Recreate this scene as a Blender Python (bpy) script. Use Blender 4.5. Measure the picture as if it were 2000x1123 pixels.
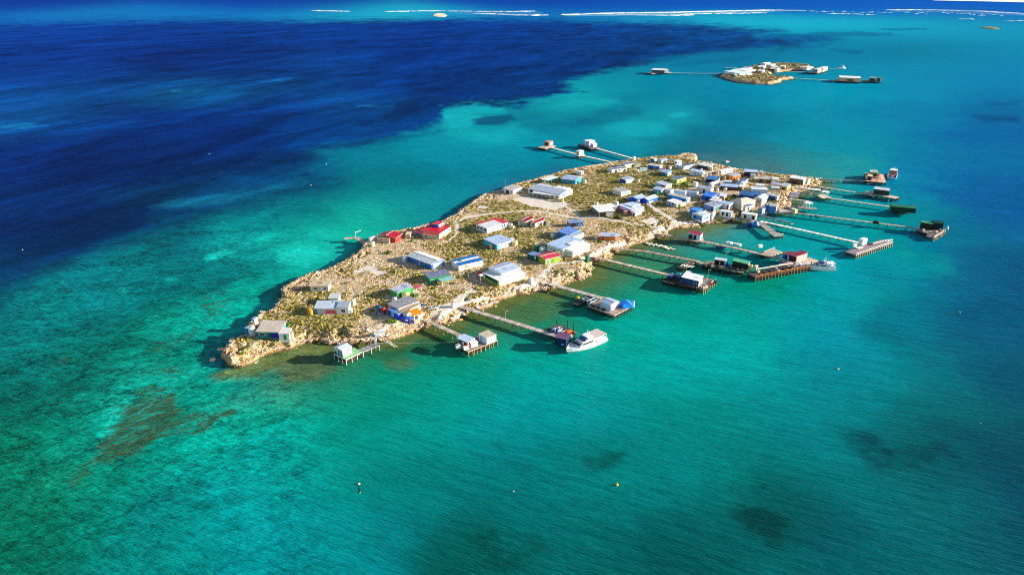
import bpy, bmesh, math, random
import numpy as np
from mathutils import Vector, Matrix, Quaternion

for o in list(bpy.data.objects):
    bpy.data.objects.remove(o, do_unlink=True)
rng = random.Random(7)
npr = np.random.default_rng(11)
sc = bpy.context.scene
COL = sc.collection

# ------------------------------------------------------------------ camera
cd = bpy.data.cameras.new('camera')
cam = bpy.data.objects.new('camera', cd)
COL.objects.link(cam)
cam.location = (0, 0, 120)                      # a drone 120 m above the lagoon
cam.rotation_euler = (math.radians(90 - 23.6), 0, 0)
cd.sensor_width = 36
cd.lens = 24.318
cd.clip_start = 1
cd.clip_end = 120000
sc.camera = cam

# ------------------------------------------------------------------ light
SUN_ELEV, SUN_AZ = 16.5, 2.0                    # azimuth from +X towards +Y
se, sa = math.radians(SUN_ELEV), math.radians(SUN_AZ)
SUN = Vector((math.cos(se) * math.cos(sa), math.cos(se) * math.sin(sa), math.sin(se)))
sd = bpy.data.lights.new('sun', 'SUN')
sd.energy = 5.0
sd.angle = math.radians(0.5)
sd.color = (1.0, 0.91, 0.80)
sun = bpy.data.objects.new('sun', sd)
COL.objects.link(sun)
sun.rotation_euler = (-SUN).to_track_quat('-Z', 'Y').to_euler()

world = bpy.data.worlds.new('World')
sc.world = world
world.use_nodes = True
wn = world.node_tree
wn.nodes.clear()
sky = wn.nodes.new('ShaderNodeTexSky')
sky.sky_type = 'NISHITA'
sky.sun_disc = False
sky.sun_elevation = se
sky.sun_rotation = math.radians(90) - sa
sky.air_density = 1.0
sky.dust_density = 0.4
bg = wn.nodes.new('ShaderNodeBackground')
bg.inputs[1].default_value = 0.075
wo = wn.nodes.new('ShaderNodeOutputWorld')
wn.links.new(sky.outputs[0], bg.inputs[0])
wn.links.new(bg.outputs[0], wo.inputs[0])

sc.view_settings.view_transform = 'Standard'
sc.view_settings.look = 'None'
sc.view_settings.gamma = 1
sc.view_settings.use_curve_mapping = False
sc.view_settings.exposure = 1.3
sc.render.engine = 'CYCLES'
sc.cycles.max_bounces = 5
sc.cycles.filter_width = 1.0

# ------------------------------------------------------------------ helpers
def lin(c):
    c = c / 255.0
    return c / 12.92 if c <= 0.04045 else ((c + 0.055) / 1.055) ** 2.4

def hexlin(h):
    return tuple(lin(int(h[i:i + 2], 16)) for i in (0, 2, 4))

def rgblin(r, g, b):
    return (lin(r), lin(g), lin(b))

_m = {}
def mat(h, kind='paint', rough=None):
    """procedural material: a base colour with wear, dirt and grain of its kind"""
    key = (h, kind, rough)
    if key in _m:
        return _m[key]
    c = tuple(min(0.82, v) for v in hexlin(h))
    m = bpy.data.materials.new('%s_%s' % (kind, h.lower()))
    m.use_nodes = True
    nt = m.node_tree
    b = nt.nodes['Principled BSDF']
    N = lambda t: nt.nodes.new(t)
    L = nt.links.new
    geo = N('ShaderNodeNewGeometry')
    par = {'paint': (0.55, 1.3, 0.80, 1.06, 0.0), 'roof': (0.45, 0.9, 0.68, 1.12, 0.0),
           'timber': (0.85, 2.2, 0.60, 1.15, 0.35), 'stone': (0.9, 1.6, 0.60, 1.25, 0.3),
           'glass': (0.08, 0.5, 0.9, 1.1, 0.0), 'gloss': (0.25, 0.7, 0.93, 1.03, 0.0),
           'leaf': (0.8, 0.7, 0.65, 1.30, 0.45), 'rock': (0.95, 0.8, 0.60, 1.22, 0.35)}[kind]
    b.inputs['Roughness'].default_value = rough if rough is not None else par[0]
    b.inputs['Specular IOR Level'].default_value = 0.5 if kind in ('glass', 'gloss') else 0.25
    n = N('ShaderNodeTexNoise')
    n.inputs['Scale'].default_value = par[1]
    n.inputs['Detail'].default_value = 6
    n.inputs['Roughness'].default_value = 0.65
    L(geo.outputs['Position'], n.inputs['Vector'])
    mr = N('ShaderNodeMapRange')
    mr.inputs[1].default_value = 0.3
    mr.inputs[2].default_value = 0.7
    mr.inputs[3].default_value = par[2]
    mr.inputs[4].default_value = par[3]
    L(n.outputs['Fac'], mr.inputs[0])
    fac = mr.outputs[0]
    if par[4] > 0:                              # pieces of one mesh differ a little from each other
        mr2 = N('ShaderNodeMapRange')
        mr2.inputs[3].default_value = 1 - par[4]
        mr2.inputs[4].default_value = 1 + par[4]
        L(geo.outputs['Random Per Island'], mr2.inputs[0])
        mu = N('ShaderNodeMath')
        mu.operation = 'MULTIPLY'
        L(fac, mu.inputs[0])
        L(mr2.outputs[0], mu.inputs[1])
        fac = mu.outputs[0]
    vm = N('ShaderNodeVectorMath')
    vm.operation = 'SCALE'
    vm.inputs[0].default_value = c
    L(fac, vm.inputs['Scale'])
    L(vm.outputs[0], b.inputs['Base Color'])
    if kind == 'roof':                          # rust and grime along the sheets
        n3 = N('ShaderNodeTexNoise')
        n3.inputs['Scale'].default_value = 0.33
        n3.inputs['Detail'].default_value = 7
        n3.inputs['Roughness'].default_value = 0.75
        L(geo.outputs['Position'], n3.inputs['Vector'])
        m3 = N('ShaderNodeMapRange')
        for k_, v_ in zip((1, 2, 3, 4), (0.54, 0.68, 0.0, 0.5)): m3.inputs[k_].default_value = v_
        L(n3.outputs['Fac'], m3.inputs[0])
        x3 = N('ShaderNodeMix')
        x3.data_type = 'RGBA'
        L(m3.outputs[0], x3.inputs[0])
        L(vm.outputs[0], x3.inputs[6])
        x3.inputs[7].default_value = (c[0] * .55 + .04, c[1] * .42 + .015, c[2] * .36 + .005, 1)
        L(x3.outputs[2], b.inputs['Base Color'])
    if kind in ('roof', 'stone', 'rock'):
        bp = N('ShaderNodeBump')
        bp.inputs['Strength'].default_value = 0.25 if kind == 'roof' else 0.7
        bp.inputs['Distance'].default_value = 0.05 if kind == 'roof' else 0.25
        n2 = N('ShaderNodeTexNoise')
        n2.inputs['Scale'].default_value = 3.0 if kind == 'roof' else 2.0
        n2.inputs['Detail'].default_value = 4
        L(geo.outputs['Position'], n2.inputs['Vector'])
        L(n2.outputs['Fac'], bp.inputs['Height'])
        L(bp.outputs[0], b.inputs['Normal'])
    if kind == 'leaf':
        b.inputs['Subsurface Weight'].default_value = 0.0
    _m[key] = m
    return m

def meshdata(name, verts, faces, mats=None, fm=None, smooth=False):
    me = bpy.data.meshes.new(name)
    me.from_pydata([tuple(v) for v in verts], [], faces)
    for m in (mats or []):
        me.materials.append(m)
    if fm is not None:
        me.polygons.foreach_set('material_index', fm)
    if smooth:
        me.polygons.foreach_set('use_smooth', [True] * len(me.polygons))
    me.update()
    return me

def obj(name, me, parent=None, loc=(0, 0, 0), rz=0.0):
    o = bpy.data.objects.new(name, me)
    COL.objects.link(o)
    if parent:
        o.parent = parent
    o.location = loc
    if rz:
        o.rotation_euler = (0, 0, rz)
    return o

def tag(o, label=None, cat=None, group=None, kind=None):
    if label: o['label'] = label
    if cat: o['category'] = cat
    if group: o['group'] = group
    if kind: o['kind'] = kind
    return o

def thing(name, label, cat, loc=(0, 0, 0), rz=0.0, group=None):
    o = obj(name, None, None, loc, rz)
    o.empty_display_size = 0.3
    return tag(o, label, cat, group)

class MB:
    """collects simple solids into one mesh"""
    def __init__(s):
        s.v, s.f, s.m = [], [], []
    def add(s, vs, fs, mi=0):
        k = len(s.v)
        s.v += [tuple(v) for v in vs]
        s.f += [tuple(i + k for i in f) for f in fs]
        s.m += [mi] * len(fs)
    def box(s, x0, x1, y0, y1, z0, z1, mi=0, T=None):
        vs = [(x0, y0, z0), (x1, y0, z0), (x1, y1, z0), (x0, y1, z0), (x0, y0, z1), (x1, y0, z1), (x1, y1, z1), (x0, y1, z1)]
        if T: vs = [T(v) for v in vs]
        s.add(vs, [(0, 3, 2, 1), (4, 5, 6, 7), (0, 1, 5, 4), (1, 2, 6, 5), (2, 3, 7, 6), (3, 0, 4, 7)], mi)
    def bar(s, p, q, r=0.06, n=6, r2=None, mi=0):
        p, q = Vector(p), Vector(q)
        d = (q - p).normalized()
        a = d.orthogonal().normalized()
        b = d.cross(a)
        r2 = r if r2 is None else r2
        vs = []
        for c, rr in ((p, r), (q, r2)):
            for i in range(n):
                t = 2 * math.pi * i / n
                vs.append(c + a * math.cos(t) * rr + b * math.sin(t) * rr)
        fs = [(i, (i + 1) % n, n + (i + 1) % n, n + i) for i in range(n)]
        fs += [tuple(range(n - 1, -1, -1)), tuple(range(n, 2 * n))]
        s.add(vs, fs, mi)
    def lathe(s, prof, n=14, c=(0, 0, 0), mi=0):
        vs = []
        for r, z in prof:
            for i in range(n):
                t = 2 * math.pi * i / n
                vs.append((c[0] + r * math.cos(t), c[1] + r * math.sin(t), c[2] + z))
        fs = []
        for k in range(len(prof) - 1):
            for i in range(n):
                j = (i + 1) % n
                fs.append((k * n + i, k * n + j, (k + 1) * n + j, (k + 1) * n + i))
        fs.append(tuple(range(n - 1, -1, -1)))
        fs.append(tuple(range((len(prof) - 1) * n, len(prof) * n)))
        s.add(vs, fs, mi)
    def data(s, name, mats, smooth=False):
        if not isinstance(mats, (list, tuple)): mats = [mats]
        return meshdata(name, s.v, s.f, mats, s.m, smooth)
    def build(s, name, mats, parent=None, loc=(0, 0, 0), rz=0.0, smooth=False):
        return obj(name, s.data(name, mats, smooth), parent, loc, rz)

# numpy value noise
def _hash(ix, iy, seed):
    h = (ix * 374761393 + iy * 668265263 + seed * 974634777) & 0xFFFFFFFF
    h = ((h ^ (h >> 13)) * 1274126177) & 0xFFFFFFFF
    h = h ^ (h >> 16)
    return (h & 0xFFFF) / 65535.0
def vnoise(x, y, seed=0):
    ix, iy = np.floor(x).astype(np.int64), np.floor(y).astype(np.int64)
    fx, fy = x - ix, y - iy
    fx, fy = fx * fx * (3 - 2 * fx), fy * fy * (3 - 2 * fy)
    a, b = _hash(ix, iy, seed), _hash(ix + 1, iy, seed)
    c, d = _hash(ix, iy + 1, seed), _hash(ix + 1, iy + 1, seed)
    return (a * (1 - fx) + b * fx) * (1 - fy) + (c * (1 - fx) + d * fx) * fy
def fbm(x, y, s, octv=4, seed=0, gain=0.5):
    x, y = np.asarray(x, float) / s, np.asarray(y, float) / s
    r, a, t = 0.0, 1.0, 0.0
    for k in range(octv):
        r = r + a * vnoise(x + 17.3 * k, y - 9.1 * k, seed + k)
        t += a
        a *= gain
        x, y = x * 2.03, y * 2.03
    return r / t                                # 0..1
def sstep(a, b, x):
    t = np.clip((x - a) / (b - a), 0, 1)
    return t * t * (3 - 2 * t)

def polydist(px, py, poly):
    """signed distance to a polygon (positive inside), index of the nearest edge"""
    A = np.array(poly, float)
    B = np.roll(A, -1, axis=0)
    best = np.full(px.shape, 1e18)
    bi = np.zeros(px.shape, int)
    ins = np.zeros(px.shape, bool)
    for k in range(len(A)):
        ax, ay = A[k]
        bx, by = B[k]
        dx, dy = bx - ax, by - ay
        t = np.clip(((px - ax) * dx + (py - ay) * dy) / (dx * dx + dy * dy + 1e-12), 0, 1)
        d = (px - ax - t * dx) ** 2 + (py - ay - t * dy) ** 2
        u = d < best
        best = np.where(u, d, best)
        bi = np.where(u, k, bi)
        if ay != by:
            c = ((ay > py) != (by > py)) & (px < dx * (py - ay) / (by - ay) + ax)
            ins ^= c
    d = np.sqrt(best)
    return np.where(ins, d, -d), bi
def linedist(px, py, pts):
    best = np.full(px.shape, 1e18)
    for (ax, ay), (bx, by) in zip(pts[:-1], pts[1:]):
        dx, dy = bx - ax, by - ay
        t = np.clip(((px - ax) * dx + (py - ay) * dy) / (dx * dx + dy * dy + 1e-12), 0, 1)
        best = np.minimum(best, (px - ax - t * dx) ** 2 + (py - ay - t * dy) ** 2)
    return np.sqrt(best)

# ------------------------------------------------------------------ island outline (metres, waterline)
NEAR_SHORE = [(-95.70,206.46),(-92.24,206.12),(-89.39,207.51),(-88.24,213.60),(-85.63,216.19),(-79.70,217.69),(-77.79,219.98),(-74.99,221.91),(-71.57,223.09),(-66.89,221.53),(-62.23,223.09),(-57.52,221.14),(-53.00,222.70),(-47.93,224.67),(-44.11,225.47),(-40.82,227.48),(-37.48,232.44),(-32.07,234.13),(-30.49,237.57),(-27.15,237.57),(-23.71,238.89),(-21.03,245.63),(-15.56,249.36),(-12.38,251.74),(-8.75,254.64),(-5.93,259.60),(-0.86,263.69),(4.33,266.83),(10.95,270.56),(14.85,269.49),(19.06,274.39),(26.11,279.45),(34.36,285.25),(37.84,296.23),(37.88,303.30),(41.41,304.61),(46.13,309.29),(50.51,316.20),(54.28,319.75),(61.02,325.58),(68.38,332.36),(74.23,337.02),(79.09,340.19),(83.53,350.01),(92.49,353.39),(101.60,356.84),(112.75,362.11),(122.50,366.61),(126.71,372.14),(133.09,381.68),(141.13,385.62),(147.86,390.65),(148.48,383.64),(154.64,382.66),(161.32,389.63),(168.25,401.06),(170.97,407.54),(175.14,415.34),(180.30,422.24),(187.29,426.95),(192.43,434.20),(199.39,439.16),(205.58,449.38)]
FAR_SHORE = [(202.98,449.71),(196.46,453.04),(186.36,459.15),(179.81,461.22),(172.52,465.41),(165.07,471.82),(158.35,475.45),(155.07,477.65),(150.71,485.13),(145.55,488.95),(143.89,495.18),(134.45,497.55),(135.67,505.61),(138.49,515.60),(138.64,524.20),(131.81,525.07),(124.61,519.01),(111.78,514.75),(97.99,510.56),(91.35,507.25),(75.98,497.55),(54.16,484.59),(35.75,470.54),(22.38,456.42),(11.78,445.08),(1.65,436.36),(-6.13,424.07),(-18.15,410.12),(-25.48,390.66),(-31.63,372.78),(-36.52,359.84),(-48.91,349.36),(-59.56,344.32),(-64.38,341.03),(-70.37,333.03),(-74.27,318.71),(-76.97,306.77),(-80.27,296.86),(-85.61,289.93),(-90.91,283.87),(-95.24,276.88),(-97.32,269.07),(-95.91,257.54),(-95.50,249.66),(-95.51,245.86),(-98.82,244.93),(-98.48,240.35),(-99.58,233.31),(-99.08,226.37),(-102.32,223.94),(-101.98,219.74),(-101.70,212.91)]
ISLAND = NEAR_SHORE + FAR_SHORE
NNEAR = len(NEAR_SHORE)
ISLET = [(296.34,1015.78),(298.04,981.45),(305.29,954.49),(320.24,941.53),(338.25,938.98),(360.44,959.77),(369.57,981.45),(388.45,992.65),(395.59,1009.90),(375.72,1012.83),(374.92,1039.95),(385.12,1065.25),(410.44,1085.00),(429.38,1098.56),(454.16,1102.01),(474.76,1133.93)] + [(478.97,1159.69),(469.05,1183.32),(437.54,1188.97),(414.80,1191.41),(396.88,1167.46),(377.21,1144.43),(354.49,1115.03),(331.64,1080.25),(309.81,1041.17),(297.27,1022.62)]

# ------------------------------------------------------------------ water: one sheet to the horizon, coloured by the sea bed below it
def polar(x, y):
    """bearing and depression (degrees) of a place on the sea from the survey origin"""
    return np.degrees(np.arctan2(x, y)), np.degrees(np.arctan2(120.0, np.hypot(x, y)))

SHALLOW = [  # place, colour of the water over its bed
((-2465.48,2976.63), (0,85,170)), ((-1803,3075), (10,110,175)), ((-1561,3234), (10,112,175)), ((-1226,3234), (5,110,175)),
((-892,3234), (10,125,180)), ((-680,3291), (20,165,195)), ((-535,3234), (30,185,205)), ((-395,3179), (30,185,205)),
((-219,3179), (10,120,185)), ((0,3126), (0,100,175)), ((212,3075), (10,120,185)), ((-4277,5203), (0,48,135)),
((-3565,5203), (0,50,140)), ((-1782,5203), (0,55,150)), ((0,5203), (0,65,165)), ((1426,5203), (0,82,180)),
((2495,5203), (0,90,190)), ((3381,4931), (0,95,190)), ((4395,4931), (0,95,190)), ((1681,4078), (0,85,180)),
((560,4078), (0,72,170)), ((2695,4362), (0,92,190)), ((-1145,4169), (0,60,155)), ((505.71,2929.84), (15,150,190)),
((762.05,2756.30), (15,165,195)), ((887.97,2565.84), (18,178,200)), ((1051.30,2530.81), (20,182,205)), ((1194.55,2463.48), (20,182,205)),
((1420.74,2565.84), (15,165,190)), ((1666.12,2676.88), (10,150,185)), ((1706.50,2463.48), (10,150,185)), ((1895,3234), (0,100,180)),
((1449,3234), (0,110,185)), ((2229,3234), (0,95,180)), ((795.76,1902.90), (0,150,180)), ((1010.24,2075.30), (0,155,185)),
((1061.02,1902.90), (5,140,175)), ((1244.04,1985.46), (10,150,180)), ((1326.27,1902.90), (0,145,180)), ((748.38,1645.03), (0,128,165)),
((662.37,1723.08), (0,140,170)), ((899.56,1507.85), (0,130,165)), ((685.42,1391.18), (0,120,155)), ((1017.21,1447.25), (0,135,175)),
((841.33,1601.41), (0,125,150)), ((538.55,1391.18), (0,120,155)), ((553.67,1203.38), (0,135,165)), ((618.72,1163.82), (0,135,168)),
((679.81,1126.68), (0,135,172)), ((718.00,1027.73), (0,128,175)), ((424.75,1339.15), (0,115,150)), ((340.72,1203.38), (0,120,155)),
((271.63,1091.74), (0,130,160)), ((208.15,970.50), (0,135,160)), ((148.70,944.10), (0,140,160)), ((107.76,830.20), (5,158,165)),
((67.23,773.56), (10,168,170)), ((42.98,739.67), (8,160,165)), ((426.84,1091.74), (10,140,160)), ((308.52,895.19), (0,140,175)),
((329.27,830.20), (0,150,172)), ((407.78,872.49), (0,150,175)), ((514.20,895.19), (0,138,175)), ((568.74,830.20), (0,122,170)),
((476.22,1027.73), (0,145,175)), ((146.32,810.48), (0,125,150)), ((214.44,850.85), (0,130,160)), ((257.63,791.62), (0,130,160)),
((206.44,708.46), (0,115,145)), ((154.83,708.46), (5,125,145)), ((248.26,679.61), (0,125,150)), ((303.67,693.75), (0,140,165)),
((361.27,708.46), (0,135,165)), ((404.90,693.75), (0,122,165)), ((446.32,640.21), (0,102,158)), ((526.52,739.67), (0,100,150)),
((-32.24,739.67), (10,168,178)), ((-51.61,708.46), (8,160,172)), ((-46.98,640.21), (8,155,165)), ((-22.52,611.62), (10,170,178)),
((-7.05,640.21), (10,172,178)), ((0.00,679.61), (0,120,145)), ((-20.09,688.03), (0,105,130)), ((20.24,693.75), (0,115,140)),
((38.27,652.86), (0,115,140)), ((75.92,693.75), (0,110,138)), ((69.23,628.01), (0,130,150)), ((95.68,652.86), (10,160,170)),
((124.38,652.86), (12,170,178)), ((132.44,620.89), (8,160,170)), ((102.54,604.84), (5,150,165)), ((168.39,711.47), (15,165,175)),
((43.84,593.84), (0,145,160)), ((20.87,562.94), (0,150,168)), ((0.00,553.29), (0,145,165)), ((62.61,562.94), (0,135,155)),
((-61.37,593.84), (0,140,155)), ((-100.17,562.94), (0,125,145)), ((-120.98,542.10), (0,120,145)), ((-120.16,501.18), (0,112,135)),
((-92.78,517.53), (0,128,145)), ((-59.75,534.86), (0,140,158)), ((-27.47,526.06), (0,138,158)), ((-71.03,471.16), (0,115,130)),
((-42.62,471.16), (0,125,140)), ((-14.40,478.35), (0,130,150)), ((7.20,478.35), (8,120,140)), ((-96.81,457.33), (0,115,125)),
((125.22,562.94), (15,110,130)), ((164.34,553.29), (20,105,125)), ((170.10,517.53), (40,120,130)), ((196.19,526.06), (20,120,140)),
((185.10,493.36), (60,130,130)), ((204.42,485.75), (60,135,130)), ((224.22,517.53), (10,140,155)), ((267.05,553.29), (0,145,165)),
((305.39,572.91), (0,135,162)), ((318.68,534.86), (0,118,160)), ((347.93,517.53), (0,108,158)), ((156.04,604.84), (0,115,140)),
((200.62,604.84), (0,120,145)), ((237.13,583.20), (0,138,158)), ((237.27,485.75), (10,150,160)), ((221.29,457.33), (60,150,140)),
((242.03,457.33), (0,150,160)), ((246.31,431.76), (0,140,165)), ((269.49,444.22), (0,125,165)), ((295.58,431.76), (0,100,155)),
((299.33,397.88), (0,92,150)), ((210.15,403.20), (0,158,162)), ((193.89,408.64), (20,150,145)), ((223.86,387.62), (0,148,145)),
((242.21,377.81), (0,128,148)), ((176.99,368.43), (0,155,158)), ((195.56,359.45), (0,152,144)), ((156.45,359.45), (0,150,145)),
((175.96,346.68), (0,148,158)), ((246.18,350.85), (0,108,144)), ((210.05,334.68), (0,128,151)), ((178.32,312.72), (0,148,148)),
((-142.73,368.43), (0,118,122)), ((-131.34,397.88), (0,105,118)), ((-114.95,431.76), (0,112,122)), ((-91.96,431.76), (0,125,130)),
((-116.73,377.81), (0,120,122)), ((-121.63,355.11), (0,115,115)), ((-102.77,368.43), (5,140,130)), ((-85.64,368.43), (10,175,150)),
((-70.04,377.81), (20,165,150)), ((-82.63,382.66), (10,165,150)), ((-86.63,346.68), (15,185,160)), ((-103.44,338.60), (8,165,150)),
((-90.09,327.07), (15,185,165)), ((-54.98,397.88), (10,140,145)), ((-38.92,425.77), (8,138,150)), ((-75.06,408.64), (0,140,140)),
((-100.98,319.75), (15,190,168)), ((-106.50,312.72), (18,195,175)), ((-113.60,319.75), (10,175,160)), ((-93.23,309.29), (10,165,150)),
((-126.03,334.68), (0,135,130)), ((-138.84,319.75), (10,170,160)), ((-142.79,316.91), (10,165,155)), ((-128.79,312.72), (0,105,105)),
((-152.29,334.68), (0,105,110)), ((-170.67,334.68), (0,95,105)), ((-160.99,312.72), (0,90,98)), ((-138.41,299.41), (0,88,92)),
((-161.18,287.03), (0,88,92)), ((-115.13,287.03), (0,120,112)), ((-103.12,293.11), (0,165,145)), ((-109.36,270.03), (0,160,140)),
((-177.94,275.50), (0,112,118)), ((-184.52,249.83), (0,118,118)), ((-191.90,236.27), (0,108,108)), ((-162.97,259.60), (0,98,100)),
((-149.03,275.50), (0,85,88)), ((-126.99,259.60), (0,135,120)), ((-152.92,284.08), (0,130,125)), ((-166.78,271.11), (0,125,120)),
((-118.32,264.73), (0,150,130)), ((-121.11,245.17), (0,160,135)), ((-111.32,240.66), (0,160,140)), ((-131.21,245.17), (0,110,98)),
((-137.07,236.27), (0,105,90)), ((-156.66,236.27), (0,100,92)), ((-166.29,219.98), (0,115,105)), ((-174.31,212.50), (0,112,105)),
((-121.82,223.88), (0,120,100)), ((-110.86,219.98), (0,135,120)), ((-134.77,212.50), (0,110,92)), ((-148.66,205.43), (0,105,92)),
((-157.73,192.35), (0,85,78)), ((-144.28,189.29), (0,100,88)), ((-132.82,192.35), (0,135,110)), ((-137.72,189.29), (20,160,145)),
((-123.06,186.30), (15,175,150)), ((-122.46,180.54), (15,180,155)), ((-120.47,172.40), (8,178,158)), ((-119.22,167.28), (0,161,143)),
((-119.24,198.72), (0,120,100)), ((-103.56,202.03), (0,155,132)), ((-92.59,200.36), (0,140,125)), ((-109.30,195.49), (0,140,118)),
((-90.17,189.29), (0,150,128)), ((-99.17,183.38), (0,135,110)), ((-144.87,172.40), (0,110,88)), ((-129.67,164.81), (0,122,100)),
((-136.77,155.45), (0,113,86)), ((-122.29,147.90), (10,155,128)), ((-123.33,138.97), (0,94,68)), ((-114.57,121.70), (0,97,74)),
((-110.75,135.24), (0,101,74)), ((-94.49,121.70), (0,133,122)), ((-105.96,142.84), (0,122,95)), ((-101.08,148.95), (0,111,89)),
((-98.70,155.45), (0,119,99)), ((-95.78,164.81), (0,129,109)), ((-93.47,138.97), (0,124,115)), ((-91.90,128.22), (0,109,95)),
((-81.33,126.55), (0,134,129)), ((-76.38,135.24), (0,127,125)), ((-64.96,121.70), (0,133,134)), ((-84.60,155.45), (0,139,124)),
((-79.01,180.54), (0,150,125)), ((-81.96,167.28), (0,157,137)), ((-74.71,192.35), (0,150,125)), ((-63.21,180.54), (0,150,125)),
((-67.68,155.45), (0,146,140)), ((-56.40,155.45), (0,137,131)), ((-51.57,164.81), (0,155,140)), ((-49.81,192.35), (0,152,125)),
((-61.21,205.43), (0,140,110)), ((-40.62,197.09), (0,145,115)), ((-25.55,198.72), (0,152,130)), ((-35.45,208.92), (0,150,125)),
((-43.20,175.05), (0,125,105)), ((-32.79,167.28), (0,148,131)), ((-21.60,175.05), (0,145,128)), ((-56.01,135.24), (0,137,137)),
((-44.88,121.70), (0,130,131)), ((-38.19,135.24), (0,133,131)), ((-40.55,146.87), (0,133,126)), ((-27.32,148.95), (0,122,112)),
((-16.56,151.07), (0,122,112)), ((-14.73,164.81), (0,144,134)), ((-6.03,169.81), (0,151,145)), ((-24.06,124.90), (0,126,129)),
((-17.82,135.24), (0,130,131)), ((-9.62,124.90), (0,90,82)), ((-2.47,129.93), (0,92,85)), ((-4.68,120.15), (0,83,76)),
((5.09,135.24), (0,108,104)), ((12.03,124.90), (0,101,96)), ((10.70,144.83), (0,122,123)), ((0.00,146.87), (0,126,126)),
((-8.10,186.30), (0,152,135)), ((8.52,198.72), (0,158,148)), ((20.99,205.43), (0,162,152)), ((34.98,205.43), (0,165,155)),
((9.15,172.40), (0,157,159)), ((15.80,180.54), (0,148,146)), ((23.97,155.45), (0,122,115)), ((21.62,160.03), (0,114,107)),
((35.07,172.40), (0,135,131)), ((31.02,155.45), (0,133,131)), ((33.11,142.84), (0,119,115)), ((24.28,126.55), (0,101,96)),
((35.20,126.55), (0,87,85)), ((16.55,135.24), (0,111,109)), ((53.91,212.50), (0,165,158)), ((73.91,219.98), (0,168,160)),
((57.38,189.29), (0,140,130)), ((76.66,198.72), (0,150,148)), ((47.40,180.54), (0,132,122)), ((57.95,172.40), (0,137,131)),
((66.31,164.81), (0,126,123)), ((47.94,155.45), (0,122,115)), ((39.48,155.45), (0,126,122)), ((94.44,205.43), (0,138,145)),
((82.17,180.54), (0,128,128)), ((100.39,186.30), (0,125,132)), ((112.96,216.19), (0,140,155)), ((122.43,205.43), (0,122,124)),
((143.76,212.50), (0,112,124)), ((166.29,219.98), (0,98,121)), ((166.94,198.72), (0,82,106)), ((137.63,186.30), (0,100,109)),
((118.51,180.54), (0,112,115)), ((189.08,232.02), (0,88,121)), ((88.41,164.81), (0,130,137)), ((77.55,155.45), (0,122,123)),
((104.32,167.28), (0,111,108)), ((106.64,160.03), (0,76,81)), ((102.00,162.39), (0,83,83)), ((121.05,160.03), (0,79,90)),
((132.61,164.81), (0,83,96)), ((138.18,155.45), (0,65,86)), ((125.66,148.95), (0,68,88)), ((127.22,138.97), (0,70,90)),
((116.84,138.97), (0,83,98)), ((108.14,146.87), (0,108,113)), ((93.66,144.83), (0,111,108)), ((82.95,144.83), (0,111,115)),
((66.24,146.87), (0,105,101)), ((58.87,144.83), (0,76,71)), ((61.70,137.09), (0,72,71)), ((66.19,135.24), (0,81,82)),
((53.46,135.24), (0,97,93)), ((52.92,124.90), (0,108,107)), ((47.24,121.70), (0,92,89)), ((42.89,128.22), (0,87,85)),
((36.61,121.70), (0,83,82)), ((67.36,124.90), (0,97,104)), ((72.84,126.55), (0,81,90)), ((70.50,129.93), (0,79,85)),
((81.79,124.90), (0,105,106)), ((97.40,131.67), (0,97,103)), ((93.64,120.15), (0,92,100)), ((108.25,124.90), (0,83,98)),
((116.93,121.70), (0,76,93)), ((81.47,135.24), (0,103,112)), ((80.50,117.12), (0,103,103)), ((225.65,287.03), (0,88,127)),
((210.93,293.11), (0,98,135)), ((182.85,264.73), (0,108,135)), ((172.69,287.03), (0,125,144)), ((157.45,245.17), (0,118,135)),
((146.28,264.73), (0,145,148)), ((152.34,293.11), (0,150,165)), ((137.91,275.50), (0,158,165)), ((116.64,254.64), (0,155,160)),
((101.83,236.27), (0,158,160)), ((125.33,236.27), (0,145,158)), ((93.73,254.64), (0,155,145)), ((98.42,270.03), (0,140,105)),
((79.15,254.64), (0,160,150)), ((64.59,245.17), (0,165,152)), ((52.87,236.27), (0,168,155)), ((111.21,275.50), (0,145,110)),
((63.49,259.60), (0,150,120)), ((49.99,254.64), (0,158,130)), ((37.49,254.64), (10,140,105)), ((27.51,259.60), (30,125,90)),
((16.66,254.64), (40,120,80)), ((8.20,249.83), (50,110,70)), ((0.00,245.17), (50,105,65)), ((9.79,236.27), (10,140,100)),
((-7.83,236.27), (40,110,75)), ((-19.29,232.02), (20,125,85)), ((-27.33,216.19), (0,140,105)), ((-3.70,219.98), (0,155,125)),
((10.93,216.19), (0,160,140)), ((-10.49,205.43), (0,152,128)), ((26.04,242.90), (0,155,130)), ((39.16,236.27), (0,165,145)),
((55.61,275.50), (20,140,110)), ((46.05,287.03), (60,130,95)), ((40.04,275.50), (50,125,90)), ((64.43,299.41), (60,140,100)),
((77.07,302.64), (30,140,115)), ((74.30,312.72), (60,120,90)), ((89.16,312.72), (20,150,130)), ((99.07,312.72), (0,155,140)),
((89.27,334.68), (90,120,110)), ((108.28,346.68), (80,140,140)), ((112.90,334.68), (0,160,150)), ((123.56,327.07), (0,158,155)),
((141.57,327.07), (0,160,160)), ((151.47,319.75), (0,160,165)), ((107.39,299.41), (0,150,140)), ((-53.91,212.50), (40,110,70)),
((-60.01,200.36), (30,115,85)), ((-69.96,205.43), (75,100,70)), ((-77.47,207.16), (80,100,65)), ((-78.87,200.36), (40,115,95)),
((-67.82,210.70), (70,90,50)), ((-47.37,216.19), (10,125,85)), ((-38.26,216.19), (10,130,90)), ((-31.86,223.88), (30,105,60)),
((-24.72,227.89), (30,110,65)), ((-86.30,202.03), (10,125,105)), ((-96.65,202.03), (0,140,120)),
]
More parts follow.
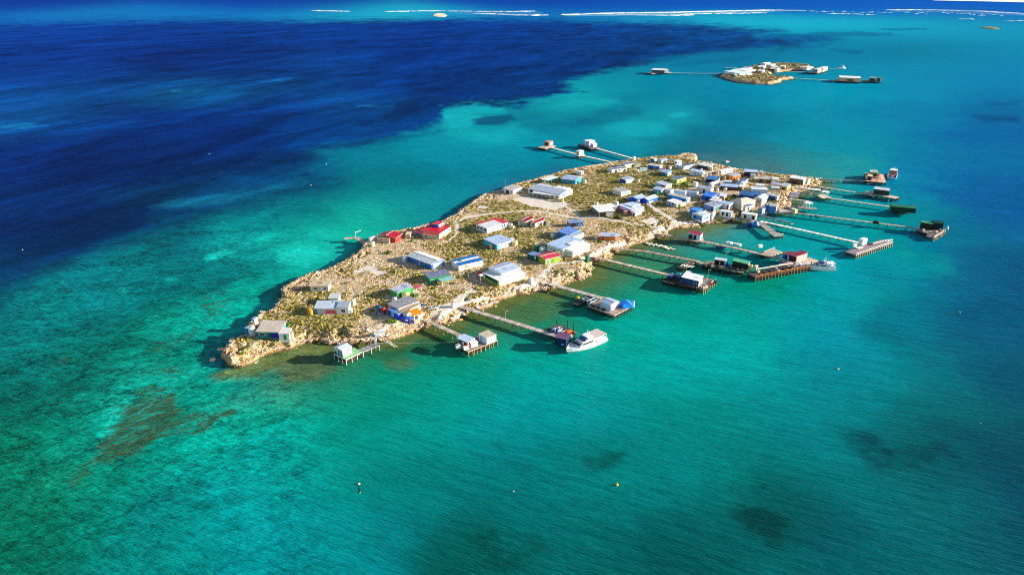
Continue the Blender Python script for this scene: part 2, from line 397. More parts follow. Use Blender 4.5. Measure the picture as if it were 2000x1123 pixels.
DEEP = [
((-744.25,791.62), (5,65,140)), ((-1401.94,2123.25), (0,70,160)), ((-1180.58,2123.25), (0,62,148)), ((-885.44,2123.25), (0,58,140)),
((-590.29,2123.25), (0,62,142)), ((-295.15,2123.25), (0,60,142)), ((0.00,2123.25), (0,62,142)), ((295.15,2123.25), (0,66,140)),
((558.81,2007.20), (0,78,142)), ((361.29,1723.08), (0,66,132)), ((602.15,1723.08), (0,82,140)), ((-915.49,1447.25), (0,62,150)),
((-827.16,1573.55), (0,48,125)), ((-519.14,1339.15), (0,44,115)), ((-329.99,1163.82), (0,58,132)), ((-254.30,1447.25), (0,52,130)),
((-110.29,1573.55), (0,54,130)), ((0.00,1339.15), (0,58,132)), ((110.29,1573.55), (0,58,128)), ((195.84,1391.18), (0,60,122)),
((379.61,1546.62), (0,66,125)), ((-659.39,1027.73), (0,62,145)), ((-543.25,1091.74), (0,48,120)), ((-426.84,1091.74), (0,44,115)),
((-543.88,791.62), (10,80,150)), ((-527.14,919.03), (8,75,142)), ((-411.73,881.44), (8,85,145)), ((-353.51,895.19), (5,75,140)),
((-305.29,970.50), (5,78,140)), ((-352.17,1245.59), (10,75,150)), ((-208.15,970.50), (0,58,130)), ((-109.90,1027.73), (0,52,122)),
((-94.10,872.49), (0,52,120)), ((0.00,1027.73), (0,58,125)), ((32.95,919.03), (0,62,125)), ((-29.93,830.20), (0,58,122)),
((-464.49,708.46), (5,72,138)), ((-387.07,708.46), (0,55,125)), ((-315.88,723.75), (0,48,120)), ((-241.77,739.67), (0,60,132)),
((-164.56,756.26), (3,70,138)), ((-105.29,723.75), (0,58,122)), ((-97.46,665.99), (0,62,120)), ((-394.52,593.84), (0,50,122)),
((-317.47,616.22), (0,45,115)), ((-241.09,593.84), (0,46,115)), ((-187.92,640.21), (0,55,122)), ((-136.06,616.22), (0,62,118)),
((-172.56,553.29), (0,58,112)), ((-142.69,501.18), (0,62,112)), ((-356.73,501.18), (0,44,112)), ((-300.40,501.18), (0,38,100)),
((-244.08,501.18), (0,40,102)), ((-201.03,517.53), (0,42,105)), ((-159.81,471.16), (0,62,112)), ((-133.15,464.15), (0,68,115)),
((-366.53,397.88), (0,46,112)), ((-277.23,377.81), (0,48,108)), ((-248.05,377.81), (0,40,98)), ((-219.92,397.88), (0,42,98)),
((-200.88,403.20), (5,78,120)), ((-183.58,414.21), (8,88,125)), ((-163.39,429.35), (8,88,125)), ((-147.46,441.68), (5,85,125)),
((-172.09,392.69), (0,60,105)), ((-214.37,457.33), (0,50,105)), ((-175.19,464.15), (0,52,105)), ((-222.90,312.72), (0,50,95)),
((-223.34,287.03), (0,58,95)), ((-214.35,342.60), (0,48,95)), ((-199.82,368.43), (0,52,98)), ((-254.69,334.68), (0,46,100)),
((-249.93,254.64), (0,62,98)), ((-210.82,264.73), (0,62,95)), ((-466.73,679.61), (15,95,155)), ((-177.01,763.09), (10,85,150)),
((-382.69,872.49), (15,105,150)),
]
DEEP_EDGE = [(-282.25,192.35),(-236.86,216.19),(-210.29,257.60),(-202.76,282.33),(-196.28,309.29),(-188.49,336.24),(-178.77,356.84),(-158.12,381.68),(-136.43,415.34),(-121.02,457.33),(-135.96,504.38),(-146.79,542.10),(-124.82,560.99),(-100.15,589.54),(-66.69,625.62),(-63.32,676.84),(-68.54,749.54),(-53.22,773.56),(-39.05,770.04),(-8.19,752.89),(22.90,791.62),(50.89,830.20),(80.34,895.19),(77.71,970.50),(137.25,1071.76),(211.57,1195.26),(307.06,1319.38),(394.62,1402.06),(520.74,1483.03),(628.64,1573.55),(770.75,1723.08),(719.54,1808.66),(630.23,1883.30),(782.14,2123.25),(681.22,2338.83),(621.58,2565.84),(333.22,2676.88),(0.00,2840.47),(-199.21,2884.47),(-470.93,2840.47),(-762.05,2756.30),(-1143.07,2756.30),(-1481.00,2676.88),(-1775.93,2565.84),(-2827.36,2399.57)]
LAGOON = [(-720.14,2601.84),(0.00,2884.47),(338.00,2716.02),(630.12,2601.84),(831.58,2399.57),(905.86,2173.42),(1064.42,2399.57),(1260.24,2601.84),(1548.30,2601.84),(1752.17,2530.81),(2328.42,2399.57),(2922,3025),(1962.21,2840.47),(1415.98,2929.84),(1061,3075),(636,3075),(212,3075),(-209,3025),(-728.22,2929.84)]

def rbf(pts, az, dp, sa_, sd_):
    num = np.zeros(az.shape + (3,))
    den = np.full(az.shape, 1e-12)
    for (x, y), c in pts:
        a, d = polar(np.array(x), np.array(y))
        s = 0.35 + 0.65 * min(1.0, d / 20.0)
        wide = 1 + 0.9 * min(1.0, max(0.0, (d - 22) / 14.0))
        s = s * wide
        s_az = sa_ * wide * (1 + 1.6 * (1 - min(1.0, d / 7.0)))
        w = np.exp(-np.minimum((((az - a) / s_az) ** 2 + ((dp - d) / (sd_ * s)) ** 2), 60)) + 1e-9 / (1 + (az - a) ** 2 + (dp - d) ** 2)
        num += w[..., None] * np.array(rgblin(*c))
        den += w
    return num / den[..., None]

def patch(col, x, y, az, dp, poly, c, soft, amp, op=1.0, ns=25.0, seed=5, clump=False):
    P = [polar(np.array(px), np.array(py)) for px, py in poly]
    a0, a1 = min(p[0] for p in P) - 2, max(p[0] for p in P) + 2
    d0, d1 = min(p[1] for p in P) - 1, max(p[1] for p in P) + 1
    idx = np.where((az > a0) & (az < a1) & (dp > d0) & (dp < d1))[0]
    if len(idx) == 0:
        return np.zeros(len(az))
    d, _ = polydist(az[idx], dp[idx] * 2.0, [(p[0], p[1] * 2.0) for p in P])
    n = fbm(x[idx], y[idx], ns, 5, seed) - 0.5
    w = np.zeros(len(az))
    w[idx] = sstep(-soft, soft, d + n * amp) * op
    if clump:                                   # weed grows in clumps with sand between
        w[idx] *= 0.15 + 0.75 * sstep(0.36, 0.66, fbm(x[idx], y[idx], 7.0, 5, seed + 50, 0.6))
        w = np.minimum(w, 0.9)
    if c is not None:
        w1 = w[:, None]
        col[:] = col * (1 - w1) + np.array(rgblin(*c)) * w1
    return w

def build_water():
    azs = np.unique(np.concatenate([np.arange(-180, -50, 5.0), np.arange(-50, 50.01, 0.16), np.arange(50, 180.1, 5.0)]))
    dps = np.concatenate([[89.5, 80, 70, 62, 56, 52], np.arange(50, 4.0, -0.115), np.arange(4.0, 0.9, -0.045), [0.85, 0.8, 0.7, 0.6, 0.5, 0.4, 0.3, 0.2, 0.14]])
    R = 120.0 / np.tan(np.radians(dps))
    A = np.radians(azs)
    X = (R[:, None] * np.sin(A)[None, :])
    Y = (R[:, None] * np.cos(A)[None, :])
    nr, na = X.shape
    x, y = X.ravel(), Y.ravel()
    az, dp = polar(x, y)
    # edges of the bed's zones wander with the reef
    wa = (fbm(x, y, 60, 5, 21) - 0.5)
    wb = (fbm(x, y, 18, 4, 31) - 0.5)
    dist = np.hypot(x, y)
    azw = az + (wa * 120 + wb * 34) / np.maximum(dist, 120) * 28.0
    dpw = dp + (fbm(x, y, 55, 5, 41) - 0.5) * 0.09 * dp + (fbm(x, y, 14, 3, 43) - 0.5) * 0.03 * dp
    sh = rbf(SHALLOW, azw, dpw, 2.3, 1.25)
    de = rbf(DEEP, azw, dpw, 3.4, 1.6) * np.array([0.3, 0.77, 0.83])
    P = [polar(np.array(a), np.array(b)) for a, b in DEEP_EDGE]
    d, _ = polydist(az, dp * 2.0, [(p[0], p[1] * 2.0) for p in P])
    soft = 0.75 + 1.9 * sstep(9.0, 14.5, dp)
    n = (fbm(x, y, 40, 6, 3, 0.62) - 0.5) * 4.6 * (0.3 + 0.7 * sstep(3, 16, dp)) + (fbm(x, y * 0.35, 90, 4, 4) - 0.5) * 1.5 * (0.2 + 0.8 * sstep(3, 18, dp))
    n = n + (fbm(x, y, 13, 4, 8, 0.6) - 0.5) * 1.8 * (1 - sstep(13, 18, dp)) * sstep(3, 8, dp)
    wd = sstep(-soft, soft, d + n)
    col = sh * (1 - wd[:, None]) + de * wd[:, None]
    reef = np.zeros(len(x))
    mott = (0.15 + 0.72 * sstep(-13, -25, az) * (1 - 0.5 * sstep(33, 40, dp))) * (1 - wd) + 0.4 * wd
    w_ = patch(col, x, y, az, dp, [(231,3350),(745,3608),(1357,3950),(1501,3829),(1242,3608),(658,3179),(216,3126)], (120, 190, 220), 0.04, 0.12, 0.6, 40, 5)
    w_ = patch(col, x, y, az, dp, [(-339,3791),(129,3753),(153,3179),(0,3179),(-231,3350)], (70, 150, 205), 0.04, 0.2, 0.5, 40, 6)
    w_ = patch(col, x, y, az, dp, [(-1027,3829),(-826,3753),(-763,3574),(-953,3643)], (110, 190, 215), 0.03, 0.1, 0.5, 40, 7)
    w_ = patch(col, x, y, az, dp, [(1982,3950),(2311,3909),(2349,3411),(2192,3179),(2096,3540),(1873,3679)], (90, 165, 215), 0.04, 0.15, 0.5, 40, 8)
    w_ = patch(col, x, y, az, dp, [(-70.72,749.54),(-53.00,770.04),(-5.51,759.66),(-7.96,730.04),(-36.56,717.56),(-25.11,688.03),(-38.13,650.30),(-56.38,640.21),(-65.78,665.99)], (14, 172, 180), 0.25, 1.0, 0.8, 14, 9)
    w_ = patch(col, x, y, az, dp, [(-43.39,620.89),(-17.77,602.61),(0.00,652.86),(7.31,665.99),(-4.17,562.94),(-25.45,572.91)], (12, 172, 180), 0.4, 1.2, 0.6, 20, 10)
    w_ = patch(col, x, y, az, dp, [(-39.28,671.37),(-25.50,699.56),(0.00,711.47),(4.98,682.39),(-14.35,652.86),(-30.87,647.75)], (4, 80, 115), 0.25, 0.8, 0.85, 12, 11)
    w_ = patch(col, x, y, az, dp, [(47.62,773.56),(83.06,822.21),(116.54,806.64),(122.02,784.30),(88.88,766.55),(49.78,763.09)], (14, 168, 178), 0.2, 0.8, 0.7, 14, 12)
    w_ = patch(col, x, y, az, dp, [(157.00,711.47),(174.44,726.88),(182.07,714.50),(172.08,693.75),(157.51,696.65)], (20, 172, 182), 0.15, 0.4, 0.9, 10, 13)
    w_ = patch(col, x, y, az, dp, [(84.57,640.21),(118.72,676.84),(143.75,665.99),(137.01,620.89),(110.33,598.20),(90.08,611.62)], (14, 170, 178), 0.4, 1.0, 0.6, 18, 14)
    w_ = patch(col, x, y, az, dp, [(60.27,688.03),(96.71,739.67),(142.62,756.26),(127.52,699.56),(81.03,650.30),(51.68,640.21)], (2, 100, 128), 0.4, 1.2, 0.6, 20, 15)
    w_ = patch(col, x, y, az, dp, [(-428.54,890.56),(-381.90,885.97),(-373.28,872.49),(-417.19,872.49)], (20, 120, 160), 0.1, 0.3, 0.8, 14, 16)
    w_ = patch(col, x, y, az, dp, [(-171.82,770.04),(-127.23,763.09),(-127.26,756.26),(-165.25,759.66)], (20, 110, 170), 0.08, 0.3, 0.8, 14, 17)
    w_ = patch(col, x, y, az, dp, [(-346.92,970.50),(-309.58,1004.09),(-303.17,987.02),(-338.19,965.11)], (20, 100, 165), 0.1, 0.3, 0.7, 14, 18)
    w_ = patch(col, x, y, az, dp, [(-483.69,660.68),(-458.05,665.99),(-433.75,650.30),(-451.01,640.21),(-469.81,640.21)], (12, 105, 155), 0.15, 0.5, 0.7, 14, 19)
    w_ = patch(col, x, y, az, dp, [(-212.85,392.69),(-208.53,406.44),(-189.91,414.21),(-169.93,429.35),(-148.22,444.22),(-140.04,439.16),(-159.41,417.62),(-177.98,399.99),(-194.90,389.63)], (10, 100, 132), 0.5, 1.2, 0.75, 25, 20)
    w_ = patch(col, x, y, az, dp, [(-148.04,311.34),(-141.92,321.19),(-134.31,321.19),(-135.75,314.80),(-144.22,307.94)], (20, 190, 178), 0.3, 0.8, 0.9, 9, 21)
    w_ = patch(col, x, y, az, dp, [(-133.96,340.99),(-125.93,342.60),(-122.70,330.84),(-128.43,330.08)], (10, 178, 160), 0.4, 1.0, 0.7, 9, 22)
    w_ = patch(col, x, y, az, dp, [(-115.68,318.32),(-97.05,324.11),(-88.76,316.20),(-96.34,302.64),(-110.19,304.61)], (22, 198, 178), 0.5, 1.5, 0.7, 12, 23)
    w_ = patch(col, x, y, az, dp, [(-154.94,283.49),(-150.71,285.25),(-149.34,281.17),(-153.41,281.17)], (10, 160, 150), 0.3, 0.6, 0.8, 8, 24)
    w_ = patch(col, x, y, az, dp, [(-169.98,272.19),(-167.37,274.39),(-164.47,270.03),(-167.14,268.42)], (10, 160, 145), 0.3, 0.6, 0.8, 8, 25)
    w_ = patch(col, x, y, az, dp, [(-122.10,169.81),(-123.11,184.83),(-122.22,191.73),(-118.04,183.38),(-118.73,176.39),(-116.98,167.28)], (20, 195, 168), 0.6, 1.8, 0.8, 9, 26)
    w_ = patch(col, x, y, az, dp, [(-141.00,189.29),(-136.11,190.81),(-135.23,187.78),(-137.63,186.30)], (20, 175, 158), 0.4, 1.0, 0.8, 9, 27)
    w_ = patch(col, x, y, az, dp, [(-125.66,148.95),(-121.54,149.37),(-119.02,145.84),(-121.76,144.83)], (15, 150, 110), 0.5, 1.0, 0.7, 9, 28)
    w_ = patch(col, x, y, az, dp, [(97.80,166.04),(104.91,168.54),(112.19,162.39),(110.79,154.34),(100.98,154.34),(97.99,160.03)], (0, 48, 58), 1.0, 4.5, 0.8, 9, 29, clump=True)
    w_ = patch(col, x, y, az, dp, [(118.68,163.59),(125.24,164.81),(124.01,157.71),(116.40,154.34),(111.39,155.45)], (0, 55, 72), 1.0, 4.5, 0.8, 9, 30, clump=True)
    w_ = patch(col, x, y, az, dp, [(53.99,137.09),(62.01,138.02),(69.67,134.34),(67.98,126.55),(59.48,126.55),(53.95,132.55)], (0, 55, 52), 1.2, 5.0, 0.8, 10, 31, clump=True)
    w_ = patch(col, x, y, az, dp, [(56.48,145.84),(60.21,144.83),(58.64,141.85),(56.40,143.23)], (0, 48, 46), 0.5, 1.0, 0.9, 9, 32, clump=True)
    w_ = patch(col, x, y, az, dp, [(62.88,144.83),(66.37,145.24),(65.03,143.23),(62.64,143.23)], (0, 55, 55), 0.5, 1.0, 0.9, 9, 33, clump=True)
    w_ = patch(col, x, y, az, dp, [(67.36,124.90),(73.52,128.22),(77.47,123.29),(78.43,120.15),(70.55,120.92)], (0, 55, 62), 0.8, 2.0, 0.9, 12, 34, clump=True)
    w_ = patch(col, x, y, az, dp, [(-12.37,129.93),(-5.04,133.44),(6.18,129.93),(9.45,121.70),(0.00,115.20),(-13.80,117.12)], (0, 66, 56), 1.5, 5.0, 0.7, 12, 35, clump=True)
    w_ = patch(col, x, y, az, dp, [(19.63,154.34),(24.23,157.71),(31.53,158.86),(28.05,154.34),(21.97,150.00)], (0, 85, 75), 0.8, 2.0, 0.9, 10, 36, clump=True)
    w_ = patch(col, x, y, az, dp, [(-4.38,162.87),(-2.19,162.39),(0.71,155.45),(4.14,151.07),(3.02,150.21),(-0.70,154.34)], (0, 88, 80), 0.5, 1.2, 0.9, 8, 37, clump=True)
    w_ = patch(col, x, y, az, dp, [(464.49,708.46),(504.96,699.56),(486.03,671.37),(455.08,676.84)], (0, 72, 120), 0.2, 0.6, 0.7, 14, 38)
    w_ = patch(col, x, y, az, dp, [(526.70,791.62),(566.78,791.62),(547.62,763.09),(516.62,766.55)], (0, 80, 125), 0.2, 0.6, 0.6, 14, 39)
    w_ = patch(col, x, y, az, dp, [(663.49,1985.46),(812.21,1943.33),(770.75,1723.08),(650.48,1660.09),(602.15,1723.08)], (0, 82, 135), 0.12, 0.6, 0.7, 18, 40)
    w_ = patch(col, x, y, az, dp, [(819.01,2029.41),(1010.24,2075.30),(1028.81,1943.33),(909.96,1864.08),(805.96,1864.08)], (0, 95, 140), 0.08, 0.5, 0.6, 18, 41)
    w_ = patch(col, x, y, az, dp, [(1041.73,2173.42),(1235.44,2253.16),(1267.72,2199.38),(1079.87,2099.01)], (0, 100, 150), 0.06, 0.4, 0.6, 18, 42)
    w_ = patch(col, x, y, az, dp, [(650.89,1495.34),(712.95,1470.91),(660.90,1380.47),(626.67,1391.18)], (0, 90, 140), 0.1, 0.5, 0.6, 18, 43)
    w_ = patch(col, x, y, az, dp, [(250.65,1179.34),(321.27,1263.29),(446.63,1319.38),(382.25,1228.37),(288.74,1163.82)], (0, 100, 140), 0.15, 0.7, 0.5, 18, 44)
    w_ = patch(col, x, y, az, dp, [(-633.91,1245.59),(-589.98,1447.25),(-422.61,1245.59),(-410.29,1027.73),(-498.20,1027.73)], (0, 36, 102), 2.0, 4.0, 0.3, 60, 45)
    w_ = patch(col, x, y, az, dp, [(-313.80,693.75),(-237.40,708.46),(-180.77,553.29),(-223.08,534.86),(-275.70,572.91)], (0, 36, 100), 2.0, 4.0, 0.3, 60, 46)
    w_ = patch(col, x, y, az, dp, [(-124.50,142.84),(-119.85,155.45),(-113.84,160.03),(-122.46,180.54),(-121.86,197.09),(-110.44,198.07),(-95.97,183.38),(-79.01,180.54),(-85.46,164.81),(-98.70,155.45),(-104.63,142.84),(-114.56,135.24)], None, 2.2, 6.0, 0.6, 14, 47)
    reef = np.maximum(reef, w_)
    w_ = patch(col, x, y, az, dp, [(-136.59,148.95),(-124.30,148.95),(-110.75,135.24),(-106.52,120.15),(-116.02,118.62)], None, 2.0, 6.0, 0.55, 12, 48)
    reef = np.maximum(reef, w_)
    w_ = patch(col, x, y, az, dp, [(-123.65,147.90),(-117.88,164.81),(-117.65,168.54),(-120.16,179.14),(-121.76,190.81),(-117.71,195.49),(-109.02,194.86),(-104.76,183.38),(-97.97,180.54),(-89.53,179.14),(-83.75,180.54),(-89.93,168.54),(-102.00,162.39),(-108.81,153.24),(-115.66,145.84)], None, 0.8, 3.0, 1.0, 11, 49)
    reef = np.maximum(reef, w_)
    w_ = patch(col, x, y, az, dp, [(-83.33,177.21),(-79.01,180.54),(-75.33,181.38),(-77.47,178.31),(-81.00,175.05)], None, 0.5, 1.0, 0.95, 8, 50)
    reef = np.maximum(reef, w_)
    w_ = patch(col, x, y, az, dp, [(-88.39,208.21),(-84.46,212.50),(-72.88,216.19),(-64.25,210.70),(-61.05,204.74),(-64.56,198.07),(-73.44,199.37),(-80.24,204.74)], (92, 100, 62), 0.8, 2.5, 0.7, 9, 51)
    reef = np.maximum(reef, w_ * 0.5)
    w_ = patch(col, x, y, az, dp, [(-45.51,210.70),(-37.74,212.50),(-33.68,208.92),(-38.38,204.74),(-43.84,206.12)], (85, 105, 70), 0.6, 2.0, 0.6, 8, 52)
    reef = np.maximum(reef, w_ * 0.3)
    w_ = patch(col, x, y, az, dp, [(-134.94,223.88),(-127.34,232.02),(-129.01,275.50),(-117.89,275.50),(-113.04,245.17),(-115.01,212.50),(-123.25,207.16)], None, 1.6, 5.0, 0.72, 12, 53)
    reef = np.maximum(reef, w_)
    w_ = patch(col, x, y, az, dp, [(-134.77,212.50),(-120.40,212.50),(-104.94,205.43),(-104.93,197.09),(-120.17,197.09),(-134.67,205.43)], None, 1.6, 5.0, 0.8, 12, 54)
    reef = np.maximum(reef, w_)
    w_ = patch(col, x, y, az, dp, [(-163.98,216.19),(-153.05,216.19),(-137.55,183.38),(-148.53,180.54),(-163.53,198.72)], None, 1.6, 5.0, 0.62, 12, 55)
    reef = np.maximum(reef, w_)
    w_ = patch(col, x, y, az, dp, [(143.41,534.86),(185.56,517.53),(201.61,478.35),(196.22,464.15),(172.81,478.35),(150.20,501.18),(139.05,509.24)], (70, 118, 125), 0.7, 2.0, 0.75, 14, 56)
    reef = np.maximum(reef, w_ * 0.3)
    w_ = patch(col, x, y, az, dp, [(64.31,342.60),(79.57,338.60),(117.34,359.45),(122.92,359.45),(113.70,346.68),(90.99,330.84),(75.73,319.75),(63.11,319.75)], (95, 118, 80), 0.7, 2.0, 0.6, 10, 57)
    reef = np.maximum(reef, w_ * 0.3)
    w_ = patch(col, x, y, az, dp, [(-19.29,232.02),(-8.18,248.89),(17.35,267.36),(33.94,281.17),(51.05,305.94),(59.12,296.23),(39.70,272.74),(25.40,259.60),(12.02,242.90),(-7.61,227.89)], (84, 112, 66), 1.0, 3.0, 0.6, 10, 58)
    reef = np.maximum(reef, w_ * 0.3)
    w_ = patch(col, x, y, az, dp, [(-54.66,216.19),(-44.66,221.91),(-32.56,229.94),(-21.38,234.13),(-18.88,225.87),(-30.97,216.19),(-42.83,210.70)], (52, 82, 38), 0.8, 2.5, 0.6, 9, 59)
    reef = np.maximum(reef, w_ * 0.3)
    w_ = patch(col, x, y, az, dp, [(-22.16,414.21),(-6.54,429.35),(13.76,454.65),(39.71,479.82),(36.92,491.82),(0.00,457.33),(-22.99,431.76)], (30, 110, 138), 0.7, 2.0, 0.6, 12, 60)
    # shelf round the island: weedy rock under a metre of water
    near = np.where((dist > 180) & (dist < 640) & (np.abs(az) < 45))[0]
    ds, bi = polydist(x[near], y[near], ISLAND)
    out = -ds
    nearside = (bi < NNEAR - 1).astype(float)
    nn = fbm(x[near], y[near], 7, 4, 77) - 0.5
    wide = 5 + 9 * fbm(x[near], y[near], 40, 2, 78)
    w1 = (1 - sstep(0.4, 1.0, (out + nn * 5) / wide)) * nearside
    c = col[near]
    olive = np.array(rgblin(108, 112, 52))
    c = c * (1 - 0.75 * w1[:, None]) + olive * 0.75 * w1[:, None]
    w2 = (1 - sstep(0.3, 1.0, (out + nn * 5) / 7.0)) * (1 - nearside)
    tq = np.array(rgblin(36, 110, 120))
    c = c * (1 - 0.6 * w2[:, None]) + tq * 0.6 * w2[:, None]
    col[near] = c
    reef[near] = np.maximum(reef[near], 0.5 * w1 + 0.35 * w2)
    # second island's shelf
    near = np.where((dist > 850) & (dist < 1350) & (az > 8) & (az < 32))[0]
    ds, bi = polydist(x[near], y[near], ISLET)
    w1 = (1 - sstep(0.2, 1.0, (-ds + (fbm(x[near], y[near], 14, 3, 79) - 0.5) * 14) / 16.0)) * 0.6
    col[near] = col[near] * (1 - w1[:, None]) + np.array(rgblin(40, 130, 140)) * w1[:, None]
    lb = sstep(-10, -22, az) * (1 - wd)         # paler sand on the western flat
    col = np.clip(col * BEDK * (1 + 0.16 * lb)[:, None], 0, 0.8)
    me = bpy.data.meshes.new('water')
    v = np.stack([x, y, np.zeros_like(x)], 1)
    i = np.arange(nr - 1)[:, None] * na + np.arange(na - 1)[None, :]
    i = i.ravel()
    q = np.stack([i, i + na, i + na + 1, i + 1], 1)      # outwards ring first so normals point up
    me.vertices.add(len(v))
    me.vertices.foreach_set('co', v.astype(np.float32).ravel())
    me.loops.add(q.size)
    me.loops.foreach_set('vertex_index', q.astype(np.int32).ravel())
    me.polygons.add(len(q))
    me.polygons.foreach_set('loop_start', (np.arange(len(q)) * 4).astype(np.int32))
    me.polygons.foreach_set('loop_total', np.full(len(q), 4, np.int32))
    me.update(calc_edges=True)
    at = me.attributes.new('bed', 'FLOAT_COLOR', 'POINT')
    at.data.foreach_set('color', np.concatenate([col, np.ones((len(x), 1))], 1).astype(np.float32).ravel())
    for nm, arr in (('reef', reef), ('mottle', mott), ('depth', wd)):
        a = me.attributes.new(nm, 'FLOAT', 'POINT')
        a.data.foreach_set('value', np.clip(arr, 0, 1).astype(np.float32))
    return me

BEDK = np.array([0.72, 0.755, 0.765])     # bed colours to surface albedo under this sun

def water_material():
    m = bpy.data.materials.new('sea_water')
    m.use_nodes = True
    nt = m.node_tree
    b = nt.nodes['Principled BSDF']
    N = lambda t: nt.nodes.new(t)
    L = nt.links.new
    def val(op, a, c=None):
        x = N('ShaderNodeMath'); x.operation = op
        for k, s in enumerate((a, c)):
            if s is None: continue
            if isinstance(s, (int, float)): x.inputs[k].default_value = s
            else: L(s, x.inputs[k])
        return x.outputs[0]
    def mrange(s, a, c, d, e, clamp=True):
        x = N('ShaderNodeMapRange'); x.clamp = clamp
        L(s, x.inputs[0])
        for k, q in zip((1, 2, 3, 4), (a, c, d, e)): x.inputs[k].default_value = q
        return x.outputs[0]
    def attr(n):
        x = N('ShaderNodeAttribute'); x.attribute_name = n
        return x
    geo = N('ShaderNodeNewGeometry')
    def noise(scale, detail=4, rough=0.55, rot=0.0, sc_=(1, 1, 1), dist=0.0):
        mp = N('ShaderNodeMapping')
        mp.vector_type = 'TEXTURE'                 # turn first, then stretch
        mp.inputs['Rotation'].default_value = (0, 0, rot)
        mp.inputs['Scale'].default_value = tuple(1 / q for q in sc_)
        L(geo.outputs['Position'], mp.inputs['Vector'])
        x = N('ShaderNodeTexNoise')
        x.inputs['Scale'].default_value = scale
        x.inputs['Detail'].default_value = detail
        x.inputs['Roughness'].default_value = rough
        x.inputs['Distortion'].default_value = dist
        L(mp.outputs[0], x.inputs['Vector'])
        return x.outputs['Fac']
    bed, reef, mott, deep = attr('bed'), attr('reef'), attr('mottle'), attr('depth')
    # weed and sand patches on the bed
    n1 = noise(0.045, 7, 0.68, 0.3, (1, 1.5, 1), 0.6)
    n2 = noise(0.22, 8, 0.74, 0.3, (1, 1.5, 1), 1.2)
    a = mrange(n1, 0.34, 0.66, -1, 1)
    c = mrange(n2, 0.36, 0.66, -1, 1)
    n0 = noise(0.007, 7, 0.66, -0.5, (1, 0.45, 1), 1.0)
    a = val('ADD', val('MULTIPLY', a, 0.7), val('MULTIPLY', mrange(n0, 0.36, 0.66, -1, 1), val('ADD', 0.25, deep.outputs['Fac'])))
    n4 = noise(0.8, 6, 0.72, 0.3, (1, 1.6, 1), 1.0)
    c = val('ADD', val('MULTIPLY', c, 0.7), val('MULTIPLY', mrange(n4, 0.36, 0.64, -1, 1), 0.55))
    s = val('ADD', val('MULTIPLY', a, 0.40), val('MULTIPLY', c, 0.62))
    f = val('MAXIMUM', 0.25, val('ADD', 1.0, val('MULTIPLY', s, val('MULTIPLY', mott.outputs['Fac'], 1.5))))
    # veils of turned-up water over the deep bed
    nv = noise(0.022, 9, 0.74, 1.2, (0.28, 1, 1), 0.8)
    f = val('MULTIPLY', f, val('ADD', 1.0, val('MULTIPLY', deep.outputs['Fac'], mrange(nv, 0.40, 0.66, -0.22, 0.75))))
    # streaks along the wind: light on wave crests, painted into the colour
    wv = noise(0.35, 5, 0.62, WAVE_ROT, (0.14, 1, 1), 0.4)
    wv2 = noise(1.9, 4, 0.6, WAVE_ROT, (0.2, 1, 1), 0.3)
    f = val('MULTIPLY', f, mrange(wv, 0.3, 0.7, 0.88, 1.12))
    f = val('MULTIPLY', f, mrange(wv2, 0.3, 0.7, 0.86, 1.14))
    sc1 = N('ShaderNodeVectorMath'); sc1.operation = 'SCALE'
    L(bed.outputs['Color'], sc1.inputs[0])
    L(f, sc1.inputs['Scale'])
    # brown reef rock showing through
    r1 = noise(0.30, 9, 0.76, REEF_ROT, (0.35, 1.3, 1), 1.0)
    r3 = noise(0.7, 7, 0.78, REEF_ROT, (0.5, 1.3, 1), 1.5)
    r2 = noise(0.055, 3, 0.6, 0.45, (1, 1.6, 1), 0.5)
    rf = val('ADD', val('ADD', val('MULTIPLY', r1, 0.7), val('MULTIPLY', r2, 0.3)), val('MULTIPLY', reef.outputs['Fac'], 0.33))
    rmask = val('MULTIPLY', mrange(rf, 0.73, 0.86, 0, 1), mrange(reef.outputs['Fac'], 0.02, 0.25, 0, 1))
    rc = N('ShaderNodeValToRGB')
    rc.color_ramp.elements[0].color = (0.004, 0.022, 0.012, 1)
    rc.color_ramp.elements[1].color = (0.105, 0.118, 0.036, 1)
    rc.color_ramp.elements.new(0.5).color = (0.026, 0.046, 0.012, 1)
    L(mrange(r3, 0.34, 0.66, 0, 1), rc.inputs[0])
    mx = N('ShaderNodeMix'); mx.data_type = 'RGBA'
    L(val('MULTIPLY', rmask, 0.82), mx.inputs[0])
    L(sc1.outputs[0], mx.inputs[6])
    L(rc.outputs[0], mx.inputs[7])
    # small whitecaps and sparkle lines in the chop
    b1 = noise(0.55, 3, 0.5, WAVE_ROT, (0.22, 1, 1), 0.3)
    b2 = noise(1.8, 4, 0.6, WAVE_ROT, (0.35, 1, 1), 0.2)
    hgt = val('ADD', val('MULTIPLY', b1, 0.9), val('MULTIPLY', b2, 0.4))
    bp = N('ShaderNodeBump')
    bp.inputs['Strength'].default_value = 0.85
    bp.inputs['Distance'].default_value = 1.0
    L(hgt, bp.inputs['Height'])
    # light scattered back from the bed, and a skin that mirrors the sky; a choppy sea never turns
    # into a full mirror at a low angle, so its reflectance is held down
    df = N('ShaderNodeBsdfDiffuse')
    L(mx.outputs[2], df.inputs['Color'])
    bp2 = N('ShaderNodeBump')
    bp2.inputs['Strength'].default_value = 0.6
    bp2.inputs['Distance'].default_value = 0.8
    L(hgt, bp2.inputs['Height'])
    L(bp2.outputs[0], df.inputs['Normal'])
    gl = N('ShaderNodeBsdfGlossy')
    gl.inputs['Roughness'].default_value = 0.14
    L(bp.outputs[0], gl.inputs['Normal'])
    fr = N('ShaderNodeFresnel')
    fr.inputs['IOR'].default_value = 1.33
    L(bp.outputs[0], fr.inputs['Normal'])
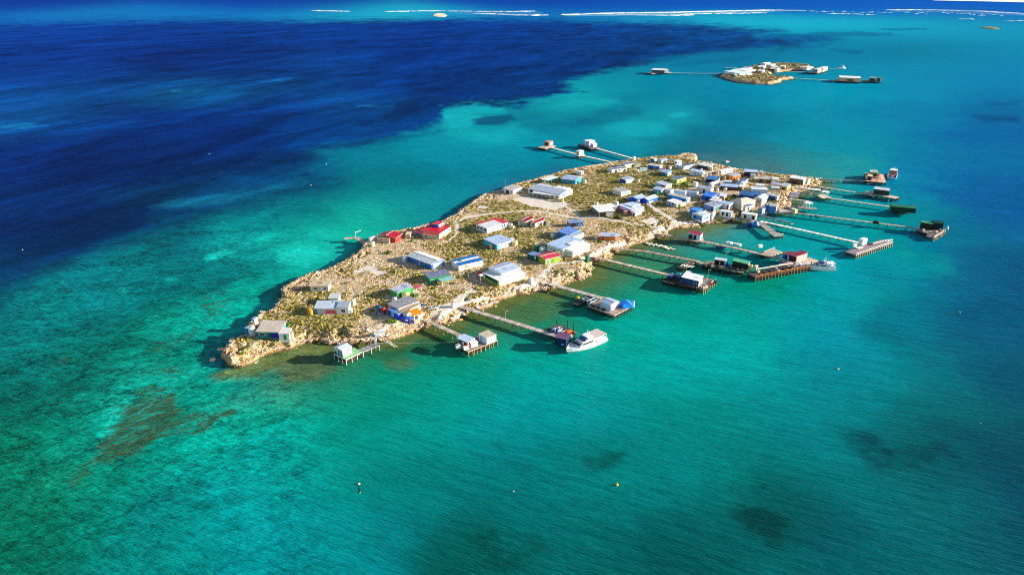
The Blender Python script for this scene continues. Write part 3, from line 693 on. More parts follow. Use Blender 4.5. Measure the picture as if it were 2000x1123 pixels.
    f2 = val('DIVIDE', val('MULTIPLY', fr.outputs[0], 0.15), val('ADD', 1.0, val('MULTIPLY', fr.outputs[0], 9.0)))
    ms = N('ShaderNodeMixShader')
    L(f2, ms.inputs[0])
    L(df.outputs[0], ms.inputs[1])
    L(gl.outputs[0], ms.inputs[2])
    L(ms.outputs[0], nt.nodes['Material Output'].inputs['Surface'])
    nt.nodes.remove(b)
    return m

_wa, _wb = (44.71,167.28), (89.25,150.00)
_ra, _rb = (-119.21,154.34), (-89.57,183.38)
REEF_ROT = math.atan2(_rb[1] - _ra[1], _rb[0] - _ra[0])
WAVE_ROT = math.atan2(_wb[1] - _wa[1], _wb[0] - _wa[0])    # crests run along this bearing
wme = build_water()
wme.materials.append(water_material())
tag(obj('water', wme), kind='structure')

# ------------------------------------------------------------------ islands
TRACKS = [  # white coral tracks: points, width
    ([(-22.91,230.37),(-20.31,248.27),(-12.38,253.11),(-3.17,260.67),(2.17,268.61),(8.79,273.02),(11.13,276.97)], 1.6),
    ([(-29.98,243.59),(-25.38,250.67),(-19.99,259.13),(-16.07,264.86)], 2.2),
    ([(-27.71,357.44),(-24.82,364.66),(-11.43,370.24),(0.00,374.05),(13.62,375.98),(24.29,370.24),(33.77,363.74),(46.53,364.66),(55.67,359.22),(64.42,353.06),(71.21,349.61),(80.68,345.39),(92.61,350.47)], 1.6),
    ([(67.07,326.31),(73.04,340.44),(78.32,347.07)], 1.5),
    ([(10.40,275.27),(14.02,282.20),(17.39,290.68),(18.79,295.08),(28.33,297.00),(36.22,304.90),(40.46,310.37),(46.43,318.89),(51.86,321.83),(58.88,326.31),(67.07,326.31)], 1.6),
    ([(-30.72,326.31),(-28.51,338.02),(-28.75,348.76),(-30.21,357.44)], 1.3),
    ([(-68.55,285.78),(-64.91,290.68),(-57.75,282.79)], 2.5),
    ([(36.66,364.66),(34.92,377.93),(29.64,385.90)], 1.2),
    ([(78.32,347.07),(91.45,357.44),(102.98,359.22),(111.82,361.02)], 2.0),
    ([(-11.54,258.11),(-20.64,253.11),(-24.37,248.27),(-27.77,241.30),(-32.46,233.77)], 1.3),
    ([(-52.52,225.40),(-47.73,230.37),(-44.58,234.64)], 0.9),
    ([(80.41,387.94),(83.44,373.09),(87.23,363.74),(87.54,352.19)], 2.2),
]
PADS = [[(0.00,398.42),(6.82,406.06),(30.20,394.17),(35.01,389.99),(32.61,385.90),(24.39,376.95),(11.80,383.88)],
        [(-21.10,380.88),(-17.83,386.91),(-12.39,383.88),(-12.86,379.89)], [(69.28,357.44),(78.40,364.66),(80.36,357.44),(73.54,350.47)], [(110.42,361.02),(121.27,364.66),(119.72,357.44),(111.75,355.68)]]
GREEN = [(3.19,418.61),(34.63,459.38),(89.15,496.50),(133.90,512.91),(124.57,473.61),(98.27,387.94),(59.75,368.37),(38.71,387.94)]
GREEN3 = [(-100.63,242.67),(-96.07,270.80),(-75.90,268.61),(-59.91,248.27),(-56.43,226.22),(-66.54,221.40),(-83.81,217.51),(-95.24,224.19)]
GREEN2 = [(-38.64,304.90),(-38.13,350.47),(0.00,368.37),(35.41,350.47),(13.96,291.92),(-9.48,298.29)]

def land_height(x, y, outline, nnear, hi, rough=1.0):
    d, bi = polydist(x, y, outline)
    near = (bi < nnear - 1)
    d2 = d + (fbm(x, y, 9, 4, 101) - 0.5) * 4.0 * rough + (fbm(x, y, 2.6, 3, 103) - 0.5) * 1.8 * rough
    w = np.where(near, 4.5 + 3.0 * fbm(x, y, 25, 2, 105), 1.3)
    cliff = np.where(near, 0.45, 0.8) * hi
    h = -0.9 + (cliff + 0.9) * sstep(-0.5, 0.7, d2) + (hi - cliff) * sstep(0.3, 1.0, d2 / w)
    r = np.abs(fbm(x, y, 2.4, 4, 111) - 0.5) * 2
    ins = sstep(0.0, 1.0, d2)
    if rough == 1.0:
        # ledges and cracks of the undercut limestone near the water
        band = np.where(near, 1 - sstep(4, 11, d), 0.0) * (h > 0)
        st = 0.85
        f_ = h / st + (fbm(x, y, 12, 2, 121) - 0.5)
        led = (np.floor(f_) + sstep(0.35, 0.75, f_ - np.floor(f_))) * st - (fbm(x, y, 12, 2, 121) - 0.5) * st
        h = h * (1 - 0.8 * band) + led * 0.8 * band
        ck = 1 - sstep(0.0, 0.035, np.abs(fbm(x, y, 7.5, 3, 131) - 0.5))
        h = h - ck * 1.3 * (1 - sstep(5, 14, d)) * (h > 0.6)
    h = h + ins * ((fbm(x, y, 22, 3, 107) - 0.5) * 0.6 + (0.30 - r) * 0.95 * (1 - 0.45 * sstep(6, 14, d)))
    return h, d2, d, bi

class Land:
    pass

def build_land(name, outline, nnear, hi, step, mats, rough=1.0):
    a = np.array(outline)
    x0, y0 = a.min(0) - 4
    x1, y1 = a.max(0) + 4
    nx, ny = int((x1 - x0) / step) + 1, int((y1 - y0) / step) + 1
    gx = x0 + np.arange(nx) * step
    gy = y0 + np.arange(ny) * step
    X, Y = np.meshgrid(gx, gy)
    x, y = X.ravel(), Y.ravel()
    x = x + (fbm(x, y, step * 1.01, 1, 201) - 0.5) * step * 0.7
    y = y + (fbm(x, y, step * 1.01, 1, 203) - 0.5) * step * 0.7
    h, d2, d, bi = land_height(x, y, outline, nnear, hi, rough)
    track = np.zeros(len(x))
    if name == 'island_ground':
        for pts, w in TRACKS:
            track = np.maximum(track, 1 - sstep(w * 0.6, w * 0.95, linedist(x, y, pts) + (fbm(x, y, 2, 2, 5) - 0.5) * 0.8))
        for poly in PADS:
            track = np.maximum(track, sstep(-0.6, 0.6, polydist(x, y, poly)[0]))
        gr = np.maximum(sstep(-10, 12, polydist(x, y, GREEN)[0]), 0.8 * sstep(-8, 10, polydist(x, y, GREEN2)[0]))
        gr = np.maximum(gr, 0.9 * sstep(-5, 6, polydist(x, y, GREEN3)[0]))
        h = h * (1 - 0.75 * track * (d > 3)) + 0.75 * track * (d > 3) * (2.95 + (fbm(x, y, 22, 3, 107) - 0.5) * 0.5)
    else:
        gr = 1.0 + 0 * x
    keep = d2 > -2.5
    kid = keep.reshape(ny, nx)
    q = kid[:-1, :-1] | kid[1:, :-1] | kid[:-1, 1:] | kid[1:, 1:]
    jj, ii = np.where(q)
    i0 = jj * nx + ii
    quads = np.stack([i0, i0 + 1, i0 + nx + 1, i0 + nx], 1)
    used = np.unique(quads)
    remap = np.full(len(x), -1)
    remap[used] = np.arange(len(used))
    quads = remap[quads]
    me = bpy.data.meshes.new(name)
    v = np.stack([x, y, h], 1)[used]
    me.vertices.add(len(v))
    me.vertices.foreach_set('co', v.astype(np.float32).ravel())
    me.loops.add(quads.size)
    me.loops.foreach_set('vertex_index', quads.astype(np.int32).ravel())
    me.polygons.add(len(quads))
    me.polygons.foreach_set('loop_start', (np.arange(len(quads)) * 4).astype(np.int32))
    me.polygons.foreach_set('loop_total', np.full(len(quads), 4, np.int32))
    me.update(calc_edges=True)
    for nm, arr in (('track', track), ('green', gr), ('inland', sstep(0, 9, d))):
        at = me.attributes.new(nm, 'FLOAT', 'POINT')
        at.data.foreach_set('value', arr[used].astype(np.float32))
    me.materials.append(mats)
    o = obj(name, me)
    tag(o, kind='structure')
    g = Land()
    g.x, g.y, g.h, g.d, g.d2, g.bi, g.track, g.green, g.o = x, y, h, d, d2, bi, track, gr, o
    g.nx, g.ny, g.x0, g.y0, g.step = nx, ny, x0, y0, step
    return g

def land_material():
    m = bpy.data.materials.new('limestone_ground')
    m.use_nodes = True
    nt = m.node_tree
    b = nt.nodes['Principled BSDF']
    b.inputs['Roughness'].default_value = 0.95
    b.inputs['Specular IOR Level'].default_value = 0.1
    N = lambda t: nt.nodes.new(t)
    L = nt.links.new
    geo = N('ShaderNodeNewGeometry')
    def noise(s, d=5, r=0.6):
        x = N('ShaderNodeTexNoise')
        x.inputs['Scale'].default_value = s
        x.inputs['Detail'].default_value = d
        x.inputs['Roughness'].default_value = r
        L(geo.outputs['Position'], x.inputs['Vector'])
        return x.outputs['Fac']
    def ramp(s, els):
        x = N('ShaderNodeValToRGB')
        while len(x.color_ramp.elements) < len(els): x.color_ramp.elements.new(0.5)
        for e, (p, c) in zip(x.color_ramp.elements, els):
            e.position = p; e.color = (*c, 1)
        L(s, x.inputs[0])
        return x.outputs[0]
    def mix(f, a, c):
        x = N('ShaderNodeMix'); x.data_type = 'RGBA'
        for k, s in ((0, f), (6, a), (7, c)):
            if isinstance(s, tuple): x.inputs[k].default_value = (*s, 1)
            elif isinstance(s, float): x.inputs[k].default_value = s
            else: L(s, x.inputs[k])
        return x.outputs[2]
    def attr(n):
        x = N('ShaderNodeAttribute'); x.attribute_name = n
        return x.outputs['Fac']
    def mr(s, a, c, d, e):
        x = N('ShaderNodeMapRange'); L(s, x.inputs[0])
        for k, q in zip((1, 2, 3, 4), (a, c, d, e)): x.inputs[k].default_value = q
        return x.outputs[0]
    def mul(a, c):
        x = N('ShaderNodeMath'); x.operation = 'MULTIPLY'
        L(a, x.inputs[0]); L(c, x.inputs[1])
        return x.outputs[0]
    rock = ramp(noise(0.55, 8, 0.72), [(0.30, (0.15, 0.10, 0.055)), (0.42, (0.47, 0.335, 0.21)), (0.56, (0.68, 0.52, 0.375)), (0.75, (0.80, 0.685, 0.56))])
    rock = mix(mr(noise(0.09, 4), 0.40, 0.64, 0.0, 0.7), rock, (0.44, 0.255, 0.095))      # ochre stain
    rock = mix(mr(noise(0.05, 3), 0.56, 0.68, 0.0, 0.3), rock, (0.62, 0.54, 0.47))        # bleached coral
    scrub = ramp(noise(0.9, 6, 0.7), [(0.3, (0.075, 0.075, 0.014)), (0.5, (0.23, 0.20, 0.06)), (0.72, (0.44, 0.34, 0.13))])
    gm = mul(mr(noise(0.2, 6, 0.7), 0.42, 0.56, 0, 1), mr(attr('inland'), 0.15, 0.6, 0, 1))
    gg = mul(gm, mr(attr('green'), 0, 1, 0.40, 0.85))
    c = mix(gg, rock, scrub)
    trk = ramp(noise(1.5, 4), [(0.3, (0.56, 0.49, 0.40)), (0.7, (0.72, 0.64, 0.55))])
    c = mix(attr('track'), c, trk)
    sx = N('ShaderNodeSeparateXYZ')
    L(geo.outputs['Position'], sx.inputs[0])
    # tide line: dark algae at the water plus painted undercut shade, orange weathered rock above it
    tide_shade = mr(sx.outputs[2], 0.3, 1.15, 1, 0)
    orange = mul(mr(sx.outputs[2], 1.0, 2.3, 0.8, 0), mr(noise(0.16, 5), 0.42, 0.62, 0.15, 1))
    c = mix(orange, c, (0.40, 0.21, 0.085))
    c = mix(tide_shade, c, (0.10, 0.075, 0.03))
    L(c, b.inputs['Base Color'])
    bp = N('ShaderNodeBump')
    bp.inputs['Strength'].default_value = 0.9
    bp.inputs['Distance'].default_value = 0.35
    L(noise(1.3, 6, 0.65), bp.inputs['Height'])
    L(bp.outputs[0], b.inputs['Normal'])
    return m

LANDMAT = land_material()
main = build_land('island_ground', ISLAND, NNEAR, 3.0, 0.7, LANDMAT)
far = build_land('far_island_ground', ISLET, 17, 3.2, 2.0, LANDMAT, 0.8)

def ground_z(g, x, y):
    i = int(round((x - g.x0) / g.step)); j = int(round((y - g.y0) / g.step))
    if 0 <= i < g.nx and 0 <= j < g.ny:
        return float(g.h[j * g.nx + i])
    return 0.0

def mound(name, pts, hi, m, seed, kind='structure', **kw):
    """a low shore, sandbar or rock far out: outline, height"""
    P = np.array(pts)
    c = P.mean(0)
    vs, fs = [], []
    n = len(P)
    for k, (f, z) in enumerate(((1.0, -0.6), (0.93, hi * 0.5), (0.75, hi), (0.4, hi * 1.15))):
        for i, p in enumerate(P):
            q = c + (p - c) * f
            vs.append((q[0], q[1], z * (0.75 + 0.5 * rng.random())))
    vs.append((c[0], c[1], hi * 1.1))
    for k in range(3):
        for i in range(n):
            j = (i + 1) % n
            fs.append((k * n + i, k * n + j, (k + 1) * n + j, (k + 1) * n + i))
    for i in range(n):
        fs.append((3 * n + i, 3 * n + (i + 1) % n, 4 * n))
    o = obj(name, meshdata(name, vs, fs, [m]))
    return tag(o, kind=kind, **kw)
mound('beach', [(3551,6333),(3605,6128),(3714,6031),(3782,5756),(3845,5505),(4031,5350),(4899,6229),(4898,7168),(4492,7306),(3990,7036)], 6, mat('F2E6D8', 'rock'), 1)
mound('sandbar', [(-337,3153),(-309,3050),(-273,3001),(-276,3179),(-307,3381),(-345,3475),(-351,3350)], 1.2, mat('F0C9A8', 'rock'), 2)
mound('reef_rock', [(1446.63,2281.03),(1424.85,2225.96),(1419.17,2173.42),(1440.31,2173.42),(1476.84,2239.48),(1484.09,2295.22)], 2.4, mat('8A7550', 'rock'), 3)

# surf breaking on the outer reef
def surf(lines):
    vs, fs = [], []
    for pts, n, w, L_ in lines:
        P = [Vector((a, b, 0)) for a, b in pts]
        seg = [(P[i + 1] - P[i]).length for i in range(len(P) - 1)]
        T = sum(seg)
        for k in range(int(n * 1.3)):
            t = rng.random() * T
            i = 0
            while i < len(seg) - 1 and t > seg[i]:
                t -= seg[i]; i += 1
            d = (P[i + 1] - P[i]).normalized()
            nrm = Vector((-d.y, d.x, 0))
            c = P[i] + d * t + nrm * rng.uniform(-0.5, 0.5) * w
            l, ww, h = L_ * rng.uniform(0.08, 0.6), min(w, 70) * rng.uniform(0.03, 0.17), rng.uniform(0.5, 1.8)
            o = len(vs)
            m = 10
            for q in range(m):
                a = 2 * math.pi * q / m
                r = rng.uniform(0.7, 1.15)
                vs.append(tuple(c + d * math.cos(a) * l * r + nrm * math.sin(a) * ww * r + Vector((0, 0, -0.2))))
            for q in range(m):
                a = 2 * math.pi * q / m
                vs.append(tuple(c + d * math.cos(a) * l * .7 + nrm * math.sin(a) * ww * .6 + Vector((0, 0, h))))
            for q in range(m):
                fs.append((o + q, o + (q + 1) % m, o + m + (q + 1) % m, o + m + q))
            fs.append(tuple(range(o + m, o + 2 * m)))
    o = obj('surf', meshdata('surf', vs, fs, [mat('FFFFFF', 'paint', 0.9)]))
    return tag(o, kind='stuff')
surf([
    ([(-1004,3791),(-929,3753),(-819,3665)], 70, 60, 40),
    ([(-614,3643),(-511,3716),(-361,3753),(-253,3679)], 60, 60, 35),
    ([(-319,3716),(-177,3679),(0,3643),(115,3716)], 80, 60, 35),
    ([(-164,3411),(-34,3291),(66,3179),(145,3234)], 110, 60, 35),
    ([(229,3263),(346,3350),(450,3443),(574,3475),(724,3507)], 170, 70, 40),
    ([(381,3350),(535,3234),(680,3179),(780,3234)], 110, 60, 40),
    ([(700,3507),(928,3643),(1161,3753),(1356,3869),(1473,3791)], 300, 70, 45),
    ([(785,3350),(987,3411),(1172,3475)], 60, 60, 30),
    ([(1445,3753),(1589,3608),(1770,3475)], 18, 220, 22),
    ([(1445,3411),(1523,3350),(1561,3234)], 28, 60, 22),
    ([(1968,3869),(2123,3909),(2238,3829),(2329,3679),(2305,3381)], 190, 70, 45),
    ([(1862,3608),(1962,3350),(2134,3126)], 26, 300, 22),
    ([(1753.01,2884.47),(1739.91,2797.76)], 10, 60, 22), ([(1830.85,2716.02),(1836.44,2676.88)], 10, 60, 22),
])

# ------------------------------------------------------------------ rock, rubble and scrub
HOLD = []          # footprints of buildings (filled below): no plants or rubble inside

def rock_mesh(name, seed, m, sub=2, flat=0.62):
    r = random.Random(seed)
    bm = bmesh.new()
    bmesh.ops.create_icosphere(bm, subdivisions=sub, radius=1)
    k = [Vector((r.uniform(-1, 1), r.uniform(-1, 1), r.uniform(-1, 1))).normalized() for _ in range(13)]
    o = [r.uniform(0.42, 0.8) for _ in k]
    for v in bm.verts:
        p = v.co.copy()
        s = 1.0
        for n, q in zip(k, o):                       # chipped faces
            t = p.dot(n)
            if t > q: s = min(s, q / t + 0.04)
        p *= s * r.uniform(0.9, 1.08)
        p.z *= flat
        v.co = p
    me = bpy.data.meshes.new(name)
    bm.to_mesh(me)
    bm.free()
    me.materials.append(m)
    return me

def clump_verts(r, n, rad, ht, leaf):
    """a low rounded shrub of many small leaf sprays"""
    vs, fs = [], []
    lobes = [(r.uniform(-.5, .5) * rad, r.uniform(-.5, .5) * rad, r.uniform(0.55, 1.0)) for _ in range(4)]
    for k in range(n):
        lx, ly, lz = lobes[k % 4]
        a, e = r.uniform(0, 2 * math.pi), math.asin(r.uniform(-0.1, 1.0))
        q = r.uniform(0.55, 1.0)
        d = Vector((math.cos(a) * math.cos(e), math.sin(a) * math.cos(e), math.sin(e)))
        c = Vector((lx + d.x * rad * 0.6 * q, ly + d.y * rad * 0.6 * q, max(0.05, d.z * ht * lz * q)))
        nn = (d + Vector((r.uniform(-.7, .7), r.uniform(-.7, .7), r.uniform(-.2, .9)))).normalized()
        t = nn.orthogonal().normalized()
        t.rotate(Quaternion(nn, r.uniform(0, 6.28)))
        b = nn.cross(t)
        s = leaf * r.uniform(0.6, 1.25)
        i = len(vs)
        vs += [c + t * s, c + b * s * .75 + nn * s * .15, c - t * s * .9, c - b * s * .75 + nn * s * .2]
        fs.append((i, i + 1, i + 2, i + 3))
    return vs, fs

LEAVES = ['928836', 'A69848', 'ACA468', '8A8238', 'BCA44E', 'CEB060', 'A29440', 'AA9E5A']
def free(x, y, pad=0.3):
    for (cx, cy, c, s, a, b) in HOLD:
        dx, dy = x - cx, y - cy
        u, v = dx * c + dy * s, -dx * s + dy * c
        if -pad < u < a + pad and -pad < v < b + pad:
            return False
    return True

def sample_land(g, n, test, seed):
    r = np.random.default_rng(seed)
    w = np.where(test, 1.0, 0.0)
    if w.sum() == 0: return np.zeros(0, int)
    return r.choice(len(w), size=n, p=w / w.sum())

SHORE_MARKS = [((-94.15,210.78), 'at the southern tip'), ((-74.70,217.51), 'in the southern cove'), ((-58.89,220.22), 'beside the green landing'), ((-48.91,226.22), 'above the slipway'), ((-32.70,232.49), 'by the shelter jetty'),
    ((-21.99,243.59), 'by the cruiser jetty'), ((-8.25,253.11), 'below the cream shed'), ((8.67,268.61), 'by the white kiosk jetty'), ((27.18,282.79), 'below the red-roofed green house'), ((41.05,304.90), 'by the green kiosk jetty'),
    ((58.30,322.57), 'below the orange hut'), ((79.18,338.02), 'behind the low breakwater'), ((104.62,354.80), 'before the blue-arched cottage'), ((132.36,373.09), 'by the row huts'), ((157.83,387.94), 'on the north-east shore'), ((186.66,423.35), 'by the brown boathouse')]
LAND_MARKS = [((-94.47,239.04), 'near the beige-roofed southern hut'), ((-72.22,253.11), 'near the house with the red screen'), ((-68.55,285.78), 'on the bare western rock'), ((-60.23,318.89), 'near the red stone house'), ((-45.54,268.61), 'near the green huts'),
    ((-40.43,346.23), 'near the blue dormer house'), ((-40.29,298.29), 'near the long blue shed'), ((-18.96,298.29), 'near the banded blue roof'), ((-10.90,350.47), 'near the red-edged white roof'), ((-6.34,322.57), 'near the teal and white house'),
    ((-4.49,279.86), 'near the cream shed'), ((12.39,354.80), 'near the dark red roofs'), ((16.90,304.90), 'near the red-roofed green house'), ((27.61,318.89), 'near the large white house'), ((49.64,334.03), 'near the orange hut'),
    ((17.87,387.94), 'near the gravel pad'), ((33.71,445.90), 'near the teal verandah house'), ((52.38,377.93), 'near the white-roofed barn'), ((67.99,415.12), 'near the lone cream cottage'), ((75.85,445.90), 'near the navy-walled white house'),
    ((75.80,481.02), 'near the round-arched white house'), ((101.80,466.39), 'near the beige-roofed blue house'), ((128.15,504.59), 'at the northern tip'), ((80.41,387.94), 'near the folded blue house'), ((108.39,433.11), 'near the yellow-green house'), ((88.20,368.37), 'behind the blue-arched cottage')]
def by_mark(text, x, y, marks):
    return text + ' ' + min(marks, key=lambda q: (q[0][0] - x) ** 2 + (q[0][1] - y) ** 2)[1]

def build_cover():
    g = main
    dist = np.hypot(g.x, g.y)
    # scrub grows in patches, thinner on the bare southern rock and on the tracks
    pn = 0.62 * fbm(g.x, g.y, 7, 4, 301) + 0.38 * fbm(g.x, g.y, 26, 3, 303)
    grow = (g.d > 2.5) & (g.track < 0.3) & (pn + 0.16 * g.green > 0.455)
    big = sample_land(g, 340, grow & (g.d > 4) & (dist < 430), 5)
    shr = [[meshdata('shrub', *clump_verts(random.Random(40 + 10 * c + k), 60, 1.0, 0.8, 0.26), [mat(h, 'leaf')]) for k in range(3)]
           for c, h in enumerate(('86842E', '96925E', '607624'))]
    text = ('olive green low rounded shrub', 'grey-green low bushy shrub', 'deep green low rounded shrub')
    n = 0
    for i in big:
        if n >= 290: break
        x, y = g.x[i], g.y[i]
        if not free(x, y, 1.0): continue
        c = 0 if g.green[i] > 0.5 and rng.random() < .5 else rng.choice((0, 1, 1, 2))
        o = obj('shrub', rng.choice(shr[c]), None, (x, y, g.h[i] - 0.15), rng.uniform(0, 6.28))
        s = rng.uniform(0.8, 1.7)
        o.scale = (s * rng.uniform(.9, 1.3), s, s * rng.uniform(0.6, 0.95))
        tag(o, by_mark(text[c], x, y, LAND_MARKS), 'shrub', ('olive shrubs scattered over the island', 'grey-green shrubs scattered over the island', 'deep green shrubs scattered over the island')[c])
        n += 1
    # everything smaller: a mass nobody could count
    pro = [[clump_verts(random.Random(900 + k), 15, 1.0, 0.75, 0.42) for k in range(6)]][0]
    V, F, MI = [], [], []
    idx = sample_land(g, 29000, grow, 9)
    r = random.Random(77)
    base = 0
    for i in idx:
        x, y = g.x[i] + r.uniform(-.5, .5), g.y[i] + r.uniform(-.5, .5)
        if not free(x, y, 0.6): continue
        vs, fs = r.choice(pro)
        s = r.uniform(0.4, 1.0) * min(1.1, 0.5 + 4.0 * max(0, pn[i] + 0.16 * g.green[i] - 0.455)) * (1.45 if r.random() < .12 else 1)
        a = r.uniform(0, 6.28)
        ca, sa_ = math.cos(a) * s, math.sin(a) * s
        z = g.h[i] - 0.1
        P = np.array([tuple(v) for v in vs])
        Q = np.stack([x + P[:, 0] * ca - P[:, 1] * sa_, y + P[:, 0] * sa_ + P[:, 1] * ca, z + P[:, 2] * s * 0.68], 1)
        V.append(Q)
        F.append(np.array(fs) + base)
        gsel = pn[i] * 8 + r.uniform(0, 4) + 2 * g.green[i]
        MI.append(np.full(len(fs), int(gsel) % len(LEAVES)))
        base += len(Q)
    V, F, MI = np.concatenate(V), np.concatenate(F), np.concatenate(MI)
    me = bpy.data.meshes.new('scrub')
    me.vertices.add(len(V)); me.vertices.foreach_set('co', V.astype(np.float32).ravel())
    me.loops.add(F.size); me.loops.foreach_set('vertex_index', F.astype(np.int32).ravel())
    me.polygons.add(len(F))
    me.polygons.foreach_set('loop_start', (np.arange(len(F)) * 4).astype(np.int32))
    me.polygons.foreach_set('loop_total', np.full(len(F), 4, np.int32))
    for h in LEAVES: me.materials.append(mat(h, 'leaf'))
    me.polygons.foreach_set('material_index', MI.astype(np.int32))
    me.update(calc_edges=True)
    tag(obj('scrub', me), kind='stuff')

    # boulders: big ones along the near shore as things, then the tip ledge
    rk = [[rock_mesh('boulder', 500 + 20 * c + k, mat(h, 'rock')) for k in range(4)] for c, h in enumerate(('E6CDAC', 'D29C5C', 'B8906A'))]
    text = ('pale limestone boulder', 'ochre limestone boulder', 'brown limestone boulder')
    shore = (g.d2 > -0.8) & (g.d < 6) & (g.bi < NNEAR - 1)
    idx = sample_land(g, 420, shore, 15)
    n = 0
    for i in idx:
        if n >= 230: break
        x, y = g.x[i], g.y[i]
        if not free(x, y, 0.5): continue
        low = g.h[i] < 1.3
        c = rng.choice((1, 1, 2, 0)) if low else rng.choice((0, 0, 0, 1, 2))
        o = obj('boulder', rng.choice(rk[c]), None, (x, y, max(-0.2, g.h[i] - 0.1)), rng.uniform(0, 6.28))
        s = rng.uniform(0.5, 1.1) * (1.15 if y < 260 else 1.0)
        o.scale = (s * rng.uniform(1, 1.9), s * rng.uniform(.8, 1.2), s * rng.uniform(.5, .95))
        tag(o, by_mark(text[c], x, y, SHORE_MARKS), 'boulder', ('pale boulders along the shore', 'ochre boulders along the shore', 'brown boulders along the shore')[c])
        n += 1
    # loose stones
    small = [rock_mesh('stone', 700 + k, mat('D9BFA2', 'rock'), 1, 0.7) for k in range(5)]
    dat = []
    for me in small:
        P = np.zeros(len(me.vertices) * 3); me.vertices.foreach_get('co', P)
        dat.append((P.reshape(-1, 3), np.array([tuple(p.vertices) for p in me.polygons])))
    V, F, MI = [], [], []
    base = 0
    bare = (g.d > -0.5) & (g.track < 0.4) & ((pn + 0.15 * g.green < 0.60) | (g.d < 6))
    shw = np.where(g.d < 7, 3.0, 1.0) * bare
    idx = np.random.default_rng(19).choice(len(shw), size=13000, p=shw / shw.sum())
    for i in idx:
        x, y = g.x[i] + r.uniform(-.5, .5), g.y[i] + r.uniform(-.5, .5)
        if not free(x, y, 0.4): continue
        P, f = dat[r.randrange(5)]
        s = r.uniform(0.18, 0.5) * (1.5 if r.random() < .15 else 1)
        a = r.uniform(0, 6.28)
        Q = np.stack([x + (P[:, 0] * math.cos(a) - P[:, 1] * math.sin(a)) * s * 1.3, y + (P[:, 0] * math.sin(a) + P[:, 1] * math.cos(a)) * s, g.h[i] + P[:, 2] * s], 1)
        V.append(Q); F.append(f + base); MI.append(np.full(len(f), r.choice((0, 0, 0, 1, 2)))); base += len(Q)
    V, F, MI = np.concatenate(V), np.concatenate(F), np.concatenate(MI)
    me = bpy.data.meshes.new('rubble')
    me.vertices.add(len(V)); me.vertices.foreach_set('co', V.astype(np.float32).ravel())
    me.loops.add(F.size); me.loops.foreach_set('vertex_index', F.astype(np.int32).ravel())
    me.polygons.add(len(F))
    me.polygons.foreach_set('loop_start', (np.arange(len(F)) * 3).astype(np.int32))
    me.polygons.foreach_set('loop_total', np.full(len(F), 3, np.int32))
    for h in ('E8D0AE', 'D2A873', 'A88868'): me.materials.append(mat(h, 'rock'))
    me.polygons.foreach_set('material_index', MI.astype(np.int32))
    me.update(calc_edges=True)
    tag(obj('rubble', me), kind='stuff')
    # scrub on the second island
    g2 = far
    vs, fs = [], []
    idx = sample_land(g2, 2000, (g2.d > 4), 21)
    for i in idx:
        v, f = r.choice(pro)
        s = r.uniform(0.8, 1.8)
        k = len(vs)
        vs += [(g2.x[i] + q.x * s, g2.y[i] + q.y * s, g2.h[i] + q.z * s * .7) for q in v]
        fs += [tuple(j + k for j in q) for q in f]
    tag(obj('scrub', meshdata('scrub', vs, fs, [mat('8E8046', 'leaf')])), kind='stuff')

# ------------------------------------------------------------------ buildings
GLASS = mat('1B2A36', 'glass')
FRAME = mat('E8E8E4', 'paint')
DARK = mat('2A201A', 'paint')

class Bk:
    """one block of a building: left, front and right ground corners, wall height"""
    def __init__(s, L, C_, R, h, wall, roof, rt='flat', rise=0.5, ru=0.0, rv=0.0, ov=0.3, win='', z=0.0, posts=None, fascia=None, wk='paint', rk='roof', floor=True, th=0.13):
        L, C_, R = Vector(L), Vector(C_), Vector(R)
        u, v = R - C_, L - C_
        au = math.atan2(u.y, u.x)
        av = math.atan2(v.y, v.x) - math.pi / 2
        d = (av - au + math.pi) % (2 * math.pi) - math.pi
        lu, lv = u.length, v.length
        s.yaw = au + d * lv / (lu + lv)
        s.c, s.s = math.cos(s.yaw), math.sin(s.yaw)
        s.a = max(0.8, u.x * s.c + u.y * s.s)
        s.b = max(0.8, -v.x * s.s + v.y * s.c)
        s.o = C_
        s.__dict__.update(h=h, wall=wall, roof=roof, rt=rt, rise=rise, ru=ru, rv=rv, ov=ov, win=win, z=z, posts=posts, fascia=fascia or wall, wk=wk, rk=rk, floor=floor, th=th)
    def top(s, x, y):
        if s.rt == 'flat': return s.h + s.ru * x / s.a + s.rv * y / s.b
        if s.rt == 'gu': return s.h + s.rise * (1 - abs(2 * y / s.b - 1))
        if s.rt == 'gv': return s.h + s.rise * (1 - abs(2 * x / s.a - 1))
        return s.h

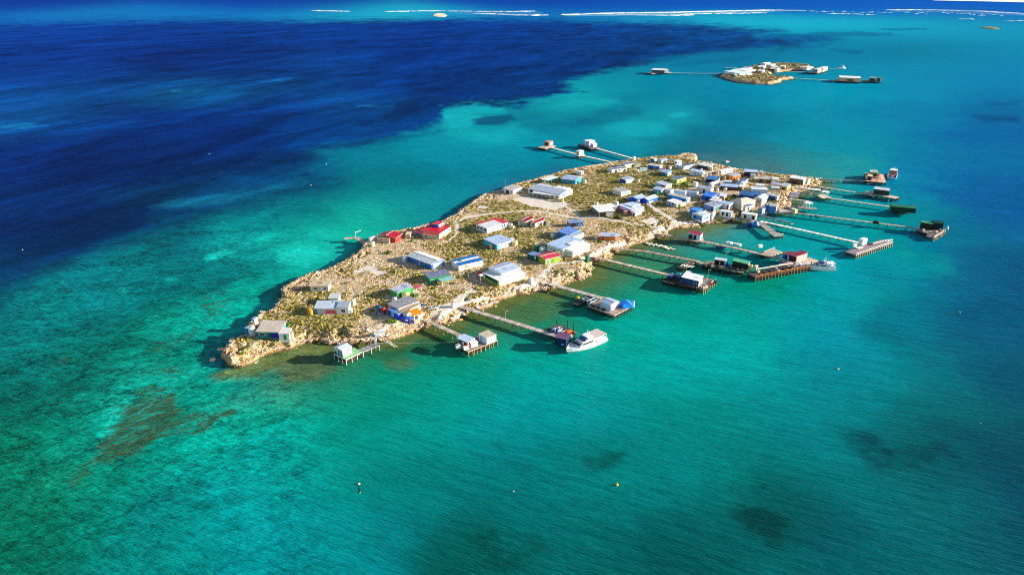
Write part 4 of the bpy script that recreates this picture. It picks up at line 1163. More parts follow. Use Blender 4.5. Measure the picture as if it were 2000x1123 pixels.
def add_block(e, base, k, name=''):
    ox, oy = e.location.x, e.location.y
    def T(p):
        return (k.o.x + p[0] * k.c - p[1] * k.s - ox, k.o.y + p[0] * k.s + p[1] * k.c - oy, p[2] + k.z)
    HOLD.append((k.o.x, k.o.y, k.c, k.s, k.a, k.b))
    a, b = k.a, k.b
    zb = -1.2 if k.z == 0 else 0.0
    # walls
    if k.posts is None:
        ring = [(0, 0), (a, 0), (a, b), (0, b)]
        if k.rt == 'gu': ring = [(0, 0), (a, 0), (a, b / 2), (a, b), (0, b), (0, b / 2)]
        if k.rt == 'gv': ring = [(0, 0), (a / 2, 0), (a, 0), (a, b), (a / 2, b), (0, b)]
        n = len(ring)
        vs = [T((x, y, zb)) for x, y in ring] + [T((x, y, k.top(x, y) - 0.02)) for x, y in ring]
        fs = [(i, (i + 1) % n, n + (i + 1) % n, n + i) for i in range(n)]
        if k.rt == 'gu': fs += [(6, 7, 8, 11), (11, 8, 9, 10)]
        elif k.rt == 'gv': fs += [(6, 7, 10, 11), (7, 8, 9, 10)]
        else: fs.append(tuple(range(n, 2 * n)))
        obj('wall', meshdata('wall', vs, fs, [mat(k.wall, k.wk)]), e)
    else:
        # open verandah: posts, and a floor slab
        np_ = max(2, int(round(a / 3.0)) + 1)
        pts = set()
        for i in range(np_):
            pts.add((0.1 + (a - 0.2) * i / (np_ - 1), 0.1)); pts.add((0.1 + (a - 0.2) * i / (np_ - 1), b - 0.1))
        nq = max(2, int(round(b / 3.0)) + 1)
        for i in range(nq):
            pts.add((0.1, 0.1 + (b - 0.2) * i / (nq - 1))); pts.add((a - 0.1, 0.1 + (b - 0.2) * i / (nq - 1)))
        pm = mat(k.posts, 'paint')
        for x, y in sorted(pts):
            m = MB(); m.box(x - .09, x + .09, y - .09, y + .09, zb, k.top(x, y) - 0.02, T=T)
            m.build('post', pm, e)
        if k.floor:
            m = MB(); m.box(0, a, 0, b, zb, 0.08, T=T)
            m.build('floor_slab', mat('9A9088', 'paint'), e)
    # roof
    if k.rt != 'none':
        o, t = k.ov, k.th
        if k.rt == 'flat':
            P = [(-o, -o), (a + o, -o), (a + o, b + o), (-o, b + o)]
            F = [(0, 1, 2, 3)]
        elif k.rt == 'gu':
            P = [(-o, -o), (a + o, -o), (a + o, b / 2), (a + o, b + o), (-o, b + o), (-o, b / 2)]
            F = [(0, 1, 2, 5), (5, 2, 3, 4)]
        elif k.rt == 'gv':
            P = [(-o, -o), (a / 2, -o), (a + o, -o), (a + o, b + o), (a / 2, b + o), (-o, b + o)]
            F = [(0, 1, 4, 5), (1, 2, 3, 4)]
        else:
            if a >= b: r1, r2 = (b / 2, b / 2), (a - b / 2, b / 2)
            else: r1, r2 = (a / 2, a / 2), (a / 2, b - a / 2)
            P = [(-o, -o), (a + o, -o), (a + o, b + o), (-o, b + o), r1, r2]
            F = [(0, 1, 5, 4), (1, 2, 5), (2, 3, 4, 5), (3, 0, 4)] if a >= b else [(0, 1, 4), (1, 2, 5, 4), (2, 3, 5), (3, 0, 4, 5)]
        n = len(P)
        tz = []
        for i, (x, y) in enumerate(P):
            if k.rt == 'hip': z = k.h + (k.rise if i > 3 else -0.05)
            elif k.rt == 'flat': z = k.top(x, y)
            elif k.rt == 'gu': z = k.h + k.rise * (1 - abs(2 * y / b - 1))
            else: z = k.h + k.rise * (1 - abs(2 * x / a - 1))
            tz.append(z)
        vs = [T((x, y, z + t)) for (x, y), z in zip(P, tz)] + [T((x, y, z)) for (x, y), z in zip(P, tz)]
        fs = list(F) + [tuple(n + i for i in reversed(f)) for f in F]
        mi = [0] * len(F) + [1] * len(F)
        rim = [0, 1, 2, 3] if k.rt == 'hip' else list(range(n))
        for q in range(len(rim)):
            i, j = rim[q], rim[(q + 1) % len(rim)]
            fs.append((n + i, n + j, j, i)); mi.append(1)
        ro = obj('roof', meshdata('roof', vs, fs, [mat(k.roof, k.rk), mat(k.fascia, 'paint')], mi), e)
        # capping along the ridge or seams of the sheets
        if k.rt in ('gu', 'gv'):
            m = MB()
            zz = k.h + k.rise + t + 0.03
            if k.rt == 'gu': m.bar(T((-o, b / 2, zz)), T((a + o, b / 2, zz)), 0.09, 4)
            else: m.bar(T((a / 2, -o, zz)), T((a / 2, b + o, zz)), 0.09, 4)
            m.build('ridge_cap', mat(k.fascia, 'paint'), ro)
        # patched sheets of another age on the larger roofs
        if k.rt in ('flat', 'gu', 'gv') and a * b > 34 and k.ru == 0:
            rr = random.Random(int(a * 100 + b * 1000))
            hx = hexlin(k.roof)
            for q in range(rr.choice((1, 1, 2, 2))):
                sh = rr.choice((0.72, 0.8, 1.18, 1.25))
                hc = ''.join('%02X' % int(255 * min(1, max(0, int(k.roof[i:i + 2], 16) / 255.0 * sh ** .6))) for i in (0, 2, 4))
                w_, l_ = rr.uniform(.9, 2.0), rr.uniform(1.8, 3.4)
                # a sheet lies wholly on one slope
                xa, xb, ya, yb = .1, a - .1, .1, b - .1
                if k.rt == 'gu': ya, yb = ((.1, b / 2 - .15), (b / 2 + .15, b - .1))[rr.random() < .5]
                if k.rt == 'gv': xa, xb = ((.1, a / 2 - .15), (a / 2 + .15, a - .1))[rr.random() < .5]
                if k.rt == 'gv': w_, l_ = l_, w_
                w_, l_ = min(w_, xb - xa), min(l_, yb - ya)
                x0, y0 = rr.uniform(xa, xb - w_), rr.uniform(ya, yb - l_)
                cs = [(x0, y0), (x0 + w_, y0), (x0 + w_, y0 + l_), (x0, y0 + l_)]
                vs = [T((x, y, k.top(x, y) + t + .035)) for x, y in cs] + [T((x, y, k.top(x, y) + t - .02)) for x, y in cs]
                obj('roof_sheet', meshdata('roof_sheet', vs, [(0, 1, 2, 3), (4, 5, 1, 0), (5, 6, 2, 1), (6, 7, 3, 2), (7, 4, 0, 3)], [mat(hc, 'roof')]), ro)
    # doors and windows: face, kind, place along it, [width, height, colour]
    for it in [q for q in k.win.split(';') if q]:
        p = it.split(',')
        face, kd, f = p[0][0], p[0][1], float(p[0][2:])
        w = float(p[1]) if len(p) > 1 and p[1] else (1.3 if kd == 'w' else 0.95)
        hh = float(p[2]) if len(p) > 2 and p[2] else (0.95 if kd == 'w' else 2.0)
        cc = p[3] if len(p) > 3 else None
        z0 = float(p[4]) if len(p) > 4 else (1.0 if kd == 'w' else 0.05)
        def Q(s_, d, z):                       # along the face, out of it, up
            return T((s_, -d, z)) if face == 'R' else T((-d, s_, z))
        ln = a if face == 'R' else b
        c0 = ln * f
        m = MB()
        m.box(c0 - w / 2 - .07, c0 + w / 2 + .07, -0.03, 0.05, z0 - (.07 if kd == 'w' else 0), z0 + hh + .07, T=lambda v: Q(*v))
        if kd == 'w':
            fr = m.build('window', FRAME, e)
            m = MB(); nb = 2 if w > 1.0 else 1
            for q in range(nb):
                s0 = c0 - w / 2 + q * w / nb
                m2 = MB(); m2.box(s0 + .03, s0 + w / nb - .03, 0.0, 0.065, z0, z0 + hh, T=lambda v: Q(*v))
                m2.build('pane', mat(cc, 'gloss') if cc else GLASS, fr)
        elif kd == 'd':
            fr = m.build('door', mat(cc, 'paint') if cc else mat('5A4636', 'paint'), e)
        else:
            m = MB()
            m.box(c0 - w / 2, c0 + w / 2, -0.03, 0.06, z0, z0 + hh, T=lambda v: Q(*v))
            fr = m.build('panel', mat(cc or '2A201A', 'paint'), e)

def house(name, label, cat, *blocks, base=None, group=None):
    p = blocks[0].o
    c = blocks[0]
    if base is None:
        mx, my = c.o.x + c.a / 2 * c.c - c.b / 2 * c.s, c.o.y + c.a / 2 * c.s + c.b / 2 * c.c
        base = 2.95
    e = thing(name, label, cat, (p.x, p.y, base), 0, group)
    for k in blocks: add_block(e, base, k)
    rr = random.Random(len(label) * 31 + int(abs(p.x) * 10))
    if c.rt in ('flat', 'gu', 'gv') and c.a * c.b > 25 and c.posts is None:
        def T(x, y, z): return (c.o.x + x * c.c - y * c.s - p.x, c.o.y + x * c.s + y * c.c - p.y, z)
        if rr.random() < .4:                     # aerial on a roof corner
            x, y = c.a * rr.uniform(.1, .9), c.b * rr.choice((.12, .88)); z = c.top(x, y)
            m = MB(); m.bar(T(x, y, z), T(x, y, z + 2.6), .045, 4); m.bar(T(x - .6, y, z + 2.5), T(x + .6, y, z + 2.5), .035, 4); m.bar(T(x - .4, y, z + 2.2), T(x + .4, y, z + 2.2), .035, 4)
            m.build('aerial', mat('B8B8B4', 'paint'), e)
        if rr.random() < .5:                     # flue or vent
            x, y = c.a * rr.uniform(.2, .8), c.b * rr.uniform(.2, .8); z = c.top(x, y)
            m = MB(); m.bar(T(x, y, z), T(x, y, z + .9), .12, 7); m.bar(T(x, y, z + .9), T(x, y, z + 1.05), .2, 7)
            m.build('flue', mat('6A6864', 'paint'), e)
    return e

def tank(p, d, h, col, label, lid=None, z=None, cat='water tank', flatlid=False, group=None):
    z = 2.85 if z is None else z
    e = thing('water_tank', label, cat, (p[0], p[1], z), 0, group)
    m = MB(); r = d / 2
    prof = [(r, -0.8), (r, h * .25), (r * 1.02, h * .26), (r, h * .28), (r, h * .6), (r * 1.02, h * .61), (r, h * .63), (r, h)]
    m.lathe(prof, 18)
    m.build('shell', mat(col, 'paint'), e, smooth=False)
    m = MB()
    m.lathe([(r * 1.04, h), (r * 1.04, h + .08), (r * .55, h + (.1 if flatlid else .3)), (r * .12, h + (.12 if flatlid else .42))], 18)
    lo = m.build('lid', mat(lid or col, 'paint'), e)
    m = MB(); m.lathe([(.28, 0), (.28, .16)], 10, (r * .35, -r * .2, h + (.1 if flatlid else .26)))
    m.build('hatch', mat('3A3A38', 'paint'), lo)
    HOLD.append((p[0] - r, p[1] - r, 1, 0, d, d))
    return e

def pole(p, h, label, z=2.9, lamp=True, col='C8C4BC', cat='pole', r=0.06, group=None):
    e = thing('lamp_post' if lamp else 'mast', label, cat, (p[0], p[1], z), 0, group)
    m = MB(); m.bar((0, 0, -0.5), (0, 0, h), r, 6, r * .7)
    m.build('shaft', mat(col, 'paint'), e)
    if lamp:
        m = MB(); m.bar((0, 0, h - .05), (0.7, -0.2, h + .1), 0.05, 5); m.box(.5, 1.0, -.35, -.05, h + .02, h + .18)
        m.build('lamp', mat('EDEDE6', 'paint'), e)
    return e
W_, G_, BG = 'E9EBEC', 'A9B4C4', 'BDB2A0'
LB = 'B4C6DC'      # pale blue-grey sheet roofing
SL = '5D6980'      # slate grey sheet roofing

# --- southern point
house('fishing_hut', 'teal and blue hut with a wide beige roof on the southern point', 'hut',
      Bk((-91.96,223.14), (-83.98,222.11), (-84.71,229.64), 2.6, '2E9A8E', 'BFB4A4', rv=0.1, ru=0.5, ov=.45, fascia='E9EBEC', win='Lp0.18,3.2,1.9,2323B0,.1;Lw0.78,1.6,1.0;Ld0.45,1,1.9,1F5C56'),
      Bk((-91.98,222.72), (-86.99,222.47), (-87.15,223.44), 2.3, '2A8F86', '8FA596', posts='2E9A8E', ov=.1))
house('store_shed', 'small white shed with a green door beside the beige-roofed hut', 'shed',
      Bk((-83.76,220.92), (-80.04,220.92), (-80.44,224.78), 2.5, 'E4ECE8', 'DAD8CE', ru=.2, ov=.15, win='Ld0.42,.9,1.9,1E8A4A'))
tank((-79.84,222.53), 1.5, 2.2, 'E8A898', 'pink round tank against the white shed with the green door')
tank((-97.03,225.89), 1.8, 2.6, '2F7FC4', 'blue round tank at the cliff edge beside the beige-roofed hut', '7FA8D0')
tank((-94.83,225.27), 2.8, 2.6, 'CFE0DC', 'white round tank at the cliff edge between a blue and a rust tank', 'E8EAE8')
tank((-93.39,225.89), 1.3, 2.6, 'B0553A', 'rust red tank on the corner of the beige-roofed hut')
tank((-97.00,234.15), 2.2, 2.2, 'DDE6EE', 'white tank with blue shade behind the beige-roofed hut', 'A8C4E0')
house('house', 'white house with grey roofs and a red and blue verandah screen', 'house',
      Bk((-76.25,242.22), (-67.85,242.08), (-68.48,248.01), 2.6, 'D6DCE2', 'B9C6D6', ru=.3, ov=.4, fascia='F0F0F0', win='Lp0.3,4.0,1.5,D85A66,.3;Lp0.72,2.4,1.5,C4C8C4,.4;Lp0.96,1.0,2.2,2E8FC8,.1'),
      Bk((-67.73,242.08), (-63.39,242.08), (-63.72,247.00), 2.9, 'F2F4F6', '9AA6B4', ru=.35, ov=.2, fascia='F0F0F0', win='Lw0.45,1.6,1.2,3A4650,.9'),
      Bk((-63.30,242.22), (-62.19,242.36), (-62.39,244.45), 1.6, 'EFEFEF', 'E6E6E6', ov=.05),
      Bk((-72.98,251.13), (-69.26,251.13), (-69.91,255.60), 2.75, 'D8D8D8', 'C2C6C2', ov=.3, fascia='F0F0F0'))
tank((-78.06,242.22), 2.6, 2.4, 'D9A63A', 'yellow round tank beside the house with the red screen')
tank((-70.65,254.47), 2.4, 2.0, 'E6E6E2', 'white tank behind the house with the red screen')
tank((-63.41,250.62), 2.3, 2.2, 'EFD9A8', 'cream tank right of the house with the red screen')
house('store_shed', 'small cream shed with a beige roof on bare rock near the western cliff', 'shed',
      Bk((-83.94,264.38), (-76.51,263.63), (-77.42,268.97), 2.5, 'E2D6C2', 'C4AE8E', ov=.25, win='Lw0.72,1.4,.8;Ld0.4,.9,1.9,F0F0F0;Lw0.18,.8,.8'))

# --- green huts and the orange awning
house('house', 'green hut with a pale grey roof and a small red lean-to', 'house',
      Bk((-50.30,258.29), (-46.48,256.15), (-40.45,261.95), 2.7, '2FA052', 'A4AEC0', ru=0, rv=.5, ov=.2, win='Rd0.25,1.0,2.0,1C6A38;Lw0.6,.9,.8'),
      Bk((-42.05,263.13), (-39.64,261.95), (-37.73,264.73), 2.0, 'C8505C', 'C8465A', posts='E0D8D0', ov=.1))
tank((-43.06,256.53), 2.6, 2.7, 'EFC98C', 'beige round tank against the green hut with the red lean-to')
tank((-47.30,253.51), 1.9, 1.8, 'F0DCE0', 'pale pink tank in front of the green hut')
house('house', 'green house with a slate roof and a pale blue lean-to', 'house',
      Bk((-38.48,275.85), (-34.94,271.02), (-26.16,274.99), 2.6, '1F9A50', '6F7A92', rv=.4, ov=.25, win='Rw0.12,1.5,.9;Rd0.3,1,2,1C6A38;Lw0.5'),
      Bk((-31.79,271.02), (-29.63,269.11), (-24.43,272.03), 2.0, '5CB878', '8FB4C4', posts='D8C890', ov=.1, rv=.2),
      Bk((-31.93,270.77), (-29.96,269.11), (-29.52,269.69), 1.7, 'E0C070', 'E8CC88', ov=.05))
house('house', 'pink house with a grey flat roof and an orange awning', 'house',
      Bk((-48.68,245.17), (-43.75,240.65), (-36.52,247.66), 2.9, 'E8B8C0', '8E8E94', rv=.2, ov=.15, fascia='F2DCD4', win='Ld0.3,.9,2,9A5A60'),
      Bk((-43.59,239.62), (-41.35,237.94), (-36.08,245.87), 2.5, 'E8D8C0', 'A89474', ru=0, ov=.1),
      Bk((-47.73,241.54), (-43.26,236.80), (-41.50,238.95), 2.4, '2E50D8', '5A86B8', ov=.1, fascia='F4F0E4', win='Lp0.55,1.6,2.0,9CC4E8,.1;Rp.5,1.4,2.0,1E3CC0,.1'),
      Bk((-42.88,236.27), (-38.81,235.60), (-38.24,237.94), 0.9, '2A48C8', '4068D0', ov=.0, win='Lp0.3,1.2,.7,F0F0F0,.1'),
      Bk((-39.07,237.94), (-37.17,236.13), (-34.72,239.29), 2.3, 'FF7A10', 'FF7410', rt='flat', rv=.9, posts='F0ECE4', ov=.15, fascia='FF8A20'),
      Bk((-36.24,238.61), (-35.84,238.27), (-34.78,239.29), 1.0, 'F4F4F0', 'F4F4F0', ov=0))
tank((-49.93,242.51), 2.0, 2.3, 'C8281E', 'red tank beside the house with the orange awning', 'D83A2A')
tank((-48.14,241.33), 1.0, 1.5, '2A8A78', 'green drum beside the red tank', cat='drum')
tank((-51.76,244.32), 1.9, 2.2, '2E6EA8', 'blue tank in the shade left of the red tank')
tank((-35.88,250.04), 1.0, 1.3, '2A50C0', 'small blue and white tank by the pink house', 'F0F0F0')
house('outhouse', 'narrow white outhouse with a red roof at the head of the long jetty', 'outhouse',
      Bk((-24.49,248.38), (-23.33,247.66), (-22.55,248.38), 2.1, 'E6E2E6', 'C06A60', ov=.08))
house('outhouse', 'small white kiosk at the head of the jetty beside the cream shed', 'outhouse',
      Bk((7.35,273.02), (8.31,272.13), (9.32,273.02), 2.2, 'DCEEE8', 'F0F2F0', ov=.08, win='Rd0.5,.8,1.8,A8D0C8'))
house('outhouse', 'dark green kiosk at the head of the jetty below the large white house', 'outhouse',
      Bk((34.21,300.32), (35.10,299.28), (35.77,300.64), 1.9, '1F6A48', '3A8A64', ov=.05))
house('warehouse', 'large cream shed with a raised pale blue roof and green side wall', 'warehouse',
      Bk((-13.07,277.09), (-5.38,268.61), (6.16,276.81), 2.7, 'EFE6BC', 'EEF2F4', rt='flat', ov=.35, fascia='F4F4F2', win='Lp0.5,9.0,1.7,1E5A34,.9;Lp0.5,9.2,.5,9CC81E,.3;Rp0.1,1.6,1.6,F4EED4,.5;Rp0.24,1.6,1.6,F4EED4,.5;Rp0.38,1.6,1.6,F4EED4,.5;Rp0.52,1.6,1.6,F4EED4,.5;Rp0.66,1.6,1.6,F4EED4,.5;Rp0.8,1.6,1.6,F4EED4,.5'),
      Bk((-11.04,280.14), (-4.41,274.09), (4.32,280.51), 3.7, 'EAF0F6', 'A8BCD8', rt='gu', rise=.5, z=0, ov=.25, fascia='F4F4F2'))
tank((-13.98,279.21), 2.0, 2.4, 'A82A2A', 'dark red tank beside the large cream shed')
house('store_shed', 'small red shed behind the large cream shed', 'shed',
      Bk((-8.21,287.97), (-6.60,286.99), (-5.00,289.93), 1.9, 'B03A34', 'B8584A', ov=.1))
pole((-13.39,271.95), 3.4, 'lamp post with a round white lantern left of the cream shed', lamp=False, col='D8C8B0', r=.12, cat='lamp post')
e = thing('lantern_bowl', 'round white lantern bowl on the post left of the cream shed', 'lantern', (*(-13.39,271.95), 6.2))
m = MB(); m.lathe([(.25, 0), (.9, .45), (1.0, .8), (.8, 1.0), (.2, 1.1)], 12); m.build('bowl', mat('F4F2EC', 'paint'), e)
_kb = Bk((-28.21,290.86), (-23.68,285.86), (-12.69,291.81), 2.6, 'F0F0EA', '2468B0', rv=.5, ov=.25, fascia='F4F4F4', win='Rw0.32,1.7,1.1,C8924A;Rd0.7,.9,1.9,E0DCD0')
_kw = Bk((-28.21,290.86), (-23.68,285.86), (-12.69,291.81), 2.6 + .25, 'F0F0EA', 'EAF0F4', rv=.5 / _kb.b, ov=.26, th=.17, fascia='F4F4F4')
_kw.o = _kb.o + Vector((-_kb.s, _kb.c)) * _kb.b * .5
_kw.b = 1.0
house('house', 'long white house with a blue roof banded in white', 'house', _kb, _kw)
tank((-23.34,291.14), 1.6, 2.0, '3A9A62', 'green tank on a white stand beside the blue-roofed house', z=4.2)
house('tank_stand', 'white block stand under the green tank', 'stand',
      Bk((-24.76,287.88), (-23.73,285.59), (-21.67,286.96), 1.9, 'ECE8E0', 'E8E8E4', ov=.05, win='Lp0.5,.7,1.4,3A2A22,.1'))
house('warehouse', 'long blue-walled shed with a white gabled roof', 'warehouse',
      Bk((-48.77,297.57), (-35.99,287.14), (-30.41,292.37), 2.7, '2C66B4', 'D8DCDC', rt='gv', rise=.8, ov=.25, fascia='F4F4F4', win='Rp0.5,5.2,2.5,DCE6F0,.05;Rd0.55,1.0,2.0,2A201A;Lw0.3,.9,.9;Lw0.65,.9,.9;Lp0.5,.5,2.0,F0F0F0,.1'))
tank((-49.63,297.57), 2.2, 2.2, 'C4D2E4', 'pale blue tank at the end of the long blue shed')
# --- stone houses on the western cliff
house('stone_house', 'stone house with a red roof and white gable trim on the western cliff', 'house',
      Bk((-67.29,324.20), (-57.67,323.07), (-53.81,329.13), 2.5, 'B8382C', 'AC1226', rt='gu', rise=.9, ov=.4, fascia='F0E4E0', win='Rp0.5,3.4,2.0,D8402C,.1;Lp0.8,3.0,1.9,7A1414,.1'),
      Bk((-66.93,324.76), (-60.66,322.28), (-60.24,325.90), 2.3, 'C8B298', 'C0AC94', ov=.0, wk='stone', rk='stone', win='Lw0.6,.7,.7'),
      Bk((-53.81,329.13), (-51.19,329.13), (-50.87,334.08), 2.0, 'C4AA8C', 'C8B298', ov=.0, wk='stone', rk='stone'))
house('stone_house', 'stone house with a red roof and a blue dormer on the western cliff', 'house',
      Bk((-47.49,332.30), (-36.55,329.13), (-29.98,339.15), 2.6, 'D0BA9C', 'C0182E', rt='flat', rv=.3, ru=.3, ov=.15, wk='stone', fascia='D8B8A8', win='Rw0.3,.9,.9;Rw0.55,.9,.9;Rw0.85,.9,.9;Lw0.4,1,.8'),
      Bk((-45.00,329.60), (-36.50,327.74), (-36.23,329.83), 2.3, 'CDB89C', 'D8402E', ov=.0, wk='stone', win='Lw0.8,.9,.8'),
      Bk((-49.65,332.30), (-45.42,331.47), (-44.56,337.69), 2.2, '2E64C8', 'C42A3A', ov=.15, posts='3A70C8'),
      Bk((-41.48,339.52), (-37.78,337.69), (-35.00,342.36), 4.4, '2A6AD8', 'C83244', rt='flat', ov=.12, fascia='F0E0C8', win='Rp0.5,3.2,2.2,F0DCB8,2.2;Rw0.5,.8,.7,3A3A30,3.2'))
tank((-50.79,338.91), 1.9, 2.4, 'D8C49C', 'sandy tank between the two red-roofed stone houses')
tank((-68.20,318.07), 2.5, 2.2, 'DCE0B8', 'pale green tank on the cliff beside the stone house')
house('store_shed', 'white block wall yard by the tank on the western cliff', 'yard wall',
      Bk((-71.08,323.95), (-69.97,323.16), (-68.18,326.36), 2.2, 'E8E0D4', 'D8CCC0', ov=.0))
# --- houses in the middle
house('house', 'white house with a red roof edge and large white roof panel', 'house',
      Bk((-19.52,342.41), (-12.76,336.96), (-1.60,346.13), 2.7, 'F0F0EC', 'C83240', rt='flat', rv=.25, ru=.25, ov=.45, fascia='F4ECEC', win='Lw0.2,1.6,1.2;Lw0.5,1.6,1.2,2A3A6A;Lw0.8,1.6,1.2;Rw0.62,1.1,1.3;Rw0.74,1.1,1.3;Rw0.86,1.1,1.3;Rw0.25,1.8,.5,B8B0A0'),
      Bk((-17.61,341.75), (-12.76,336.96), (-5.01,343.46), 2.86, 'F0F0EC', 'D2D8D8', rt='flat', ru=.18, rv=.17, ov=.42, fascia='E8ECEC'))
tank((-0.74,347.48), 2.2, 1.9, 'ECE8E0', 'white tank beside the white house with the red-edged white roof', flatlid=True)
tank((0.30,345.06), 1.8, 1.4, 'E8D8C0', 'low cream tank beside the white tank')
house('house', 'grey house with two dark red roofs split by a white ridge', 'house',
      Bk((3.50,351.84), (7.16,348.83), (11.25,355.32), 2.5, 'B8AC98', '8A1828', rt='gu', rise=.6, ov=.25, fascia='F4ECE8', win='Rp.6,2.0,1.9,2A2018,.05'),
      Bk((9.77,348.83), (12.39,346.67), (17.22,352.54), 2.5, 'D8CFBE', '94182A', rt='gu', rise=.6, ov=.3, fascia='F4ECE8', win='Rw0.35,1.0,.9;Lw.5'))
tank((4.23,350.74), 1.9, 1.9, 'C8C4BC', 'grey tank left of the dark red roofs')
tank((17.55,350.19), 2.0, 1.9, '2E5A58', 'dark green tank right of the dark red roofs')
house('house', 'teal and white house with a plain pale blue roof', 'house',
      Bk((-13.45,321.00), (-7.31,313.16), (0.12,319.83), 2.6, '48B4CC', 'A9BDDA', rv=.3, ov=.3, fascia='EAF2F8', win='Rp0.5,7.6,2.5,F0F0E8,.02;Rw0.75,2.6,.6,6A6A50;Rd0.2,.9,1.8,E8DCC0;Ld0.2,.9,1.9,2A7A90'),
      Bk((-1.01,322.42), (0.12,321.24), (0.61,322.42), 2.4, 'F0F0E8', 'F0F4F6', ov=.3))
tank((1.29,319.48), 3.2, 2.2, 'EBCF98', 'large beige tank at the corner of the teal house')
tank((-10.05,314.86), 1.6, 2.0, 'E0BFA0', 'small pinkish tank in front of the teal house')
house('store_shed', 'blue-grey shed with an open dark front in the middle of the island', 'shed',
      Bk((28.22,350.74), (30.11,346.94), (37.94,347.48), 2.3, '4A6A96', '8298C4', rv=.3, ov=.2, win='Rp0.3,3.0,1.9,3A3028,.05;Rp.75,2.2,2.0,5A86B8,.05'))
house('house', 'long house with a bright blue roof behind the large white house', 'house',
      Bk((22.21,329.92), (28.93,326.98), (35.95,334.03), 2.7, '3A7CC8', '5C86C8', rv=.5, ov=.2, fascia='F0F0F0'),
      Bk((28.65,326.01), (30.00,325.05), (36.34,331.53), 2.3, 'D8DCE4', 'A8AEC4', ov=.15, fascia='F0F0F0'))
tank((20.47,331.53), 1.9, 2.0, 'E0E4E4', 'white tank at the left end of the bright blue roof')
house('house', 'large white house with a broad pale blue roof and front annex', 'house',
      Bk((15.77,309.48), (24.20,304.57), (36.01,316.35), 3.6, 'DDE8F4', 'A3BCDF', rv=.3, ru=-.2, ov=.3, fascia='F4F6F8', win='Lw0.5,1.2,.9,3A6AA0;Lw0.85,1.2,.9,3A6AA0'),
      Bk((24.01,305.65), (28.50,303.29), (38.55,312.49), 2.8, 'F2F4F6', 'EFF1F4', rt='flat', rv=.4, ov=.25, fascia='F8F8F8', win='Lp0.4,2.6,.5,8A96A4,1.2'),
      Bk((26.13,310.92), (28.04,309.26), (32.27,313.73), 4.0, 'F4F4F4', 'E8ECF2', ov=.1))
for p_, c_, l_ in (((12.01,311.82), '1E7A54', 'dark green tank, leftmost of the row before the white house'), ((14.59,309.26), 'CDD6CE', 'pale tank beside the dark green one before the white house'),
                   ((18.18,307.61), 'D8CDB4', 'pale tank third in the row before the white house'), ((21.97,305.98), 'DCC8A4', 'beige tank closest to the wall in the row before the white house')):
    tank(p_, 3.1, 2.5, c_, l_, 'E4E0D2' if c_ != '1E7A54' else None)
house('house', 'green house with a red roof and a blue-roofed lean-to', 'house',
      Bk((10.75,298.86), (15.16,293.73), (22.74,297.51), 2.6, '8CA83A', 'C43A50', rt='gu', rise=.5, ov=.3, fascia='F4ECE8', win='Rw0.18,1.6,1.6,7A8AA0,.4;Rd0.5,1,1.9,6A8A2A'),
      Bk((7.55,302.01), (11.37,298.03), (13.98,301.69), 2.2, '2A5048', '6A92C4', ov=.1, win='Lw0.15,.8,1.0,B0BCC8'))
tank((24.06,299.07), 1.0, 1.5, '4A3A2A', 'brown drum beside the red-roofed green house', cat='drum')
house('fishing_hut', 'orange hut with a pale curved roof by the eastern shore', 'hut',
      Bk((44.19,326.98), (51.45,326.01), (52.86,330.91), 2.2, 'F07A1E', 'B8C8E4', rt='gv', rise=.35, ov=.2, fascia='DCE4F0', win='Lw0.25,1.0,.8;Lw0.58,1.2,.8;Ld0.85,.9,1.9,B8480E'),
      Bk((51.53,326.01), (53.81,326.49), (54.73,330.91), 2.1, 'E8DCA0', 'B8C8E4', rt='gv', rise=.35, ov=.1, posts='F4ECD0'))
tank((42.46,328.69), 1.9, 1.9, 'B8B2A8', 'grey tank beside the orange hut')

# --- northern houses, west side
house('house', 'white hut with a grey roof beside the gravel pad on the west shore', 'house',
      Bk((-5.60,412.49), (0.62,409.09), (6.90,415.94), 2.7, 'F0F0EE', 'B4B0A8', rv=.4, ov=.3, fascia='F4F4F2', win='Lp0.6,2.2,1.9,2A3440,.05;Lw0.2,.9,.8'))
house('long_house', 'long white house with a grey and white roof by the gravel pad', 'house',
      Bk((8.86,411.12), (28.78,399.18), (38.34,409.43), 2.8, 'ECECEA', 'B2BAC8', rt='gv', rise=.9, ov=.3, fascia='F4F4F2', win='Rw0.3,1.6,1.3;Rw0.7,.8,.8;Lw0.9,2.2,1.5;Lw0.7,2.0,1.2;Lw0.55,2.0,1.2;Lw0.4,2.0,1.2;Lw0.25,2.0,1.2;Lw0.1,2.0,1.2'),
      Bk((12.47,405.74), (28.09,397.57), (29.14,401.13), 2.3, 'F4F4F2', 'E4E8E6', posts='F4F4F2', ov=.2),
      Bk((23.11,409.43), (30.80,405.24), (36.84,411.12), 3.3, 'F2F2F2', 'EEF0F0', rt='gv', rise=.4, ov=.2))
tank((27.32,395.49), 2.0, 2.0, 'CDBF98', 'stone coloured tank at the end of the long white house')
tank((29.70,394.38), 1.8, 1.8, 'E0C987', 'yellow tank at the end of the long white house')
house('house', 'teal house with pale blue roof and open verandah wing', 'house',
      Bk((30.71,434.74), (40.58,432.12), (47.28,440.45), 2.8, '2E9AC4', 'A8B8D4', rt='gv', rise=.6, ov=.35, fascia='F0F6F8', win='Rp0.4,3.5,1.6,1C8A94,.3;Lw0.3,1.4,1.2;Lw0.7,1.4,1.2'),
      Bk((18.10,435.87), (23.06,432.87), (31.02,439.68), 2.4, '3AA8B0', 'E4EAEE', posts='3AA8A8', ov=.25, ru=.3, fascia='3AA8A8'))
tank((46.93,435.31), 1.7, 2.3, 'F0ECE6', 'white tank at the corner of the teal verandah house')
